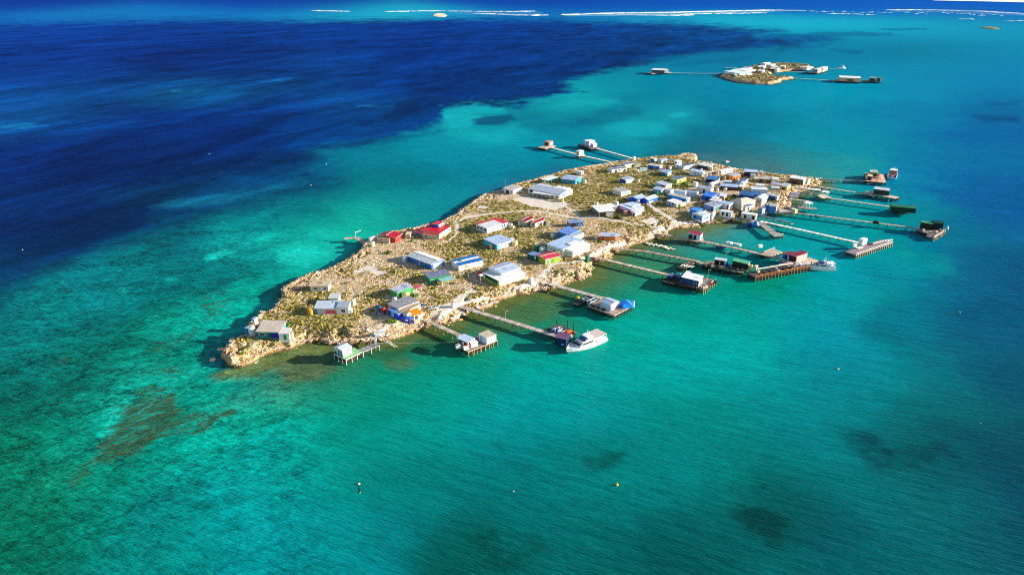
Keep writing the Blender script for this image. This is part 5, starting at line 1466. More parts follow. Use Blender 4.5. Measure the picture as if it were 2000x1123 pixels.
house('store_shed', 'small shed half white half brown near the western shore', 'shed',
      Bk((43.27,458.00), (46.46,455.53), (48.45,458.00), 2.3, 'D8DCE2', 'E0E0DC', ov=.1, win='Rp.5,2.0,2.0,B06A48,.05'))
house('house', 'white house with a dark roof and round arch on its right', 'house',
      Bk((65.14,465.88), (67.65,461.32), (78.69,465.88), 2.5, 'E8E8E4', '6A7488', rt='gu', rise=.4, ov=.2, fascia='F0F0EC', win='Rp0.28,1.6,1.9,4A3A30,.05;Rw0.5;Rp0.86,1.8,1.9,3A4A38,.05;Rd.1,.9,1.9,F4F4F4'))
house('house', 'cream house with a slate roof and lower right wing', 'house',
      Bk((75.93,480.42), (78.80,475.60), (85.59,478.63), 2.7, 'EFE2C4', '5A6684', rt='gu', rise=.5, ov=.35, fascia='F0ECE0', win='Rp.9,.9,1.9,5A3A2A,.05;Lw.5,1.2,.9'),
      Bk((85.74,479.52), (85.81,478.09), (90.12,479.16), 2.2, 'F2E4C6', '8A8A88', ov=.15, win='Rw0.2,1,.9,6A8A50'))
house('store_shed', 'small teal shed with a white end among the scrub', 'shed',
      Bk((87.33,466.72), (87.74,465.71), (92.62,466.32), 2.3, '3AA8C0', 'C8E0EC', ov=.15, win='Rp0.28,3.0,2.1,BCE4EC,.02;Rp.8,2.2,2.1,EEF4F6,.02;Rw.8,.4,.4'))
tank((86.16,465.71), 1.5, 1.6, 'F0E6EC', 'tiny white tank left of the teal and white shed')
house('house', 'bright blue house with a beige roof and red lower wall', 'house',
      Bk((93.59,473.20), (101.69,469.79), (105.98,473.20), 2.5, '2A78D0', 'DCCFBC', rt='gv', rise=.3, ov=.2, fascia='F0F0F0', win='Lp0.75,1.2,1.9,1A3A78,.05;Lp0.4,.7,1.9,C8A84A,.05;Rp0.5,4.2,1.1,D84A5A,.02;Rp.5,4.2,1.2,F2F0EE,1.2'))
house('house', 'house with a broad grey roof and deep dark verandah near the northern tip', 'house',
      Bk((104.55,490.73), (106.73,488.51), (112.29,492.06), 2.6, 'D4DCE4', '788498', rt='gu', rise=.5, ov=.3, fascia='E8ECEC', win='Rp.5,1.6,1.9,E8F4F8,.05;Lw0.4,.8,.9'),
      Bk((111.75,490.73), (111.72,489.28), (116.11,491.50), 2.3, '8A8A88', '788498', posts='6A5A48', ov=.3))
house('house', 'pair of white blocks right of the deep dark verandah', 'house',
      Bk((114.99,486.54), (117.12,484.14), (121.07,486.54), 2.6, 'F0F0EE', 'ECEEEE', ov=.1, win='Rw.3;Lp.5,1.5,1.0,3A4A50,.8'),
      Bk((113.70,476.65), (116.11,473.72), (118.18,475.60), 2.4, 'DCE6F0', 'D8E4EC', ov=.1, win='Lp.3,1.2,1.6,7A98B8,.3'))
house('store_shed', 'small teal and cream shed tucked behind the blue house', 'shed',
      Bk((99.78,495.43), (102.37,493.74), (105.44,496.00), 2.2, '2E7AA0', 'E8E0C0', ov=.1, win='Rp.5,2.4,1.9,DCEAF2,.02'))
house('house', 'white house with a dark blue roof in the northern scrub', 'house',
      Bk((118.15,473.20), (118.60,470.40), (127.19,478.45), 2.5, 'ECECEA', '4E648E', rt='flat', rv=.3, ov=.15, fascia='F2F2F0', win='Lw.5,.8,.8'))
house('house', 'teal-fronted house with a pink lower roof and white end wall', 'house',
      Bk((98.75,455.60), (103.33,452.03), (107.49,458.34), 2.5, '2A8A86', '7C9CC8', rt='flat', rv=.3, ov=.2, fascia='E8F0F0', win='Rp0.5,4.6,2.4,F0F2F2,.02;Rw0.55,1.0,.9,9AA8B4;Lp0.9,1.4,1.9,8A2A30,.05'),
      Bk((98.66,453.86), (102.89,451.27), (103.55,452.70), 1.9, '1E6A62', 'E8A898', posts='2A8A86', ov=.1))
tank((109.03,471.64), 2.4, 2.3, 'F0E2D8', 'pale pink tank between the blue and the teal-fronted houses')
tank((107.06,471.64), 1.4, 1.9, 'C83A40', 'red drum between the blue and the teal-fronted houses', cat='drum')
house('house', 'white house with pale blue front, rooftop dome and arched porch', 'house',
      Bk((118.80,455.76), (126.84,452.48), (130.81,456.54), 2.7, 'CFE0F4', 'A8C2E4', rt='flat', ov=.2, rv=.3, fascia='F2F6F8', win='Lw0.55,.9,1.0,6A7A94;Lw0.28,.9,1.0,6A7A94;Rp.5,2.8,1.9,4A4438,.05'),
      Bk((126.89,452.19), (127.38,451.71), (133.98,455.08), 2.4, 'F4F2EC', 'E4ECF4', posts='F4F2EC', ov=.15))
tank((127.87,459.48), 1.7, 3.4, 'E4EAF2', 'white domed tank behind the pale blue front')
house('house', 'yellow-green house with a slate roof and bushes before it', 'house',
      Bk((101.67,436.70), (105.86,433.75), (114.12,440.06), 2.6, 'B8C860', '66708A', rt='flat', rv=.3, ov=.2, fascia='F0F0D0', win='Lw0.75,1.1,.9,2E6A78;Lw.3,1.1,.9;Rp0.35,1.6,1.7,4A7A2A,.05;Rp0.6,1.8,.5,C8A04A,1.6'))
house('house', 'house of red and pale blue walls with an orange end', 'house',
      Bk((89.94,426.13), (95.95,420.76), (101.28,424.58), 2.5, '8CB0D8', 'B4BCCC', rt='flat', ov=.25, rv=.3, fascia='F0D8C4', win='Lp0.3,3.0,2.0,B02A3A,.05;Rp.5,4.8,2.3,F0C890,.02;Rp.4,.8,1.6,D89A4A,.05'))
house('house', 'white house with twin slabs and green tanks beside it', 'house',
      Bk((86.08,412.30), (90.88,409.32), (94.52,414.76), 2.6, '86AEC8', '9CAEC0', rt='flat', ov=.15, rv=.2, fascia='F4F4F2', win='Rp.5,4.6,2.5,F4F4F2,.02'),
      Bk((93.27,411.90), (96.45,409.32), (99.50,411.49), 2.5, 'D4D0CC', 'A8B0C0', rt='flat', ov=.1, win='Rp.5,3.2,2.4,F4F2EC,.02'))
tank((87.97,408.51), 1.6, 1.9, '1F9A4A', 'bright green tank before the white twin-slab house')
tank((86.14,409.07), 1.6, 1.8, '1E5A44', 'dark green tank left of the bright green tank')
house('house', 'long bright blue house with a white end and beige roof', 'house',
      Bk((90.87,397.59), (101.67,390.83), (106.76,392.46), 2.7, '2A90E0', 'B8B2AC', rt='flat', rv=.2, ov=.2, fascia='F0F0EC', win='Lp0.12,2.0,2.0,1A3A60,.05;Lp0.28,1.6,1.8,2A6AA8,.05;Rp.22,1.9,2.0,2468A8,.05;Lw0.82,.8,.6;Rp.7,2.8,2.5,F2F2F0,.02'),
      Bk((98.23,407.88), (104.51,404.32), (105.22,405.50), 3.2, 'F0F0EE', 'E4E8EE', ov=.05))
house('house', 'white house with a brown porch before the long blue house', 'house',
      Bk((89.77,386.95), (93.38,382.28), (98.01,386.59), 2.6, '9AB4D4', 'F0F2F2', rt='flat', ov=.15, rv=.2, fascia='F4F4F2', win='Lw0.65,1.1,1.2,2A4A88;Lw0.25,1.1,1.2'),
      Bk((93.38,382.28), (94.27,381.57), (100.59,385.86), 2.2, 'E8D8B8', 'B4A48E', rt='flat', ov=.2, win='Rp.3,2.2,1.3,4A3A2C,.5'))
house('house', 'white hut with a stepped white roof behind the long blue house', 'house',
      Bk((104.30,408.04), (111.29,404.32), (113.62,405.89), 2.5, 'B4C6DC', 'DCE2F2', rt='gv', rise=.4, ov=.15, fascia='F2F2F4', win='Rp.5,2.6,2.3,F4F4F0,.02;Rw.5,.6,.6;Lp0.4,1.4,.6,C8D0DC,.5'))
house('house', 'grey-white house with one dark door and a chimney wall', 'house',
      Bk((112.85,414.33), (121.16,410.59), (125.65,414.49), 2.7, 'C4C4BC', '98A4B4', rt='flat', rv=.2, ov=.15, fascia='E8E6E0', win='Ld0.45,1.0,2.0,2A2A2C;Rp.5,4.6,2.5,EEE8D8,.02'),
      Bk((115.12,428.00), (116.00,425.41), (117.23,427.13), 3.0, 'E8E8E6', 'E8E8E6', ov=0))
house('house', 'house with a bright blue roof and pale panels over its porch', 'house',
      Bk((112.07,396.81), (117.89,394.70), (124.96,402.35), 2.5, '2060C8', '2A6ED0', rt='flat', rv=.4, ov=.25, fascia='4A84D8', win='Lp0.5,1.6,2.0,123A78,.05'),
      Bk((117.99,395.07), (119.80,392.82), (123.79,397.34), 2.4, 'B8D0B0', 'B4C2E4', rt='flat', rv=.3, ov=.15, fascia='F0F2F4', win='Rp.5,2.0,1.6,8ABA92,.3'),
      Bk((122.18,396.21), (125.11,395.07), (129.11,400.80), 2.6, 'A08468', 'B4C2E0', rt='flat', rv=.4, ov=.15, fascia='F0F2F4'))
house('house', 'house with a beige hipped roof and curved white front', 'house',
      Bk((126.74,386.43), (130.72,380.14), (140.99,386.93), 3.0, 'B4B2A8', 'CFC6B6', rt='hip', rise=1.2, ov=.35, fascia='DCE4DC', win='Lp0.75,1.4,1.9,5AA884,.05;Rp.7,2.0,1.8,E8DCC8,.1'),
      Bk((130.70,377.34), (132.03,375.96), (137.14,378.60), 2.4, 'EFE4D4', '5C6C92', rt='flat', ov=.15, rv=.2, fascia='F2EAE0', win='Rd0.4,1.1,1.9,3A2A22;Lp.5,.4,2.1,E0A890,.05'),
      Bk((128.44,387.30), (130.64,384.05), (131.21,385.13), 2.2, 'E4E8EC', 'F0F4F4', ov=.15, win='Lp0.85,.9,1.8,2A2A2A,.05'))
house('house', 'house of mixed grey roofs with a blue wall and white right wing', 'house',
      Bk((109.50,380.14), (113.68,375.27), (119.98,380.14), 2.5, '6A94CC', '9AA0B4', rt='flat', rv=.3, ov=.2, fascia='F0E8DC', win='Ld0.15,.9,1.9,6A2A2A;Rp.45,3.0,1.7,5A7A3A,.05'),
      Bk((114.24,387.30), (118.75,384.41), (122.05,389.49), 2.9, '8CA8D4', 'D0C8C0', rt='flat', ov=.2, fascia='F0ECE4'),
      Bk((118.57,382.98), (123.33,378.74), (126.96,382.62), 2.8, 'F0F2F2', 'A4BADC', rt='flat', ov=.15, fascia='F4F4F4', win='Ld0.12,1.0,2.2,A04A30'))
house('cottage', 'white cottage with blue arches and a grey-blue roof by the shore', 'house',
      Bk((98.01,362.46), (103.03,357.78), (108.86,361.29), 2.7, 'F2F4F6', 'B4C2D8', rt='gu', rise=.7, ov=.3, fascia='F0F4F8', win='Lp0.5,5.6,2.3,2E86DC,.02;Lp0.72,.8,2.0,16283E,.06;Lp0.3,.5,2.0,F0F4F8,.07;Rw0.22,1.6,.7,1E78C8;Rp0.62,1.3,1.9,2A86DC,.1'),
      Bk((109.20,362.59), (110.17,363.23), (113.65,365.72), 2.7, 'F4F4F4', 'F0F2F4', ov=.1, win='Rp.3,.3,1.6,2A2A30,.3'),
      Bk((99.17,370.51), (102.53,367.17), (106.13,371.86), 2.6, '2E86DC', '3A8AE0', ov=.2))
house('row_hut', 'white row hut with two dark red doors beside the blue-arched cottage', 'hut',
      Bk((114.72,367.04), (120.63,364.41), (122.91,366.38), 2.5, 'DFE8EC', 'DCE8F0', rt='flat', ov=.15, fascia='F0F6F4', win='Ld0.75,.9,2.0,4A1A20;Ld0.38,.9,2.0,4A1A20;Lw0.57,1.0,.25;Rp.6,.9,2.0,3A3A28,.05'))
house('store_shed', 'small grey block shed with a blue roof on the eastern shore', 'shed',
      Bk((138.61,374.58), (140.15,372.40), (142.49,373.90), 2.4, '6C86B4', '6A86B8', rt='flat', ov=.05, win='Rp.5,2.2,2.2,F0F0EE,.02'))
house('store_shed', 'blue-fronted shed with a grey roof at the eastern waterside', 'shed',
      Bk((144.85,375.82), (148.64,374.45), (151.59,379.44), 2.8, '4E84C4', 'A4A8AE', rt='flat', ov=.1, rv=.1, fascia='E8ECEE', win='Rp.5,3.0,2.4,F0ECE4,.02'),
      Bk((144.23,379.09), (145.56,377.90), (148.43,382.98), 2.7, '4A78B8', 'A8A8AC', rt='flat', ov=.05))
house('house', 'house with a very dark blue roof beside the hipped roof', 'house',
      Bk((135.51,399.64), (142.53,396.58), (146.61,404.69), 2.4, '24508C', '1C528E', rt='flat', rv=.5, ov=.3, fascia='2A5A9A'),
      Bk((143.86,398.87), (147.22,398.49), (151.09,406.27), 2.3, '1C3A78', '2458A0', rt='flat', ov=.1, win='Lp0.5,2.6,1.9,142448,.05'))
house('house', 'white house with one tall gable and four slim windows', 'house',
      Bk((141.59,392.30), (145.50,389.34), (151.75,395.83), 2.9, 'D4CCC4', 'B0BACC', rt='gu', rise=.9, ov=.15, fascia='F4F2F2', win='Rp.5,5.4,2.7,F2F2F4,.02;Rw0.3,.5,1.6,5A5A60,.7;Rw0.5,.5,1.6,5A5A60,.7;Rw0.7,.5,1.6,5A5A60,.7;Rw0.88,.5,1.6,5A5A60,.7;Lp.5,3.6,2.2,948A82,.05'))
house('house', 'house with a long grey roof and open front facing the rocks', 'house',
      Bk((150.69,399.64), (156.23,395.07), (159.02,396.96), 2.6, '2E5AA4', 'A6AFBC', rt='flat', rv=.3, ov=.2, fascia='F0F4F0', win='Lp0.28,2.6,2.0,3A4430,.05;Lp.12,.5,2.2,B8DCD0,.05;Rp.5,3.0,2.3,F2EEE4,.02'))
house('house', 'low white building with a flat pale roof behind the dark blue roof', 'house',
      Bk((147.14,412.01), (156.76,411.85), (159.12,417.35), 2.2, 'B8D4E4', 'E0E8F0', rt='flat', ov=.1, fascia='F4F4F4'),
      Bk((152.25,421.12), (157.05,420.11), (158.86,422.81), 2.6, 'ECECEC', 'E8ECEE', ov=.1))
house('house', 'grey-roofed house with a green awning over its yellow porch', 'house',
      Bk((163.36,426.24), (167.31,421.97), (170.01,425.81), 2.4, 'DCC8B8', 'A2A2B0', rt='flat', rv=.3, ov=.15, fascia='C8CCD4', win='Lp0.6,.9,1.7,E0B070,.05'),
      Bk((160.23,416.11), (164.76,414.87), (167.06,419.44), 2.1, 'E8C47A', 'C0CCD8', posts='E8C88A', ov=.1),
      Bk((158.26,415.28), (161.46,414.46), (163.18,417.77), 1.9, '1E7A54', '1E8A60', posts='D8C090', ov=.1, floor=False))
house('store_shed', 'timber shed with a grey roof near the brown boathouse', 'shed',
      Bk((168.45,422.39), (171.20,419.27), (175.13,425.81), 2.1, 'E0BC84', 'A8B2BA', rt='flat', rv=.3, ov=.15, fascia='E8DCC0', win='Lp0.5,1.8,1.4,5A4A2A,.05'))
house('boathouse', 'large brown boathouse with a white roof on the north-east corner', 'boathouse',
      Bk((177.97,434.84), (185.33,430.42), (189.81,435.92), 3.5, '6A563C', 'F2F0EC', rt='flat', ov=.12, fascia='F4F2EE', th=.35, win='Rp.5,5.0,3.3,F4F2EE,.02;Lp0.6,3.0,2.0,3A3044,.05'),
      Bk((191.15,437.90), (191.22,437.00), (193.28,439.54), 2.0, 'F2E8E0', 'C4BCE0', ov=.05))
house('house', 'beige-roofed long house with a white right block near the north shore', 'house',
      Bk((159.23,437.27), (167.10,435.47), (170.08,441.37), 2.4, 'A88E68', 'C6BEB0', rt='gv', rise=.4, ov=.2, fascia='F0E8D8', win='Lp0.2,3.0,1.8,6A4A30,.05;Lp.8,2.0,1.9,3A3424,.05'),
      Bk((167.10,435.47), (170.93,434.31), (172.97,438.63), 2.9, 'EFEAE2', 'F0ECE6', rt='flat', ov=.1, win='Lp.3,1.8,1.5,5A5A40,.1'))
house('open_shed', 'long open shed with a pale blue roof and dark front at the north shore', 'shed',
      Bk((154.50,452.19), (162.43,450.75), (166.09,457.52), 3.1, '3A3440', 'B0C8EA', rt='flat', ov=.2, fascia='E8F0F8'),
      Bk((165.00,453.11), (166.91,452.63), (168.80,455.53), 3.0, '4A4A40', 'B0C8EA', posts='F4F4F2', ov=.15))
house('store_shed', 'grey block shed before the long open shed', 'shed',
      Bk((157.04,447.41), (159.82,446.47), (161.41,449.29), 2.5, 'C0C4C8', 'B4BAC4', ov=.1))
house('house', 'house with a long navy roof running up from a white box', 'house',
      Bk((141.25,426.70), (143.62,424.98), (152.95,438.66), 2.2, 'E8E8E8', '4A5C8C', rt='flat', ov=.15, rv=.2, fascia='E8ECF0'),
      Bk((144.64,428.00), (146.08,426.27), (148.81,430.62), 2.5, 'D8DCE4', 'D4DCF0', ov=.1),
      Bk((140.77,419.47), (142.68,417.38), (144.77,422.00), 2.4, '8A7A68', 'E4E4EC', ov=.1))
house('open_shed', 'low dark shed with a long pale blue roof in the centre of the village', 'shed',
      Bk((129.67,418.80), (139.73,416.97), (142.41,423.27), 2.3, '4A4038', 'A4BCE4', rt='flat', rv=.15, ov=.2, fascia='B4C8E8'))
house('store_shed', 'small flat-roofed hut behind the long pale blue roof', 'shed',
      Bk((134.52,429.31), (139.17,428.70), (141.01,433.27), 2.2, '54504E', 'ACC0E0', rt='flat', ov=.15, fascia='C8D8EC'))
tank((132.39,417.80), 2.1, 1.8, 'EFDCD0', 'pinkish tank before the low dark shed')
tank((127.18,416.55), 1.8, 2.0, 'E8E4CC', 'cream tank right of the grey-white house')
tank((136.70,430.18), 1.6, 1.4, 'F0E4DC', 'small pale tank between the two flat pale blue roofs')
house('house', 'navy house with a dark blue roof and white right side', 'house',
      Bk((124.15,434.16), (131.74,433.09), (137.25,440.48), 2.6, '1C2E5E', '2C66A4', rt='flat', ov=.2, rv=.3, fascia='C8DCEC', win='Rp.5,4.6,2.4,DCE4EC,.02;Rd.3,.9,1.9,8A96B4'))
house('house', 'small house with blue-white skylights below the navy house', 'house',
      Bk((123.97,427.13), (125.90,425.84), (132.21,430.18), 2.2, 'B8CCE0', 'C0CCE4', rt='gu', rise=.4, ov=.15, fascia='E4ECF4', win='Rp.6,3.0,1.4,6A5440,.1;Rp.1,1.0,1.8,F0E8E0,.05'))
house('house', 'orange-walled house with a wide grey roof near the north shore', 'house',
      Bk((141.44,446.03), (144.29,443.06), (151.40,448.38), 2.4, 'D8722A', 'A4ACBC', rt='flat', rv=.4, ov=.3, fascia='E09878', win='Rp.4,1.2,1.4,E8A860,.3;Rp.7,1.8,1.4,B8541E,.3'))
tank((147.61,444.17), 1.6, 1.6, 'F0C890', 'cream tank against the orange-walled house')
tank((143.32,444.63), 2.0, 2.4, 'E4B878', 'tan tank left of the orange-walled house')
tank((138.85,443.24), 1.8, 2.2, 'C8984E', 'ochre tank between the navy and the orange-walled houses')
house('house', 'white-roofed house with a row of windows on the north shore', 'house',
      Bk((139.95,458.99), (140.70,457.52), (150.52,463.96), 2.4, 'C8CEC4', 'F0F2F2', rt='flat', rv=.3, ov=.3, fascia='F4F4F4', win='Rw0.15,.8,.7;Rw0.35,.8,.7;Rw0.6,.8,.7;Rw0.8,.8,.7'))
tank((138.52,458.01), 2.2, 2.2, 'DCC8A8', 'beige tank left of the house with the row of windows')
house('house', 'house with a white roof and dark shaded front at the northern shore', 'house',
      Bk((129.33,476.30), (134.97,469.75), (140.17,475.56), 2.5, '4A4848', 'F2ECE8', rt='gv', rise=.5, ov=.2, fascia='F4ECE6', win='Rp.5,4.4,2.2,E4D0B8,.02'))
tank((137.03,468.01), 1.9, 2.3, 'ECD4B0', 'tan tank before the white-roofed northern house')
tank((135.80,469.54), 1.7, 2.2, 'B8AE90', 'grey-green tank before the white-roofed northern house')
house('house', 'purple and white house with several pale roofs and an orange door', 'house',
      Bk((59.58,377.47), (66.41,369.15), (74.81,374.57), 2.6, 'B490DC', 'C0D0E8', rt='flat', rv=.2, ov=.15, fascia='F0E4E8', win='Lp0.62,.8,1.9,E0884A,.05;Lp0.9,.6,1.9,D89488,.05;Rp.6,6.0,2.5,F4F2F2,.02;Lw0.3,1.2,1.0'),
      Bk((61.07,373.75), (66.22,367.95), (66.91,369.15), 2.3, 'C49CD0', 'E8B4B8', posts='D8B8D8', ov=.1),
      Bk((63.76,378.03), (67.56,373.89), (73.13,379.43), 3.0, 'B88890', 'BCD0EA', rt='flat', ov=.1, fascia='F4F4F4'),
      Bk((66.09,366.50), (67.94,365.51), (72.51,369.82), 2.3, 'F2F0F0', 'CFE0EE', ov=.1, win='Lp0.5,.9,1.6,3A3A30,.1'))
house('store_shed', 'small orange shed in front of the purple house', 'shed',
      Bk((62.13,369.49), (63.15,368.15), (65.39,370.83), 2.0, 'F08A2A', 'A8B8A8', ov=.08, win='Lp.5,1.1,1.8,A8C8E8,.05'))
house('house', 'bright blue house with a folded pale roof and two gables', 'house',
      Bk((67.30,392.44), (73.77,389.48), (80.93,394.31), 2.5, '1E5CE0', 'A8BAD8', rt='gu', rise=.9, ov=.2, fascia='A8D8E8'),
      Bk((73.90,389.63), (78.92,388.62), (88.26,393.96), 2.5, '1E5CE8', 'A8B8D4', rt='gu', rise=.9, ov=.25, fascia='B8D8F0', win='Rp.35,4.0,1.3,F0F2F4,.1;Lp0.1,.9,.9,E0ECF4,.1'))
tank((70.90,392.44), 1.5, 1.6, '1E6A4A', 'green tank under the gable of the bright blue house')
tank((73.66,389.85), 2.2, 2.0, 'ECE4DC', 'white tank between the purple and the bright blue house')
tank((60.43,386.92), 2.6, 2.2, 'EAE4D6', 'white tank with a pale lid left of the purple house')
house('barn', 'big barn with a plain white roof and shaded grey front', 'barn',
      Bk((43.81,374.57), (47.92,364.40), (56.87,365.51), 3.0, '6E6C70', 'F0F2F2', rt='flat', rv=.3, ov=.5, fascia='E4E8E4', win='Rp.25,3.6,2.3,2A1E1C,.05;Rp.68,3.6,2.5,A8A49C,.05;Rp.45,.6,2.2,8A9A2A,.05'),
      Bk((52.77,378.03), (55.78,372.52), (59.02,375.26), 3.05, '7A7470', 'F0EEE8', ov=.3))
tank((49.00,386.56), 1.9, 2.0, 'ECE4DC', 'white tank behind the big white-roofed barn')
house('house', 'cream cottage with a grey-green roof alone in the scrub', 'house',
      Bk((60.75,411.86), (65.88,405.66), (72.98,409.14), 2.5, 'E8D8D0', 'A4A89C', rt='flat', rv=.2, ov=.2, fascia='F0E8E0', win='Lw0.35,.9,.8,4A6AA0;Rd0.12,1.0,2.0,F4F0F0;Rp0.42,.5,2.0,4A3A30,.05;Rw0.65,1.2,1.1,6AA8B8;Rp.85,1.6,2.2,F0ECE0,.02'))
house('house', 'small white house with a navy left wall in the scrub', 'house',
      Bk((69.17,437.84), (72.72,433.91), (79.72,437.38), 2.5, '2A4C8C', 'A8B4C8', rt='flat', rv=.2, ov=.15, fascia='EAEAEA', win='Rp.5,6.0,2.3,EEEAE4,.02;Rp0.42,.9,1.8,2A2228,.05;Rw.8,.6,.6'))
tank((81.72,438.14), 2.0, 1.9, 'E4CC94', 'yellow tank beside the small white house with the navy wall')
house('outhouse', 'white outhouse at the shore end of the northern jetty', 'outhouse',
      Bk((88.15,500.03), (88.89,499.06), (90.14,500.42), 2.2, 'F2F0EE', 'F2F2F0', ov=.05))

# --- masts and lamp posts that stand clear of the roofs
for p_, h_, l_ in (((-39.09,253.88), 5.5, 'thin mast behind the pink house'), ((-4.33,428.80), 5.0, 'white mast at the western shore beside the white hut'),
                   ((47.92,363.87), 6.5, 'thin mast before the big barn'), ((25.42,318.89), 5.5, 'mast through the roof of the large white house'),
                   ((102.35,405.50), 7.0, 'mast behind the long blue house'), ((-18.96,276.63), 5.5, 'thin mast left of the cream shed lantern'),
                   ((-19.09,277.14), 4.5, 'thin mast between the green house and the cream shed'), ((-62.18,325.90), 5.0, 'white mast before the red stone house roof'),
                   ((-8.51,313.73), 6.0, 'thin mast at the front corner of the teal house'), ((80.87,406.29), 5.0, 'brown mast behind the bright blue house'),
                   ((107.06,380.14), 6.0, 'white mast beside the blue-arched cottage'), ((37.25,438.15), 6.0, 'thin mast over the teal verandah house')):
    pole(p_, h_, l_, lamp=False, cat='mast', r=.05)

# --- bright bushes by the houses
def bush(p, s, label, h='5A7A14', seed=0, group=None):
    o = obj('bush', meshdata('bush', *clump_verts(random.Random(seed), 130, 1.0, 0.9, 0.2), [mat(h, 'leaf')]), None, (p[0], p[1], 2.8))
    o.scale = (s, s, s * .8)
    return tag(o, label, 'bush', group)
bush((-39.66,258.29), 2.6, 'bright green round bush beside the beige tank of the green hut', '4E7A10', 1)
bush((-45.92,234.94), 2.4, 'bright green bush before the blue wall of the pink house', '6A8A12', 2)
bush((-83.53,232.20), 2.0, 'yellow-green bush behind the beige-roofed hut', '6E8A1A', 3)
bush((-2.58,345.06), 1.6, 'small leafy bush in front of the white tank by the red-edged white roof', '5C8212', 4)
bush((-59.50,307.43), 2.0, 'dark green bush below the stone house', '4A5A14', 5)
bush((-50.44,324.99), 1.8, 'bright bush between the two stone houses', '6A8A1A', 6)
bush((111.88,432.42), 3.6, 'large yellow-green bush before the yellow-green house', '76901A', 7)
bush((103.68,428.03), 2.6, 'yellow-green bush right of the orange-ended house', '76901A', 8)
bush((51.61,364.53), 1.6, 'narrow green bush against the front of the barn', '6A7A1A', 9)
bush((58.38,361.93), 3.0, 'dark green bush right of the barn', '4A5A16', 10)
bush((128.02,397.73), 2.4, 'leafy bush right of the bright blue roof', '6E8418', 11)
bush((134.41,404.69), 2.6, 'dark leafy bush before the dark blue roof', '5A6A18', 12)
bush((146.34,421.15), 1.8, 'green bush right of the white boxes in the village', '6E8418', 13)
bush((124.20,415.15), 1.8, 'bright bush at the front of the grey-white house', '86A01C', 14)
bush((-23.93,278.88), 1.8, 'rounded bush behind the slate-roofed green house', '6A7030', 15)
bush((77.86,375.28), 2.0, 'green bush right of the purple house', '6A8418', 16)
bush((43.72,323.61), 2.0, 'green bush before the orange hut', '6A8A1A', 17)
bush((45.02,433.43), 2.0, 'bush at the front of the teal verandah house', '6A7A1A', 18)
bush((4.86,411.12), 1.6, 'bush beside the white hut on the west shore', '6A8A1A', 19)
bush((92.56,409.48), 1.8, 'bright bush below the white twin-slab house', '7A9A1A', 20)
bush((96.57,381.57), 2.0, 'bright bush before the brown porch', '7A9A1A', 21)
bush((112.15,358.73), 2.2, 'bush on the shore before the white row hut', '7A8A2A', 22)

# ------------------------------------------------------------------ jetties
PILE = {}
def pile_mesh(col, r=0.13, top=0.0, depth=4.2):
    k = (col, r, top, depth)
    if k not in PILE:
        m = MB(); m.bar((0, 0, top), (0, 0, -depth), r, 6)
        PILE[k] = m.data('pile', mat(col, 'timber'))
    return PILE[k]
BEAR = {}
def bearer_mesh(w, col):
    k = (round(w, 1), col)
    if k not in BEAR:
        m = MB(); m.box(-0.12, 0.12, -w / 2 - .2, w / 2 + .2, -0.45, -0.16)
        BEAR[k] = m.data('bearer', mat(col, 'timber'))
    return BEAR[k]

def boards(name, e, quads, col, pitch=0.5, th=0.09, z=0.0):
    """cross boards laid along each strip (origin, direction, length, width)"""
    m = MB()
    r = random.Random(len(quads) + int(abs(quads[0][2]) * 7))
    for o, d, ln, w in quads:
        nrm = Vector((-d.y, d.x))
        n = max(1, int(ln / pitch))
        st = ln / n
        for i in range(n):
            jit = r.uniform(-.06, .06)
            def T(v):
                return (o.x + d.x * v[0] + nrm.x * v[1], o.y + d.y * v[0] + nrm.y * v[1], v[2])
            zz = z + r.uniform(-.012, .012)
            m.box(i * st + .02, (i + 1) * st - .02, -w / 2 + jit, w / 2 + jit, zz - th, zz, T=T)
    b = m.build(name, mat(col, 'timber'), e)
    b['kind'] = 'stuff'
    return b

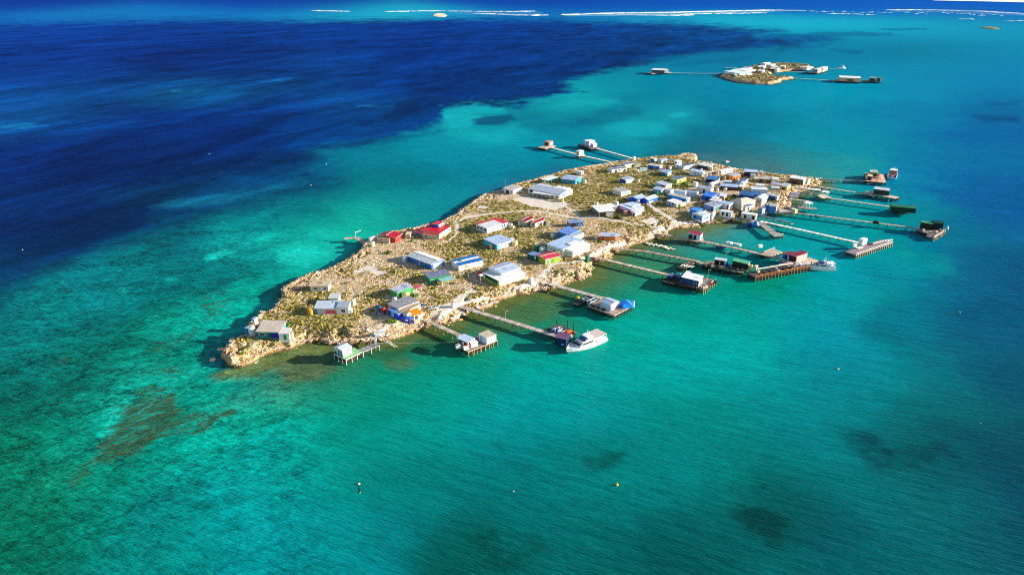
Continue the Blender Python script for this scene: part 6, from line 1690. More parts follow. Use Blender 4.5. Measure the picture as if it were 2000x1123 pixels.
def jetty(label, path, w, z=2.2, col='B0A08C', pile='4A3C30', step=4.2, rail=None, group=None, decks=(), edge='B8A890', name='jetty', land=None):
    """walkway along a path plus rectangular decks (Bk-like frames: left, front, right corners, options)"""
    P = [Vector(p) for p in path]
    o0 = P[0]
    e = thing(name, label, 'jetty', (o0.x, o0.y, z), 0, group)
    qs = []
    for i in range(len(P) - 1):
        d = (P[i + 1] - P[i]); ln = d.length; d = d / ln
        qs.append((P[i] - o0, d, ln, w))
        nrm = Vector((-d.y, d.x))
        m = MB()
        for s in (-1, 1):
            a, b = P[i] - o0 + nrm * s * w * .42, P[i + 1] - o0 + nrm * s * w * .42
            m.bar((a.x, a.y, -.2), (b.x, b.y, -.2), .1, 4)
        m.build('stringer', mat(pile, 'timber'), e)
        n = max(1, int(round(ln / step)))
        yaw = math.atan2(d.y, d.x)
        for k in range(n + 1):
            if k == 0 and i > 0: continue
            c = P[i] - o0 + d * (ln * k / n)
            if land and k * ln / n < land and i == 0: continue
            obj('bearer', bearer_mesh(w, edge), e, (c.x, c.y, 0), yaw)
            for s in (-1, 1):
                q = c + nrm * s * w * .5
                obj('pile', pile_mesh(pile, .13), e, (q.x, q.y, 0.0 if not rail else .05))
        if rail:
            for s in ((-1, 1) if rail == 'both' else ((1,) if rail == 'far' else (-1,))):
                m = MB()
                a, b = P[i] - o0 + nrm * s * w * .5, P[i + 1] - o0 + nrm * s * w * .5
                m.bar((a.x, a.y, 1.0), (b.x, b.y, 1.0), .05, 4); m.bar((a.x, a.y, .55), (b.x, b.y, .55), .04, 4)
                for k in range(int(ln / 2.5) + 1):
                    q = a + d * min(ln, k * 2.5)
                    m.bar((q.x, q.y, 0), (q.x, q.y, 1.05), .06, 4)
                m.build('handrail', mat('5A5048', 'timber'), e)
    if qs: boards('deck_boards', e, qs, col)
    for dk in decks:
        L, C_, R = dk[:3]
        op = dk[3] if len(dk) > 3 else {}
        k = Bk(L, C_, R, 1, 'FFFFFF', 'FFFFFF')
        zz = op.get('z', 0.0) + 0.02
        u, v = Vector((k.c, k.s)), Vector((-k.s, k.c))
        oo = k.o - o0
        long_u = k.a > k.b
        d, ln, w2 = (v, k.b, k.a) if long_u else (u, k.a, k.b)
        cen = oo + (u * k.a / 2 if long_u else v * k.b / 2)
        boards('deck_boards', e, [(cen, d, ln, w2)], op.get('col', col), .55, z=zz)
        m = MB()
        cs = [oo, oo + u * k.a, oo + u * k.a + v * k.b, oo + v * k.b]
        for i in range(4):
            a, b = cs[i], cs[(i + 1) % 4]
            m.bar((a.x, a.y, zz - .22), (b.x, b.y, zz - .22), .17, 4)
        m.build('edge_beam', mat(op.get('edge', edge), 'timber'), e)
        nu, nv = max(1, round(k.a / 2.6)), max(1, round(k.b / 2.6))
        # cross bracing and wales between the piles
        m = MB()
        for i in range(4):
            a, b = cs[i], cs[(i + 1) % 4]
            nn_ = (nu, nv)[i % 2]
            for q in range(nn_):
                s0, s1 = a + (b - a) * (q / nn_), a + (b - a) * ((q + 1) / nn_)
                m.bar((s0.x, s0.y, zz - .4), (s1.x, s1.y, zz - 1.9), .11, 4)
                m.bar((s1.x, s1.y, zz - .4), (s0.x, s0.y, zz - 1.9), .11, 4)
            m.bar((a.x, a.y, zz - 1.0), (b.x, b.y, zz - 1.0), .14, 4)
        br_ = m.build('bracing', mat(op.get('brace', '3E342C'), 'timber'), e)
        br_['kind'] = 'stuff'
        for i in range(nu + 1):
            for j in range(nv + 1):
                q = oo + u * (k.a * i / nu) + v * (k.b * j / nv)
                obj('pile', pile_mesh(op.get('pile', pile), .16), e, (q.x, q.y, op.get('pt', .1)))
        if op.get('fend'):                       # raking fender timbers on the berthing sides
            m2 = MB(); m2.bar((0, 0, .25), (0, -.35, -2.3), .12, 5)
            fm = m2.data('fender', mat(op['fend'], 'timber'))
            nf = max(2, round(k.a / 1.8))
            for i in range(nf + 1):
                q = oo + u * (k.a * i / nf)
                obj('fender', fm, e, (q.x, q.y, 0), k.yaw)
        if op.get('rail'):
            m = MB()
            a, b = oo, oo + u * k.a
            m.bar((a.x, a.y, zz + .6), (b.x, b.y, zz + .6), .13, 4)
            for i in range(int(k.a / 2.2) + 1):
                q = oo + u * min(k.a, i * 2.2)
                m.bar((q.x, q.y, zz), (q.x, q.y, zz + .65), .12, 4)
            m.build('bumper_rail', mat(op['rail'], 'timber'), e)
    return e

def deckhut(name, label, *blocks, z=2.24):
    k = blocks[0]
    for b in blocks:
        b.z = 0.001 + b.z
    e = thing(name, label, 'hut', (k.o.x, k.o.y, z))
    for b in blocks: add_block(e, z, b)
    return e

GJ = 'jetties running out from the island'
# southern landing
jetty('short landing of green boards under the white hut at the southern cove', [(-53.15,214.24), (-48.27,219.01)], 2.6, 2.2, '8C8A90', 'E4DCD0', edge='F0ECE4', group=GJ,
      decks=[((-62.63,211.47), (-56.99,207.93), (-51.93,213.00), dict(col='7FB07A', edge='F0ECE4', pile='E6DED2', pt=.0))])
deckhut('landing_hut', 'white hut with green doors over the water at the southern cove',
        Bk((-62.07,211.39), (-58.38,209.21), (-55.48,212.12), 2.6, 'F0F2EA', 'B4C2D6', rt='gu', rise=.45, ov=.12, fascia='F4F4F2', win='Ld0.08,.7,2.0,1E7A5A;Ld0.48,.8,2.0,1E7A5A;Lp0.28,.9,2.2,8CB8E0,.05;Ld0.85,.7,1.2,6A1A30;Rw0.42,.4,.5,4A4A40,1.4;Rw0.68,.5,.6,4A4A40,1.4'))
m_ = thing('gangplank', 'grey plank ramp leaning from the rocks to the southern landing', 'ramp', (*(-49.67,223.33), 2.4))
_a, _b = Vector((-49.61,223.01)), Vector((-49.11,219.67))
m = MB(); m.bar((0, 0, .15), (_b.x - _a.x, _b.y - _a.y, -.15), .55, 4); m.build('plank', mat('A8AEBC', 'timber'), m_)
e = thing('slipway', 'boat slipway of two pale rails running down into the water', 'slipway', (*(-49.64,225.06), 2.2))
_a = Vector((-49.64,225.06))
for q0, q1 in (((-49.64,225.06), (-44.42,221.22)), ((-48.85,225.71), (-43.66,222.01))):
    m = MB(); m.bar((q0[0] - _a.x, q0[1] - _a.y, 0), (q1[0] - _a.x, q1[1] - _a.y, -1.0), .14, 4); m.build('rail', mat('DCD2C8', 'timber'), e)
for q0, q1 in (((-44.69,221.98), (-41.38,220.37)), ((-44.25,220.97), (-42.20,219.91))):
    m = MB(); m.bar((q0[0] - _a.x, q0[1] - _a.y, -.9), (q1[0] - _a.x, q1[1] - _a.y, -1.8), .13, 4); m.build('rail', mat('E4DCD2', 'timber'), e)
house('fish_table', 'white low bench hut on the rocks above the slipway', 'bench hut',
      Bk((-50.76,225.80), (-50.24,225.41), (-46.52,225.64), .9, 'F0F0EE', 'F4F2EE', ov=.15))
e = thing('mooring_rope', 'long pale rope stretched over the cove to the shelter jetty', 'rope', (*(-48.42,219.83), 2.2))
_a, _b = Vector((-48.42,219.83)), Vector((-20.43,219.92))
m = MB(); m.bar((0, 0, 0), (_b.x - _a.x, _b.y - _a.y, .2), .05, 5); m.build('rope', mat('D8D8D0', 'paint'), e)

# shelter jetty
jetty('jetty of twin planks to the deck with an open shelter and a beige hut', [(-34.17,239.76), (-31.97,237.35), (-17.97,224.79)], 2.0, 2.2, 'C4B4A4', 'B0906A', group=GJ, rail='far', land=3,
      decks=[((-21.48,217.85), (-15.38,213.48), (-4.25,220.71), dict(col='8C7C74', pile='A8845C', fend='C49A68'))])
deckhut('open_shelter', 'open shelter with a pale blue roof on the shelter jetty',
        Bk((-20.05,217.31), (-15.50,215.57), (-12.43,218.08), 2.4, 'E0E4E8', 'A8BAD6', rt='flat', rv=.3, posts='F0F0EC', ov=.2, fascia='F4F4F2', floor=False))
deckhut('deck_hut', 'beige-roofed hut with double doors on the shelter jetty',
        Bk((-12.40,221.49), (-8.97,218.38), (-5.36,220.94), 2.6, 'DCE8F4', 'C2B49C', rt='flat', ov=.12, fascia='F0EEE8', win='Lp0.65,1.6,2.2,9CBCE0,.05;Lp0.3,1.4,2.1,B4D0EC,.05'))

# big cruiser's jetty
jetty('long grey jetty leading to the berth of the large white cruiser', [(-23.06,252.37), (-18.76,249.28), (-2.36,238.44), (16.89,225.16)], 2.3, 2.2, 'B8AAA0', '6A4E3A', group=GJ, land=3,
      decks=[((12.94,230.80), (19.19,224.88), (24.02,228.28), dict(col='6A5650', pile='4A3A30', edge='B0A294'))])
deckhut('net_shed', 'dark navy shed with a plum roof hanging over the cruiser berth',
        Bk((15.67,220.38), (19.25,217.75), (20.38,222.76), 3.0, '18284A', '6A4A6A', rt='flat', ov=.08, fascia='4A5AA0', win='Lp.28,1.1,.7,4AA8F0,.5'), z=1.6)

# blue tarpaulin jetty
jetty('jetty from the white kiosk to the deck with the blue tarpaulin', [(8.51,278.94), (13.32,275.78), (38.21,258.04)], 2.5, 2.2, 'BCB0A8', '5A4436', group=GJ, land=4,
      decks=[((29.52,250.74), (39.80,242.49), (48.90,250.16), dict(col='A48E80', pile='4A3A2E', edge='C8BCAC')),
             ((25.27,256.08), (26.77,254.10), (32.72,261.43), dict(col='4A4240', pile='3A2E28', z=-.7))])
deckhut('deck_hut', 'pale blue hut with a gabled roof beside the blue tarpaulin',
        Bk((35.11,249.49), (38.76,246.18), (42.58,249.78), 2.6, 'B8D0EE', '9CB2D4', rt='gv', rise=.4, ov=.12, fascia='ECF2F8', win='Rp.5,4.0,2.4,E4ECF6,.02;Rp.1,.9,2.0,7A98B8,.05'))
e = thing('tarpaulin', 'bright blue tarpaulin over a stack on the jetty deck', 'tarpaulin', (*(45.67,250.45), 2.25), .35)
m = MB(); m.add([(-2.3, -1.6, 0), (2.3, -1.6, 0), (2.3, 1.6, 0), (-2.3, 1.6, 0), (-2.0, -1.3, 2.0), (.2, -1.4, 2.4), (2.1, -1.2, 1.7), (2.0, 1.3, 1.9), (0, 1.2, 2.5), (-2.1, 1.3, 2.1)],
                [(0, 1, 6, 5, 4), (1, 2, 7, 6), (2, 3, 9, 8, 7), (3, 0, 4, 9), (4, 5, 8, 9), (5, 6, 7, 8)])
m.build('cover', mat('1F78E0', 'gloss'), e)
tank((48.77,251.90), 1.0, 1.6, 'E8EEF0', 'white drum at the outer end of the blue tarpaulin deck', z=2.3, cat='drum')

# white-shed jetty
jetty('walkway to the dark deck with the white-roofed shed', [(36.35,307.04), (39.33,305.64), (55.10,294.23), (70.77,282.95)], 2.0, 2.2, 'CDB6A4', '6A4A34', group=GJ, land=3,
      decks=[((70.47,273.26), (80.72,267.13), (89.87,276.41), dict(col='8C7C74', pile='5A4430', edge='6A5A4C', fend='C8A468', rail='EDE6D8')),
             ((66.21,278.66), (70.18,274.42), (75.46,281.91), dict(col='3A3430', pile='2A2420', z=-.2))])
deckhut('deck_shed', 'wide white-roofed shed with a dark blue side on the dark deck',
        Bk((71.88,272.22), (79.27,270.00), (84.14,274.65), 2.7, '2A4A74', 'F0F0F0', rt='flat', rv=.3, ov=.2, fascia='F4F4F4', win='Rp.5,6.0,2.5,DCE6F4,.02;Rp.25,1.4,2.2,8CB0DC,.04;Lw0.2,1.3,.8'),
        Bk((73.88,277.47), (75.59,276.41), (79.08,281.80), 2.2, '2A4A80', 'C8D0E4', rt='flat', ov=.05))
for p_, l_ in (((77.95,287.00), 'lamp post with a yellowish head behind the white-roofed deck shed'), ((85.34,278.19), 'lamp post at the right corner of the white-roofed deck shed')):
    pole(p_, 4.6, l_, z=2.2, cat='lamp post')

# long wharf
jetty('long wharf with a rust red plank front and green shed', [(50.27,317.36), (52.90,316.46), (64.35,313.41), (86.12,300.54), (88.42,297.09)], 2.2, 2.2, 'B8A490', '5A4634', group=GJ, rail='far', land=3,
      decks=[((86.86,293.98), (103.08,285.88), (108.06,291.31), dict(col='8A8C7C', pile='2E2620', edge='6A6258')),
             ((104.97,285.32), (107.21,280.84), (136.17,292.88), dict(col='54484A', pile='4A3A2C', edge='8A5A34', fend='B8986C', rail='E4873A')),
             ((75.98,294.57), (77.90,292.19), (86.78,301.30), dict(col='5A5048', pile='3A3028', z=-.2))])
deckhut('open_shelter', 'dark open shelter with a pale flat roof on the long wharf',
        Bk((92.20,293.98), (97.00,292.64), (99.14,294.88), 2.9, '1E2A24', 'C8C8D0', rt='flat', ov=.15, posts='D8D4CC', fascia='F0ECE4', floor=False),
        Bk((92.85,295.79), (97.17,294.43), (97.63,294.88), 2.6, '1C2A2A', '2A3A3A', rt='flat', ov=0))
deckhut('green_shed', 'long shed with a green roof on the wharf',
        Bk((99.99,292.64), (106.35,289.55), (108.83,292.20), 2.6, '16302C', '5AA876', rt='flat', ov=.12, rv=.3, fascia='B8D8A8', win='Rp.5,2.4,2.3,E8D8A0,.02'))
tank((108.03,290.43), 1.8, 1.8, 'E8D49C', 'cream drum beside the green shed on the wharf', z=2.25, cat='drum')
house_ = deckhut('crate_stack', 'pale timber box right of the cream drum on the wharf', Bk((109.15,289.55), (110.16,289.12), (111.72,290.87), 1.5, 'E0C8AC', 'DCC8B4', ov=.03))
pole((99.44,300.38), 4.4, 'lamp post between the open shelter and the green shed', z=2.2, cat='lamp post')
for k, (p_, rz) in enumerate((((78.22,294.67), .9), ((79.64,294.07), .9), ((80.92,292.88), .9), ((82.47,292.88), .9))):
    e = thing('rack_beam', 'sloping pale beam of the boat rack beside the long wharf', 'beam', (*p_, 2.3), rz, 'beams of the boat rack')
    m = MB(); m.bar((-2.2, 0, .5), (2.2, 0, -.2), .16, 4); m.build('beam', mat('E4DED6', 'timber'), e)

# red-roofed hut jetty
jetty('railed jetty past the red-roofed hut to the outer wharf', [(75.13,339.05), (78.70,337.91), (88.45,330.16), (96.94,326.84), (108.25,318.83), (124.49,305.19), (126.58,300.78)], 2.4, 2.2, 'C4AE9C', '5A4A38', group=GJ, rail='far', land=3,
      decks=[((125.23,300.16), (129.96,292.88), (143.15,300.78), dict(col='C0AC9A', pile='4A3A2C', edge='D8CABA')),
             ((119.84,311.29), (122.85,307.12), (130.51,312.35), dict(col='B4A294', pile='5A5040', edge='E4DCD0')),
             ((119.97,311.69), (120.60,310.76), (128.16,317.05), dict(col='A49488', edge='E8E0D4', rail='EEE8DC')),
             ((88.00,329.29), (93.29,326.84), (98.67,329.73), dict(col='C4AE9C'))])
deckhut('deck_hut', 'hut with two red roofs standing on the railed jetty',
        Bk((88.52,330.46), (94.48,328.71), (98.22,332.22), 2.6, 'B8CCE4', '94142E', rt='flat', rv=.35, ov=.15, fascia='E8DCDC', win='Lp0.8,2.0,2.2,2A2A36,.05;Lp.42,1.4,2.2,1E2630,.05;Lp.15,1.6,2.2,C4D8F0,.06;Rp.5,4.2,2.4,F2F0EE,.02'))
deckhut('deck_hut', 'long pink hut with red roofs at the end of the railed jetty',
        Bk((129.08,300.78), (131.33,298.31), (138.67,302.66), 2.9, 'D8847C', '7A1A30', rt='flat', rv=.3, ov=.12, fascia='F0C4B8', win='Lp0.5,3.6,2.6,4A1418,.03;Rp.5,7.4,2.7,ECB0A4,.02;Rp0.3,1.4,1.9,8A3A24,.05;Rp.7,.8,1.5,E8D8C8,.6'),
        Bk((127.48,303.92), (129.17,301.03), (132.99,304.56), 2.5, '2A5AB0', '8A1C34', rt='flat', ov=.1, fascia='E8D0D0', win='Lp.45,1.0,2.1,141C34,.05;Lp.15,.8,2.1,8CB8E8,.05'))
jetty('short crooked jetty with a tarpaulin on its landing', [(131.03,360.42), (134.42,356.21), (135.94,339.44)], 4.0, 2.2, 'A4948C', '5A4A3C', group=GJ,
      decks=[((135.20,340.20), (134.37,335.64), (139.19,338.67), dict(col='988A84', edge='E8E0D4', rail='F0E8DC'))])
e = thing('tarpaulin', 'crumpled blue tarpaulin at the head of the short crooked jetty', 'tarpaulin', (*(130.95,354.33), 1.4), .2)
m = MB(); m.lathe([(1.9, 0), (2.0, .6), (1.5, 1.5), (1.0, 2.2), (.4, 2.6)], 9); m.build('cover', mat('1E74D8', 'gloss'), e)
e = thing('tarpaulin', 'dark blue boat cover left of the crumpled blue tarpaulin', 'tarpaulin', (*(128.90,356.50), .6), -.5)
m = MB(); m.lathe([(2.3, 0), (2.2, .7), (1.4, 1.3), (.4, 1.5)], 8); m.build('cover', mat('1A3A6E', 'paint'), e)
# row hut deck
jetty('dark walkway along the cream row hut out into the bay', [(122.80,366.39), (125.02,363.46), (133.51,361.20)], 3.0, 2.2, 'A89084', '4A3A30', group=GJ)
deckhut('row_hut', 'cream row hut with two dark doors over the water',
        Bk((126.07,365.08), (133.28,361.84), (135.79,364.62), 2.5, 'DCE4D6', 'E4E4E0', rt='flat', ov=.15, fascia='F0EEE8', win='Ld0.72,1.0,1.9,2A1E1C;Ld0.17,1.2,1.9,3A2420;Rp.5,2.2,2.3,F2E8DC,.02'))
jetty('thin dark walkway running behind the white jetty', [(138.13,371.02), (144.44,365.06), (151.19,356.13)], 1.6, 2.2, '6A6478', '4A4038', group=GJ)
jetty('long bright white jetty to the cluttered fender wharf', [(135.31,359.78), (147.03,349.96), (172.79,326.12)], 2.2, 2.2, 'F0E6D8', '6A5A4A', group=GJ, edge='E8DCCC',
      decks=[((161.42,313.54), (164.16,308.69), (190.11,326.27), dict(col='8A7A80', pile='7A6450', fend='D8C0A0', edge='DCCCBC', rail='EADFCF'))])
deckhut('deck_hut', 'white cube hut at the end of the bright white jetty',
        Bk((171.35,322.53), (172.62,320.88), (175.99,322.89), 3.0, 'E4EEF8', 'F4F4F4', rt='flat', ov=.03, win='Rp.5,3.0,2.8,F6F6F4,.02'))
e = thing('cable_reel', 'white cable reel on the fender wharf', 'reel', (*(168.02,318.78), 3.2), .3)
m = MB()
for y in (-.5, .5): m.add([(1.0 * math.cos(t * .5236), y + q, 1.0 * math.sin(t * .5236)) for q in (0, .1) for t in range(12)], [tuple(range(12)), tuple(range(23, 11, -1))] + [(t, (t + 1) % 12, 12 + (t + 1) % 12, 12 + t) for t in range(12)])
m.bar((0, -.5, 0), (0, .5, 0), .45, 8); m.build('drum', mat('F0EEE8', 'paint'), e)
for k, q in enumerate(((181.13,324.67), (183.02,325.63), (184.87,326.48), (186.73,327.33), (188.47,327.93), (190.10,328.30), (169.77,318.21), (170.24,317.05))):
    e = thing('beam', 'loose white beam lying across the fender wharf', 'beam', (*q, 2.45), .55, 'loose beams on the fender wharf')
    m = MB(); m.box(-2.0, 2.0, -.15, .15, -.12, .25); m.build('timber', mat('EEE4D8', 'timber'), e)

# green sheds jetty
jetty('very long jetty with old tyres to the deck with dark green sheds', [(158.81,377.89), (160.67,374.56), (171.60,369.55), (209.74,350.51), (214.69,345.92)], 1.9, 2.2, 'B8A898', '5A4636', group=GJ,
      decks=[((213.39,345.92), (215.04,340.25), (227.65,345.92), dict(col='6A6470', pile='3A2E28')),
             ((211.60,335.13), (214.96,333.24), (227.71,342.87), dict(col='6E5E60', pile='5A4636', edge='D8C8B0', rail='E8DCC4', fend='C8B08C'))])
deckhut('green_shed', 'pair of dark green sheds at the end of the very long jetty',
        Bk((214.69,345.92), (220.36,344.85), (223.80,347.53), 3.0, '14261E', '2E8A5E', rt='flat', ov=.05, rv=.2),
        Bk((220.64,345.12), (225.69,344.58), (228.36,347.53), 3.4, '123024', '1E5A40', rt='gv', rise=.6, ov=.05))
e = thing('white_bin', 'white cone marker at the outer corner of the green sheds deck', 'marker', (*(229.04,345.92), 2.2))
m = MB(); m.lathe([(.6, 0), (.55, .8), (.25, 1.8)], 10); m.build('cone', mat('F4F4F2', 'paint'), e)
TY = None
def tyre(p, z, rz, label, group):
    global TY
    if TY is None:
        m = MB(); n = 12
        vs, fs = [], []
        for i in range(n):
            t = 2 * math.pi * i / n
            for j in range(5):
                a = 2 * math.pi * j / 5
                r = .55 + .2 * math.cos(a)
                vs.append((r * math.cos(t), .2 * math.sin(a), r * math.sin(t)))
        for i in range(n):
            for j in range(5):
                fs.append((i * 5 + j, i * 5 + (j + 1) % 5, ((i + 1) % n) * 5 + (j + 1) % 5, ((i + 1) % n) * 5 + j))
        TY = meshdata('tyre', vs, fs, [mat('1A1A1A', 'paint')])
    o = obj('tyre', TY, None, (p[0], p[1], z), rz)
    return tag(o, label, 'tyre', group)
for q in ((160.91,374.93), (163.55,373.10), (169.57,369.93), (170.16,368.89), (171.82,370.25), (167.01,370.56)):
    tyre(q, 1.7, -.2, 'black tyre hanging on the inner end of the very long jetty', 'tyres on the very long jetty')
e = thing('cray_pot_stack', 'dark bundle of pots halfway along the very long jetty', 'bundle', (*(196.19,355.77), 2.2), -.2)
m = MB(); m.box(-1.4, 1.4, -.9, .9, 0, .8); m.box(-1.2, .9, -.7, .6, .8, 1.5); m.build('pots', mat('2E2620', 'timber'), e)

# smaller jetties of the north-east corner
jetty('short jetty with a white canopy among the north-east rocks', [(160.20,385.91), (164.95,385.91), (175.07,382.69)], 3.4, 2.2, 'A89C94', '4A3C34', group=GJ, edge='D8CCBC')
deckhut('canopy', 'white canopy on posts over the short north-east jetty', Bk((169.07,386.72), (171.45,384.29), (174.54,387.53), 2.2, 'F0F0F0', 'F2F6F8', rt='flat', posts='E8E4DC', ov=.2, floor=False))
jetty('narrow walkway with white rails left of the white canopy', [(166.97,403.06), (177.11,397.19)], 1.4, 2.2, 'E0D4C4', '6A5A4A', group=GJ, edge='E8DCCC')
jetty('jetty with pale boards to the green-covered shed on piles', [(175.08,418.26), (182.98,416.18), (191.44,404.81), (219.58,386.72)], 1.8, 2.2, 'D4C2AC', '6A5442', group=GJ,
      decks=[((186.23,411.60), (187.32,404.46), (193.52,406.23), dict(col='DACAB4', edge='E0D2BE', pile='8A7A5A')), ((216.22,382.37), (222.50,377.65), (232.12,379.21), dict(col='8A8078', pile='2E2A26'))])
deckhut('canopy', 'small flat white canopy at the root of the pale-boarded jetty', Bk((188.98,410.70), (192.15,408.90), (195.04,411.60), 1.8, 'F0F0F0', 'F0ECE4', rt='flat', posts='E8E4DC', ov=.2, floor=False))
deckhut('canopy', 'long white canopy nearest the brown boathouse', Bk((183.09,417.11), (189.86,414.34), (191.75,417.11), 1.7, 'F0F0F0', 'F4EEE4', rt='flat', posts='E8E4DC', ov=.2, floor=False))
deckhut('green_shed', 'long rounded green cover over a boat shed on piles',
        Bk((214.40,375.63), (227.13,373.64), (231.54,377.96), 2.6, '163A2A', '2A7A54', rt='gv', rise=.5, ov=.1, fascia='225A40'))
pole((220.29,390.81), 4.0, 'slim post at the left end of the rounded green cover', z=2.2, lamp=False, cat='post')
jetty('jetty to the outer deck with the grey-roofed dark shed', [(188.29,433.97), (190.55,434.85), (215.28,415.63), (220.68,408.90)], 1.7, 2.2, 'D0BCA8', '5A4636', group=GJ,
      decks=[((214.76,413.43), (231.05,402.71), (237.89,404.46), dict(col='D0BEAA', pile='3E3228', edge='4A3C34'))])
deckhut('deck_shed', 'dark green shed with a pale grey roof on the outer deck', Bk((221.56,411.24), (229.79,408.90), (233.83,414.34), 3.0, '2A3E36', 'BCC0CC', rt='flat', ov=.08, rv=.2, fascia='D8DCE0', win='Rp.5,2.0,2.6,CFD8DC,.02'))
for q in ((232.08,403.01),): tyre(q, 1.7, -.2, 'black tyre on the front of the outer deck with the dark green shed', None)
jetty('northernmost jetty to the pink-decked platform and fishing boat', [(196.26,450.20), (198.65,449.26), (232.62,445.06)], 1.6, 2.2, '8A7E88', '4A3E38', group=GJ,
      decks=[((232.25,443.03), (243.45,439.61), (253.26,460.88), dict(col='DCA890', pile='4A3C34', edge='C8B4B4'))])
deckhut('deck_shed', 'shed with a grey-green roof on the pink-decked platform', Bk((240.06,455.76), (244.69,454.31), (248.98,461.63), 2.5, '4A5A44', 'A8B498', rt='flat', ov=.1))
deckhut('deck_shed', 'low dark shelter with a tan roof on the pink-decked platform', Bk((234.24,446.50), (236.45,445.46), (239.66,451.44), 2.4, '2A3430', 'D8C098', rt='flat', ov=.25))
e = thing('tarpaulin', 'dark blue tarpaulin ridge behind the grey-green roofed shed', 'tarpaulin', (*(245.06,462.37), 2.2), .5)
m = MB(); m.add([(-3, -1.5, 0), (3.2, -1.5, 0), (3.2, 1.5, 0), (-3, 1.5, 0), (-1.5, 0, 1.2), (3.0, 0, 3.0)], [(0, 1, 5, 4), (2, 3, 4, 5), (3, 0, 4), (1, 2, 5)]); m.build('cover', mat('14304E', 'paint'), e)
deckhut('concrete_landing', 'grey concrete landing with a cream block house on the eastern shore', Bk((158.05,375.82), (158.76,372.75), (160.40,374.10), 2.2, 'B4B090', 'EAD8B0', rt='flat', ov=.05, win='Rp.5,2.0,2.1,ECC898,.02'))
jetty('wide grey slab landing before the cream block house', [(152.90,379.60), (158.59,376.14)], 6.5, 2.2, 'B0A4A8', '5A5048', group=GJ)
jetty('grey ramp of boards beside the north-east rocks', [(176.40,417.41), (170.37,406.01)], 5.0, 2.2, '8A8494', '9A7A5A', group=GJ)

# west side
jetty('small western jetty with a crane arm below the stone house', [(-85.24,331.68), (-79.15,333.13), (-73.20,324.81)], 2.6, 2.2, 'C8A898', '3A3A40', group=GJ, edge='C8B0A4')
e = thing('crane', 'white crane arm on the small western jetty', 'crane', (*(-79.80,333.55), 2.2))
_a = Vector((-79.80,333.55)); _b = Vector((-77.11,335.44))
m = MB(); m.bar((0, 0, 0), (0, 0, 2.6), .12, 6); m.build('post', mat('D8D4CC', 'paint'), e)
m = MB(); m.bar((0, 0, 2.5), (_b.x - _a.x, _b.y - _a.y, 3.0), .16, 6); m.build('arm', mat('EDE9DC', 'paint'), e)
jetty('north-west jetty with a hut in the middle and a hut on its far head', [(74.66,494.82), (53.47,517.70), (32.34,544.55), (28.32,549.37)], 2.2, 2.2, 'E4D4C4', '6A5A50', group=GJ,
      decks=[((21.70,548.80), (26.45,541.75), (33.54,553.11), dict(col='C0A898', pile='4A4038', edge='E0D0C0')), ((48.94,518.99), (50.70,515.91), (54.41,521.57), dict(col='E8D8C4', pile='C8B090'))])
deckhut('deck_hut', 'tan hut with a red-brown roof on the far head of the north-west jetty', Bk((26.43,555.14), (29.35,551.66), (32.51,556.89), 2.9, '8A6A50', 'C09084', rt='flat', ov=.08, win='Lp.5,1.8,2.0,3A2A22,.05;Rp.5,2.6,2.6,D8C8B8,.02;Rp.85,.8,2.5,B8D0D4,.04'))
deckhut('deck_hut', 'cream cube hut in the middle of the north-west jetty', Bk((49.12,521.06), (50.86,517.70), (53.76,522.10), 3.0, 'F0E4CC', 'F2EEE4', rt='flat', ov=.04, win='Lp.5,1.6,2.6,B8B4A4,.02'))
jetty('northern jetty with a stepped white hut on its head', [(90.29,507.38), (87.42,512.62), (68.84,540.36), (63.10,548.80)], 2.0, 2.2, 'EADCCE', '6A5A50', group=GJ,
      decks=[((53.23,558.06), (62.28,540.92), (70.54,544.55), dict(col='8A7A70', pile='2E2622', edge='4A3E38'))])
deckhut('deck_hut', 'stepped white hut on the head of the northern jetty', Bk((58.56,557.48), (61.56,551.66), (65.87,557.48), 3.4, 'B8C8EA', 'F2F4F6', rt='flat', ov=.05, win='Rp.5,3.0,3.2,F4F4F6,.02'),
        Bk((62.62,548.80), (64.32,545.96), (67.32,549.37), 2.6, 'A8BCE0', 'F2F2F0', rt='flat', ov=.04, win='Rp.5,2.0,2.4,F6F2EC,.02'))

# ------------------------------------------------------------------ boats
def hull_data(L, B, H, cols, sheer=.45, deck=True):
    """planing hull, bow at +x: white topsides, deck, dark boot line"""
    n = 11
    vs, fs, mi = [], [], []
    for i in range(n):
        t = i / (n - 1)
        x = -L / 2 + L * t
        b = B / 2 * (0.92 + .08 * min(1, t * 3)) * (1 - max(0, (t - .5) / .5) ** 2.2)
        b = max(b, .04)
        hz = H * (1 + sheer * max(0, t - .35) ** 1.6)
        fl = .82 - .35 * max(0, (t - .4) / .6)
        kx = x - (0 if t < .75 else (t - .75) / .25 * L * .06)
        for y, z in ((-b, hz), (-b * (.9 + .1 * fl), H * .55), (-b * fl, .05), (0, -.5), (b * fl, .05), (b * (.9 + .1 * fl), H * .55), (b, hz)):
            vs.append((x if z > .3 else kx, y, z))
    for i in range(n - 1):
        for j in range(6):
            fs.append((i * 7 + j, i * 7 + j + 1, (i + 1) * 7 + j + 1, (i + 1) * 7 + j))
            mi.append(0)
    fs.append(tuple(range(6, -1, -1))); mi.append(0)
    if deck:
        for i in range(n - 1):
            o = len(vs)
            for k in (i, i + 1):
                a, b = vs[k * 7], vs[k * 7 + 6]
                vs.append((a[0], a[1] * .93, a[2] - .25)); vs.append((b[0], b[1] * .93, b[2] - .25))
            fs.append((o, o + 1, o + 3, o + 2)); mi.append(1)
    return meshdata('hull', vs, fs, [mat(c, 'gloss') for c in cols], mi)

def frame_of(bow, stern, off=0.0):
    b, s = Vector(bow), Vector(stern)
    d = b - s
    return ((b + s) / 2, math.atan2(d.y, d.x), d.length)

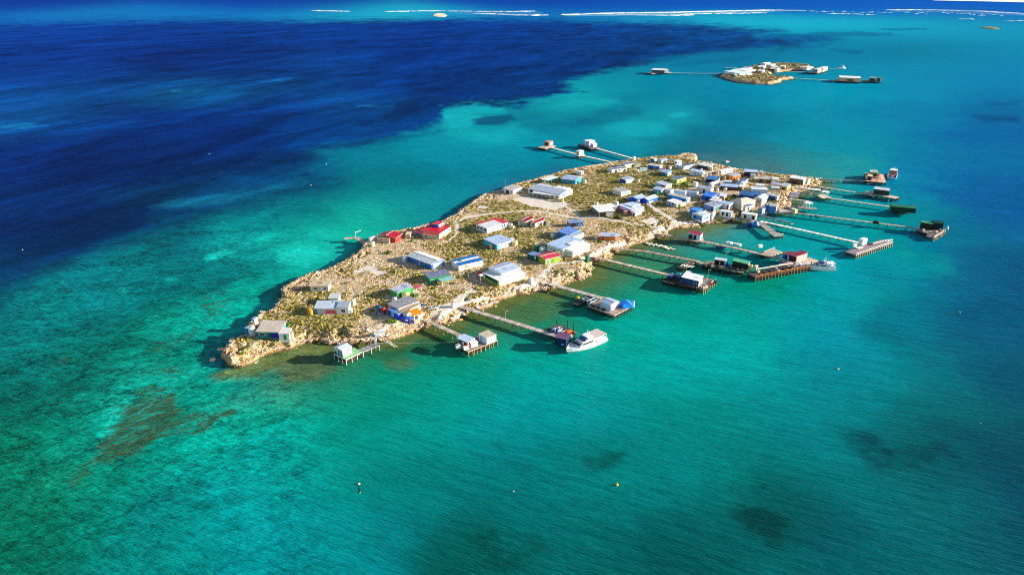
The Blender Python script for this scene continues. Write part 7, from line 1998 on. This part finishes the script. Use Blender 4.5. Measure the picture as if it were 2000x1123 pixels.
def trap(m, x0, x1, w0, w1, z0, z1, rake0=0.0, rake1=0.0, inset=.1, mi=0):
    """cabin block: raked front (x1) and back (x0)"""
    m.add([(x0, -w0 / 2, z0), (x1, -w1 / 2, z0), (x1, w1 / 2, z0), (x0, w0 / 2, z0), (x0 + rake0, -w0 / 2 + inset, z1), (x1 - rake1, -w1 / 2 + inset, z1), (x1 - rake1, w1 / 2 - inset, z1), (x0 + rake0, w0 / 2 - inset, z1)],
          [(0, 3, 2, 1), (4, 5, 6, 7), (0, 1, 5, 4), (1, 2, 6, 5), (2, 3, 7, 6), (3, 0, 4, 7)], mi)

def cruiser(label, c, yaw, L, B, canopy='C8B8B0', cover=None, scale=1.0):
    e = thing('cruiser', label, 'boat', (c.x, c.y, 0), yaw)
    H = 1.75
    obj('hull', hull_data(L, B, H, ('F4F4F4', 'DCE2EA')), e)
    m = MB(); trap(m, -L * .30, L * .24, B * .86, B * .66, H - .1, H + 1.55, 0, 1.6, .12)
    cab = m.build('cabin', mat('F2F2F2', 'gloss'), e)
    for s in (-1, 1):
        m = MB()
        x0, x1 = -L * .10, L * .17
        y0, y1 = s * (B * .80 / 2 - .02), s * (B * .715 / 2 - .02)
        m.add([(x0, y0 + s * .03, H + .65), (x1, y1 + s * .03, H + .65), (x1 - .4, y1 - s * .0, H + 1.2), (x0, y0 + s * .0, H + 1.2)], [(0, 1, 2, 3) if s < 0 else (3, 2, 1, 0)])
        m.build('side_window', mat('141C24', 'glass'), cab)
    m = MB(); trap(m, L * .215, L * .245, B * .6, B * .6, H + .55, H + 1.15, 0, .5, .08); m.build('front_window', mat('18242E', 'glass'), cab)
    # wheelhouse and its raked screen
    m = MB(); trap(m, -L * .12, L * .10, B * .66, B * .56, H + 1.5, H + 2.7, .1, 1.5, .18)
    wh = m.build('wheelhouse', mat('F4F4F4', 'gloss'), e)
    m = MB(); trap(m, L * .0, L * .115, B * .6, B * .55, H + 1.6, H + 2.5, 0, 1.45, .14); m.build('windscreen', mat('3A5C80', 'glass'), wh)
    # aft canopy on posts
    m = MB(); trap(m, -L * .47, -L * .12, B * .88, B * .84, H + 1.75, H + 1.9, 0, 0, .02)
    ca = m.build('canopy', mat(canopy, 'paint'), e)
    for s in (-1, 1):
        for x in (-.46, -.34, -.22):
            m = MB(); m.bar((L * x, s * B * .42, H - .2), (L * x, s * B * .42, H + 1.78), .06, 5); m.build('post', mat('F2F2F0', 'gloss'), ca)
    m = MB()
    trap(m, -L * .46, -L * .2, B * .9, B * .9, H - .15, H + .65, 0, 0, .02); m.build('cockpit_side', mat('F2F2F2', 'gloss'), e)
    # rails round the foredeck
    m = MB()
    pr = None
    for k in range(13):
        t = .62 + .38 * (k if k < 7 else 12 - k) / 6
        s = -1 if k < 7 else 1
        if k == 6: s = 0
        b = B / 2 * (1 - max(0, (t - .5) / .5) ** 2.2) * .93
        q = (-L / 2 + L * t, s * b, H * (1 + .45 * max(0, t - .35) ** 1.6) + .7)
        m.bar(q, (q[0], q[1], q[2] - .75), .03, 4)
        if pr: m.bar(pr, q, .035, 4)
        pr = q
    m.build('bow_rail', mat('E4E4E4', 'gloss'), e)
    m = MB()
    m.bar((-L * .07, -.5, H + 2.6), (-L * .08, -.4, H + 4.6), .07, 5); m.bar((-L * .07, .5, H + 2.6), (-L * .08, .4, H + 4.2), .07, 5); m.bar((-L * .08, -.6, H + 3.6), (-L * .08, .6, H + 3.6), .07, 5)
    m.lathe([(.3, 0), (.42, .1), (.42, .25), (.1, .4)], 10, (-L * .08, 0, H + 3.6))
    m.build('radar_mast', mat('F2F2F2', 'gloss'), e)
    m = MB(); m.bar((-L * .13, B * .3, H + 2.6), (-L * .15, B * .32, H + 6.0), .03, 4, .015); m.build('aerial', mat('F2F2F2', 'gloss'), e)
    m = MB(); m.lathe([(.45, 0), (.5, .12), (.35, .25)], 10, (L * .20, -.3, H + 1.5)); m.build('deck_hatch', mat('6A4A48', 'paint'), e)
    if cover:
        m = MB(); trap(m, L * .03, L * .13, B * .62, B * .56, H + 1.55, H + 2.72, 0, 1.2, .1); m.build('screen_cover', mat(cover, 'paint'), wh)
    m = MB(); m.box(-L * .53, -L * .495, -B * .4, B * .4, .35, .5); m.build('swim_platform', mat('E4E4E4', 'gloss'), e)
    return e

c_, y_, L_ = frame_of((21.23,213.94), (34.65,224.50))
_n = Vector((-math.sin(y_), math.cos(y_)))
_n = _n if _n.y > 0 else -_n
cruiser('large white motor cruiser moored at the end of the long grey jetty', c_ + _n * 2.5, y_, L_ * 1.06, 5.9)
c_, y_, L_ = frame_of((137.12,292.54), (146.35,292.90))
cruiser('smaller white cruiser with a blue screen cover at the tip of the outer wharf', c_ + Vector((.6, 2.0)), y_ , 11.5, 3.9, 'F4F4F4', '1F6CD0')

def fishing_boat(label, c, yaw, L, B):
    e = thing('fishing_boat', label, 'boat', (c.x, c.y, 0), yaw)
    H = 1.7
    obj('hull', hull_data(L, B, H, ('C4DCF0', '3A4658')), e)
    m = MB(); trap(m, L * .02, L * .30, B * .8, B * .55, H - .2, H + 2.6, 0, 1.2, .15); cab = m.build('cabin', mat('EEF2F4', 'gloss'), e)
    m = MB(); trap(m, -L * .04, L * .27, B * .9, B * .7, H + 2.6, H + 2.8, 0, .3, .05); m.build('cabin_roof', mat('E4F0F4', 'gloss'), cab)
    m = MB(); m.box(L * .012, L * .022, -B * .3, B * .3, H + .6, H + 1.9); m.build('cabin_window', mat('1B2A36', 'glass'), cab)
    m = MB(); m.bar((L * .1, 0, H + 2.8), (L * .1, 0, H + 5.0), .1, 5, .05); m.bar((L * .1, -.8, H + 3.8), (L * .1, .8, H + 3.8), .06, 4); m.build('mast', mat('F0F0F0', 'gloss'), e)
    for s in (-1, 1):
        m = MB(); m.box(-L * .49, L * .1, s * B * .45 - .08, s * B * .45 + .08, H - .2, H + .55); m.build('bulwark', mat('E8F0F4', 'gloss'), e)
    m = MB(); m.box(-L * .05, L * .0, -B * .35, B * .35, H + .9, H + 1.9); m.build('red_bins', mat('C8503A', 'paint'), e)
    m = MB(); m.box(-L * .42, -L * .36, B * .12, B * .34, H - .2, H + .8); m.build('orange_bin', mat('D8501E', 'paint'), e)
    m = MB(); m.box(-L * .43, -L * .36, -B * .2, B * .05, H - .2, H + .5); m.build('pale_bin', mat('E8D8B0', 'paint'), e)
    m = MB(); m.box(-L * .36, -L * .3, -B * .32, -B * .14, H - .2, H + .8); m.build('pink_bin', mat('B83A5A', 'paint'), e)
    return e
c_, y_, L_ = frame_of((266.38,474.01), (254.19,453.99))
fishing_boat('blue and white fishing boat with red bins on its open stern', c_, y_, 17.5, 5.9)

def dinghy(label, p, yaw, L, col, inner='8A98A8', z=0.1, cover=None, group=None, B=2.0):
    e = thing('dinghy', label, 'dinghy', (p[0], p[1], z), yaw, group)
    obj('hull', hull_data(L, B, .8, (col, inner), .3), e)
    for x in (-.2, .12):
        m = MB(); m.box(L * x - .15, L * x + .15, -B * .42, B * .42, .55, .68); m.build('thwart', mat('D8D0C4', 'timber'), e)
    m = MB(); m.box(-L * .54, -L * .47, -.25, .25, .3, 1.25); m.build('outboard', mat(cover or '2A2A2E', 'gloss'), e)
    return e
dinghy('white dinghy moored below the pink-decked platform', (236.74,444.72), math.atan2(.25, 1), 7.0, 'F2F2F2', '5A6A9A')
dinghy('pale open dinghy pulled up on the track beside the pink house', (-30.82,247.16), .25, 4.6, 'E8E4DA', '4A5A68', 3.0)
dinghy('small light blue dinghy beside the green drum', (-50.94,241.68), .4, 3.2, '6AA8D8', '4A88B8', 3.0)
dinghy('dark blue dinghy on the left rack before the white-roofed deck shed', (70.99,282.17), .9, 6.0, '1E4A9A', '16305A', 2.2)
dinghy('covered blue dinghy on the right rack before the white-roofed deck shed', (74.57,281.80), .9, 6.0, '1F62B0', '1A58A0', 2.2)
dinghy('narrow white-edged boat on the low rack beside the tarpaulin jetty', (33.05,256.64), .8, 6.0, 'B8C0CC', '2A3448', 1.7)
dinghy('dark boat on the low rack nearest the shore by the tarpaulin jetty', (30.27,258.14), .8, 6.0, '3A4660', '1E2636', 1.7)
dinghy('blue dinghy lying under the railed jetty', (103.94,322.97), -.2, 5.0, '24509A', '1A3A70', .1)
dinghy('tiny white boat adrift off the northern shore', (159.05,505.21), .5, 4.0, 'F4F4F4', 'E0E0E0')
dinghy('white dinghy keel on the cruiser berth deck', (17.66,229.85), .9, 3.6, 'F0F0F0', '8A9AC8', 2.3)
dinghy('blue and white dinghy on the cruiser berth deck', (16.18,229.22), .9, 3.2, '2A5AB8', 'E4E4E4', 2.3)
dinghy('white boat hull drawn up by the north-east ramp', (179.75,421.12), -.5, 5.5, 'F2F0EC', 'D8D8D8', 3.0)
e = thing('orange_bin', 'orange bin on the cruiser berth deck', 'bin', (*(21.10,227.65), 2.25), .5)
m = MB(); m.box(-1.3, 1.3, -.8, .8, 0, .7); m.build('bin', mat('E8481A', 'paint'), e); m = MB(); m.box(-.9, .9, -.5, .5, .7, .85); m.build('lid', mat('F08A2A', 'paint'), e)
for k, q in enumerate(((17.36,227.34), (17.87,227.50), (18.38,227.72), (18.90,227.97))):
    e = thing('plank', 'white plank stacked on the cruiser berth deck', 'plank', (*q, 2.4), 1.0, 'white planks on the cruiser berth')
    m = MB(); m.box(-1.5, 1.5, -.12, .12, 0, .12); m.build('timber', mat('F0EDE4', 'timber'), e)
e = thing('float', 'big orange and white float between the navy shed and the cruiser', 'float', (*(21.01,222.76), 2.4))
m = MB(); m.lathe([(.2, 0), (.8, .5), (.95, 1.0), (.7, 1.6), (.2, 1.9)], 10); m.build('ball', mat('EDB48A', 'paint'), e)

pole((-2.52,238.89), 3.6, 'pale post with a lamp halfway along the cruiser jetty', z=2.2, cat='lamp post', col='E0B880')
for q, h_ in (((20.97,233.15), 5.0), ((23.11,231.55), 4.4), ((16.88,235.26), 3.4)):
    e = thing('mooring_pile', 'tall dark mooring pile behind the cruiser berth', 'mooring pile', (*q, 0), 0, 'mooring piles behind the cruiser berth')
    m = MB(); m.bar((0, 0, -2), (0, 0, h_), .17, 7); m.build('shaft', mat('3A342C', 'timber'), e)
for q0, q1, l_ in (((20.37,214.21), (19.65,215.74), 'bow line from the large cruiser to the navy shed'), ((29.69,224.73), (24.25,227.65), 'stern line from the large cruiser to the berth deck')):
    e = thing('mooring_line', l_, 'rope', (*q0, 2.0))
    m = MB(); m.bar((0, 0, 0), (q1[0] - q0[0], q1[1] - q0[1], .2), .05, 5); m.build('rope', mat('D8D4C4', 'paint'), e)
# gear on the decks
GEAR = {}
def gear(p, z, kind, label, group, rz=0.0, s=1.0):
    if kind not in GEAR:
        m = MB()
        if kind == 'crate':
            m.box(-.6, .6, -.45, .45, 0, .75); m.box(-.66, .66, -.5, .5, .6, .7)
            GEAR[kind] = (m.data('crate', mat('C8B494', 'timber')))
        elif kind == 'white_box':
            m.box(-.7, .7, -.5, .5, 0, .8); m.box(-.74, .74, -.54, .54, .8, .9)
            GEAR[kind] = (m.data('crate', mat('EEEEEA', 'paint')))
        elif kind == 'red_bin':
            m.lathe([(.45, 0), (.5, .9), (.55, .95)], 10)
            GEAR[kind] = (m.data('bin', mat('C83A2A', 'paint')))
        elif kind == 'pot':
            m.lathe([(.55, 0), (.6, .15), (.4, .5), (.2, .55)], 8)
            GEAR[kind] = (m.data('pot', mat('4A3C30', 'timber')))
    o = obj({'crate': 'crate', 'white_box': 'ice_box', 'red_bin': 'bin', 'pot': 'cray_pot'}[kind], GEAR[kind], None, (p[0], p[1], z), rz)
    o.scale = (s, s, s)
    return tag(o, label, {'crate': 'crate', 'white_box': 'box', 'red_bin': 'bin', 'pot': 'cray pot'}[kind], group)
for q in ((88.87,293.98), (89.59,294.21), (91.35,292.64), (95.05,292.20), (95.49,291.98)):
    gear(q, 2.25, 'crate', 'tan crate at the left end of the long wharf', 'tan crates on the long wharf', rng.uniform(0, 3), 1.1)
for q in ((93.22,292.20), (93.93,291.75), (100.48,289.77), (101.34,289.34), (103.38,288.46), (104.14,288.25), (105.05,288.03), (98.49,290.87), (89.86,293.31), (88.03,293.98)):
    gear(q, 2.25, 'pot', 'dark pot along the open edge of the long wharf', 'dark pots on the long wharf', 0, rng.uniform(1.1, 1.6))
for q in ((71.56,273.26), (72.28,271.53), (73.14,270.51), (76.62,269.15), (77.90,268.81), (83.93,271.19), (86.39,273.26), (87.97,276.06), (88.14,274.65)):
    gear(q, 2.25, 'pot', 'dark pot along the edge of the dark deck', 'dark pots on the dark deck', 0, rng.uniform(1.1, 1.6))
for q in ((214.75,338.96), (217.17,340.25), (220.52,340.90), (224.14,343.53), (225.48,342.87), (215.12,343.53)):
    gear(q, 2.25, 'crate', 'pale crate on the deck of the dark green sheds', 'pale crates by the dark green sheds', rng.uniform(0, 3), rng.uniform(.8, 1.3))
for q in ((14.08,230.48), (14.96,230.80), (20.09,225.49), (22.27,227.97), (22.77,227.03), (19.54,229.85)):
    gear(q, 2.25, 'pot', 'dark pot on the cruiser berth deck', 'dark pots on the cruiser berth', 0, rng.uniform(1.0, 1.4))
for q in ((32.71,249.97), (34.19,248.54), (31.98,250.74), (36.11,247.59), (41.71,249.97)):
    gear(q, 2.25, 'pot', 'dark pot on the tarpaulin deck', 'dark pots on the tarpaulin deck', 0, rng.uniform(1.0, 1.4))
for q in ((110.17,283.96), (113.22,285.32), (116.21,286.46), (117.20,285.55), (120.75,288.19), (123.79,289.35), (126.73,291.34), (112.59,286.69), (115.93,288.19), (122.90,290.52)):
    gear(q, 2.25, 'pot', 'dark pot on the deck behind the orange plank front', 'dark pots behind the orange plank front', 0, rng.uniform(1.0, 1.7))
for q in ((110.12,286.46), (119.52,289.70), (119.26,286.46), (126.19,292.29), (128.85,292.88)):
    gear(q, 2.25, 'crate', 'tan crate on the deck behind the orange plank front', 'tan crates behind the orange plank front', rng.uniform(0, 3), rng.uniform(.9, 1.4))
for q, a_, l_ in (((116.24,291.70), .35, 5.5), ((122.39,294.07), .3, 5.0), ((127.73,296.48), .3, 5.5), ((131.10,297.09), -.1, 4.0)):
    e = thing('beam', 'long pale beam lying along the back of the outer wharf', 'beam', (*q, 2.5), a_, 'pale beams along the outer wharf')
    m = MB(); m.box(-l_, l_, -.2, .2, -.2, .3); m.build('timber', mat('E0D2C2', 'timber'), e)
gear((90.79,293.98), 2.25, 'red_bin', 'red bin among tan crates at the left end of the long wharf', None, 0, 1.2)
gear((98.21,293.98), 2.25, 'red_bin', 'barrel beside the open shelter of the long wharf', None, 0, 1.3).data = (lambda m: (m.lathe([(.5, 0), (.55, .6), (.5, 1.2)], 10), m.data('barrel', mat('1E3CC8', 'paint')))[1])(MB())
for q in ((177.54,322.30), (178.38,322.77), (176.62,322.06)):
    gear(q, 2.25, 'pot', 'dark pot behind the white cube hut', 'dark pots on the fender wharf')
for q in ((-15.46,216.70),): gear(q, 2.25, 'red_bin', 'red drum under the open shelter', None, 0, 1.5)
gear((-13.69,217.62), 2.25, 'white_box', 'large white box beside the red drum in the open shelter', None, .4, 1.9)
gear((-19.05,215.95), 2.25, 'white_box', 'white box at the left corner of the open shelter', None, .4, 1.2)
gear((-16.27,215.04), 2.25, 'white_box', 'long white bench before the open shelter', None, .4, 1.2)
gear((85.36,272.22), 2.25, 'red_bin', 'red bin on the dark deck of the white-roofed shed', None, 0, 1.0)
for q in ((80.47,268.81), (80.93,268.47), (82.23,268.81), (82.81,270.00)):
    gear(q, 2.25, 'crate', 'rusty crate at the front corner of the dark deck', 'rusty crates on the dark deck', rng.uniform(0, 3), 1.0)
for q in ((130.63,294.67), (132.33,294.43), (133.76,294.67), (135.69,295.64), (132.43,295.88)):
    gear(q, 2.25, 'white_box', 'white box in the pile behind the wharf fenders', 'white boxes on the outer wharf', rng.uniform(0, 3), .9)
for q, kd in (((240.62,450.02), 'red_bin'), ((247.02,457.21), 'red_bin')):
    gear(q, 2.25, kd, 'red drum on the pink-decked platform', 'red drums on the pink-decked platform', 0, 1.0)
for q in ((241.07,452.87), (242.76,451.44), (244.73,452.87), (244.80,450.02)):
    gear(q, 2.25, 'crate', 'pale crate on the pink-decked platform', 'pale crates on the pink-decked platform', rng.uniform(0, 3), 1.0)
for q in ((107.34,323.99), (108.67,323.56), (110.11,321.88), (111.34,321.18), (112.18,320.77)):
    gear(q, 2.25, 'white_box', 'white box along the railed jetty', 'white boxes along the railed jetty', rng.uniform(0, 3), 1.1)
gear((121.03,317.05), 2.9, 'white_box', 'white box on a post beside the railed jetty', None, .3, 1.4)
for q in ((167.44,388.49), (168.58,388.12), (170.99,387.76)):
    gear(q, 2.25, 'crate', 'tan crate on the short jetty with the white canopy', 'tan crates by the white canopy', rng.uniform(0, 3), 1.0)
gear((27.20,259.16), 1.7, 'red_bin', 'yellow bin at the low rack of the tarpaulin jetty', None, 0, 1.1).data = (lambda m: (m.lathe([(.5, 0), (.6, .5), (.4, .9)], 10), m.data('bin', mat('E8B41E', 'paint')))[1])(MB())
for q, s in (((-55.35,211.23), 1), ((-53.12,213.85), 1)):
    e = thing('fender_buoy', ('orange fender buoy at the near end of the southern landing', 'orange fender buoy below the middle of the southern landing')[s - 1 if q[0] < (-54.68,212.83)[0] else 1], 'buoy', (*q, .2))
    m = MB(); m.lathe([(.1, -.2), (.55, .2), (.62, .55), (.4, .95), (.08, 1.15)], 10); m.build('ball', mat('F0481A', 'gloss'), e)

# ------------------------------------------------------------------ buoys on the lagoon
def buoy(p, d, col, label, top=None, staff=0.0):
    e = thing('buoy', label, 'buoy', (p[0], p[1], 0))
    r = d * .3
    m = MB(); m.lathe([(r * .3, -r * .8), (r * .9, -r * .2), (r, r * .25), (r * .8, r * .8), (r * .2, r * 1.1)], 12)
    m.build('float', mat(col, 'gloss'), e, smooth=True)
    m = MB(); m.bar((0, 0, r), (0, 0, r + max(.3, staff)), .07, 5); m.build('ring', mat(top or '2A2A2A', 'paint'), e)
    return e
buoy((27.51,145.44), 1.3, 'F0C800', 'yellow buoy in the lower middle of the lagoon', 'F0C800', .5)
buoy((-40.21,145.84), 1.2, 'F0F2F4', 'white buoy with a dark line of floats trailing from it')
buoy((-39.26,142.44), .5, 'E8E86A', 'small yellow float at the end of the dark line')
e = thing('float_line', 'dark line of floats below the white buoy', 'line', (*(-40.13,145.44), .05))
_a, _b = Vector((-40.13,145.44)), Vector((-39.30,142.64))
m = MB(); m.bar((0, 0, 0), (_b.x - _a.x, _b.y - _a.y, 0), .07, 5); m.build('line', mat('16302A', 'paint'), e)
buoy((0.40,143.03), .7, 'E4F2E4', 'small pale green buoy between the white and the yellow buoys')
buoy((111.26,205.08), 1.3, 'F0ECC8', 'cream buoy alone off the eastern jetties')
buoy((179.19,249.83), 1.3, 'C8D83A', 'lime yellow buoy far out on the right')
buoy((-131.54,441.04), 1.4, 'F0E84A', 'yellow buoy off the western side of the island')
buoy((-135.72,498.81), 1.4, 'F2F2EE', 'white buoy at the edge of the deep water above the yellow one')
buoy((-234.36,532.20), 1.5, 'F2F2EE', 'white buoy alone in the dark deep water')
buoy((140.19,173.45), .6, 'F2F2EE', 'tiny white buoy near the dark weed on the right')
buoy((-242.27,321.19), .9, 'F2F2EE', 'tiny white buoy at the far left of the deep water')

# submerged-edge rocks that break the surface
for k, (q, s, l_) in enumerate((((-71.03,238.45), 0, ''), ((-104.84,219.21), 1.3, 'larger lone rock in the water off the southern tip'), ((-103.24,222.30), .7, 'small lone rock close to the southern tip'), ((-104.55,211.06), 1.4, 'low ochre rock awash left of the southern tip'))):
    if not s: continue
    o = obj('rock', rock_mesh('rock', 800 + k, mat('CDB08C', 'rock')), None, (*q, 0.1)); o.scale = (s * 1.3, s, s)
    tag(o, l_, 'rock')
br = [(67.91,330.10), (70.19,329.09), (72.43,327.95), (74.60,326.52), (76.70,324.83), (78.42,322.60), (79.57,321.21), (68.81,328.23), (71.07,327.23), (73.24,325.82), (75.40,324.41), (77.25,321.63)]
for k, q in enumerate(br):
    o = obj('rock', rock_mesh('rock', 820 + k, mat('CDBFA8', 'rock')), None, (*q, 0.3), rng.uniform(0, 6)); o.scale = (1.7, 1.2, .9)
    tag(o, 'rock of the low breakwater between the two eastern jetties', 'rock', 'rocks of the low breakwater')

# ------------------------------------------------------------------ people
def person(p, z, yaw, shirt, legs, label, hair='2A1E16'):
    """standing figure grown over one skeleton; clothes are materials of the one body"""
    J = [(0, 0, .95), (0, 0, 1.2), (0, 0, 1.42), (0, .01, 1.54), (0, .02, 1.66), (.10, 0, .90), (.11, .02, .5), (.11, 0, .08), (.12, .13, .03), (-.10, 0, .90), (-.11, -.02, .5), (-.11, 0, .08), (-.12, .13, .03),
         (.20, 0, 1.40), (.25, .02, 1.12), (.25, .10, .88), (-.20, 0, 1.40), (-.26, .0, 1.12), (-.24, .12, .90)]
    E = [(0, 1), (1, 2), (2, 3), (3, 4), (0, 5), (5, 6), (6, 7), (7, 8), (0, 9), (9, 10), (10, 11), (11, 12), (2, 13), (13, 14), (14, 15), (2, 16), (16, 17), (17, 18)]
    R = [.15, .15, .16, .06, .11, .10, .07, .05, .045, .10, .07, .05, .045, .07, .05, .04, .07, .05, .04]
    me = bpy.data.meshes.new('person')
    me.from_pydata(J, E, [])
    o = bpy.data.objects.new('person', me)
    COL.objects.link(o)
    sk = o.modifiers.new('skin', 'SKIN')
    for v, r in zip(me.skin_vertices[0].data, R): v.radius = (r, r * .85)
    me.skin_vertices[0].data[0].use_root = True
    o.modifiers.new('smooth', 'SUBSURF').levels = 1
    dg = bpy.context.evaluated_depsgraph_get()
    me2 = bpy.data.meshes.new_from_object(o.evaluated_get(dg))
    o.modifiers.clear()
    for c in (legs, shirt, 'C89070', hair): me2.materials.append(mat(c, 'paint'))
    for f in me2.polygons:
        z_ = f.center.z
        f.material_index = 0 if z_ < .97 and abs(f.center.x) < .2 else (1 if z_ < 1.47 and (z_ > 1.15 or abs(f.center.x) < .2) else 2)
        if z_ > 1.68 or (z_ > 1.58 and f.center.y < -.02): f.material_index = 3
    o.data = me2
    o.location = (p[0], p[1], z); o.rotation_euler = (0, 0, yaw)
    return tag(o, label, 'person')
person((137.63,295.79), 2.26, 1.8, '3A2E4A', '2A2A38', 'person in dark clothes standing on the outer wharf beside the small cruiser')
_c = Vector((141.19,293.44))
for k, (dx, col) in enumerate(((-.9, '2A2A2E'), (.1, 'E8E4E0'), (1.0, 'B8502A'))):
    person((_c.x + dx, _c.y + .1 * k), 3.55, 2.6 + k * .5, col, '2A3040', ('person in black on the upper deck of the small cruiser', 'person in white on the upper deck of the small cruiser', 'person in orange on the upper deck of the small cruiser')[k])

# ------------------------------------------------------------------ second island's village
FW = 'houses on the far island'
def fh(label, *b):
    for k in b: k.h *= .85; k.a *= .8; k.b *= .75; k.roof = {'F': 'D'}.get(k.roof[0], k.roof[0]) + k.roof[1:]
    return house('house', label, 'house', *b)
fh('white far-island house with stepped roofs, closest to the left jetty', Bk((307.32,1032.81), (317.98,1023.98), (335.57,1066.43), 3.0, 'E4EAF4', 'F0F4FA', rt='flat', rv=.8, ov=.3), Bk((307.56,995.59), (311.60,995.59), (319.71,1018.18), 2.6, 'F4E8DC', 'F4F0EC'))
fh('long white far-island house behind the stepped one', Bk((325.10,1060.16), (319.88,1009.60), (335.92,1041.77), 3.4, 'F2EEE8', 'F4F6FA', rt='flat', rv=.6, ov=.3, win='Rp.5,2,2.4,6A5040,.1'))
fh('far-island house with a pale lilac roof', Bk((337.95,1079.18), (339.91,1047.84), (353.97,1079.18), 3.2, 'E4E4F0', 'E4E8F8', rt='flat', rv=.6, ov=.3))
fh('far-island house with a blue roof edge', Bk((345.27,1088.94), (353.97,1079.18), (363.89,1095.53), 4.0, 'F2EEE8', '6A8AC8', rt='flat', rv=.4, ov=.2))
fh('small pale blue far-island house standing alone on the grass', Bk((355.48,1047.84), (362.68,1041.77), (370.57,1060.16), 3.8, 'C4D4F0', 'E4EEF8', rt='gv', rise=.8, win='Lw0.6,2.0,1.6'))
fh('cream far-island house with two dark openings', Bk((372.30,1105.58), (382.66,1097.53), (391.78,1119.24), 3.6, 'F4ECE0', 'F6F2EA', rt='flat', ov=.3, win='Lp.8,2.6,2,6A5A44,.1;Lp.25,2,2.4,5A4A3A,.1'))
fh('white far-island house at the top of the village', Bk((395.93,1154.86), (400.44,1143.95), (413.90,1158.54), 3.6, 'F0EEEA', 'F4F4F2', rt='gu', rise=1.0))
fh('far-island house with a pale flat roof behind the cream one', Bk((397.27,1136.78), (405.55,1129.70), (419.41,1147.56), 3.0, 'DCE8E8', 'EAF2F4'))
fh('brown-walled far-island shed beside the pink one', Bk((382.74,1075.97), (389.98,1072.77), (398.99,1095.53), 3.0, '6A4A3A', 'C8B8B4'))
fh('pinkish far-island house above the inner cove', Bk((388.88,1069.59), (392.02,1065.17), (402.15,1085.67), 4.0, 'F2DCCC', 'F4E4DC', win='Rp.5,1.5,2.4,A8846A,.1'))
fh('cream far-island house with a blue and green front', Bk((406.96,1105.58), (416.92,1102.21), (424.84,1115.79), 3.6, 'F2E8D4', 'F4EEE4', win='Lp.5,5,1.6,4A7AA8,.1'))
fh('far-island house under a grey-green roof', Bk((398.10,1112.37), (400.99,1105.58), (410.26,1119.24), 3.0, 'E4ECE4', 'C8D8D8'))
fh('orange-trimmed far-island hut at the right end', Bk((438.47,1102.21), (442.39,1098.86), (449.83,1112.37), 3.2, 'E8B49A', 'E8D4C4'))
fh('pale far-island hut beside the orange-trimmed hut', Bk((442.75,1102.04), (446.39,1091.74), (456.71,1110.75), 3.6, 'E4DCD4', 'C8D4E0'))
fh('dark-roofed far-island hut among the rocks', Bk((439.80,1129.70), (444.56,1126.19), (450.09,1136.78), 2.4, '5A6A70', '6A7A84'))
GF = 'jetties of the far island'
jetty('far-island jetty running left to the barge house', [(311.98,1048.90), (269.31,1046.92), (227.44,1056.36)], 2.4, 2.2, 'B8C4C0', '4A4A48', 9, group=GF, decks=[((197.63,1059.55), (203.93,1043.81), (233.38,1062.75), dict(col='D8D4CC', edge='E8E4DC'))])
deckhut('barge_house', 'far white-roofed barge house left of the far island', Bk((205.35,1056.36), (221.85,1046.92), (230.67,1067.58), 4.0, '5A6470', 'E8ECF4', rt='gv', rise=1.2, ov=.8))
jetty('short far-island jetty above the stepped house', [(349.76,1123.42), (332.57,1126.89)], 2.6, 2.2, 'D8D8D0', '4A4A48', 9, group=GF)
jetty('far-island jetty running right from the rocky spit', [(388.41,991.38), (435.74,964.68)], 2.2, 2.2, 'B4C8C4', '4A4A48', 9, group=GF, decks=[((432.90,958.05), (461.16,950.21), (475.17,971.40), dict(col='B8A488')), ((469.80,958.05), (490.09,951.51), (497.37,964.68), dict(col='6A625A'))])
deckhut('barge_house', 'far long house with a white roof on the right-hand deck', Bk((438.26,958.05), (463.19,952.81), (474.66,971.40), 4.2, 'D8BC94', 'F0ECE8', rt='flat', ov=.6, win='Lp.5,8,2,5A4A38,.3'))
deckhut('deck_shed', 'dark shed on the outermost deck of the far island', Bk((476.11,955.42), (480.92,951.51), (487.45,963.35), 4.5, '4A4844', '8A98A8', rt='flat', ov=.2))
deckhut('deck_shed', 'small dark stack at the very end of the outermost deck', Bk((485.52,954.12), (489.26,951.51), (494.58,960.69), 4.5, '5A4A40', '7A6A60', rt='flat', ov=.1))
jetty('far-island jetty across the inner cove', [(407.02,1072.46), (437.05,1062.75)], 2.2, 2.2, 'C8BCB0', '4A4A48', 9, group=GF, decks=[((434.88,1059.55), (444.89,1050.05), (466.08,1072.46), dict(col='B8A890'))])
deckhut('deck_hut', 'cream hut on the inner cove deck of the far island', Bk((458.07,1075.73), (461.00,1069.20), (472.95,1089.03), 5.0, 'E4CFA8', 'F0E8D8', rt='flat', ov=.1))
deckhut('deck_hut', 'grey hut on the inner cove deck of the far island', Bk((442.83,1056.36), (445.25,1050.05), (455.42,1069.20), 5.0, '8A8A88', 'DCE4EC', rt='flat', ov=.1))
jetty('far-island jetty at the top right with a white boat at its end', [(457.76,1113.07), (484.84,1106.10), (499.48,1104.37)], 2.2, 2.2, 'A8B4B4', '4A4A48', 9, group=GF)
c_ = Vector((514.28,1124.99))
fishing_boat('far white boat at the end of the top right jetty', c_, 0.1, 14, 4.6)
build_cover()
for o in bpy.data.objects:
    if o.get('category') and not o.get('kind'):
        o['kind'] = 'thing'
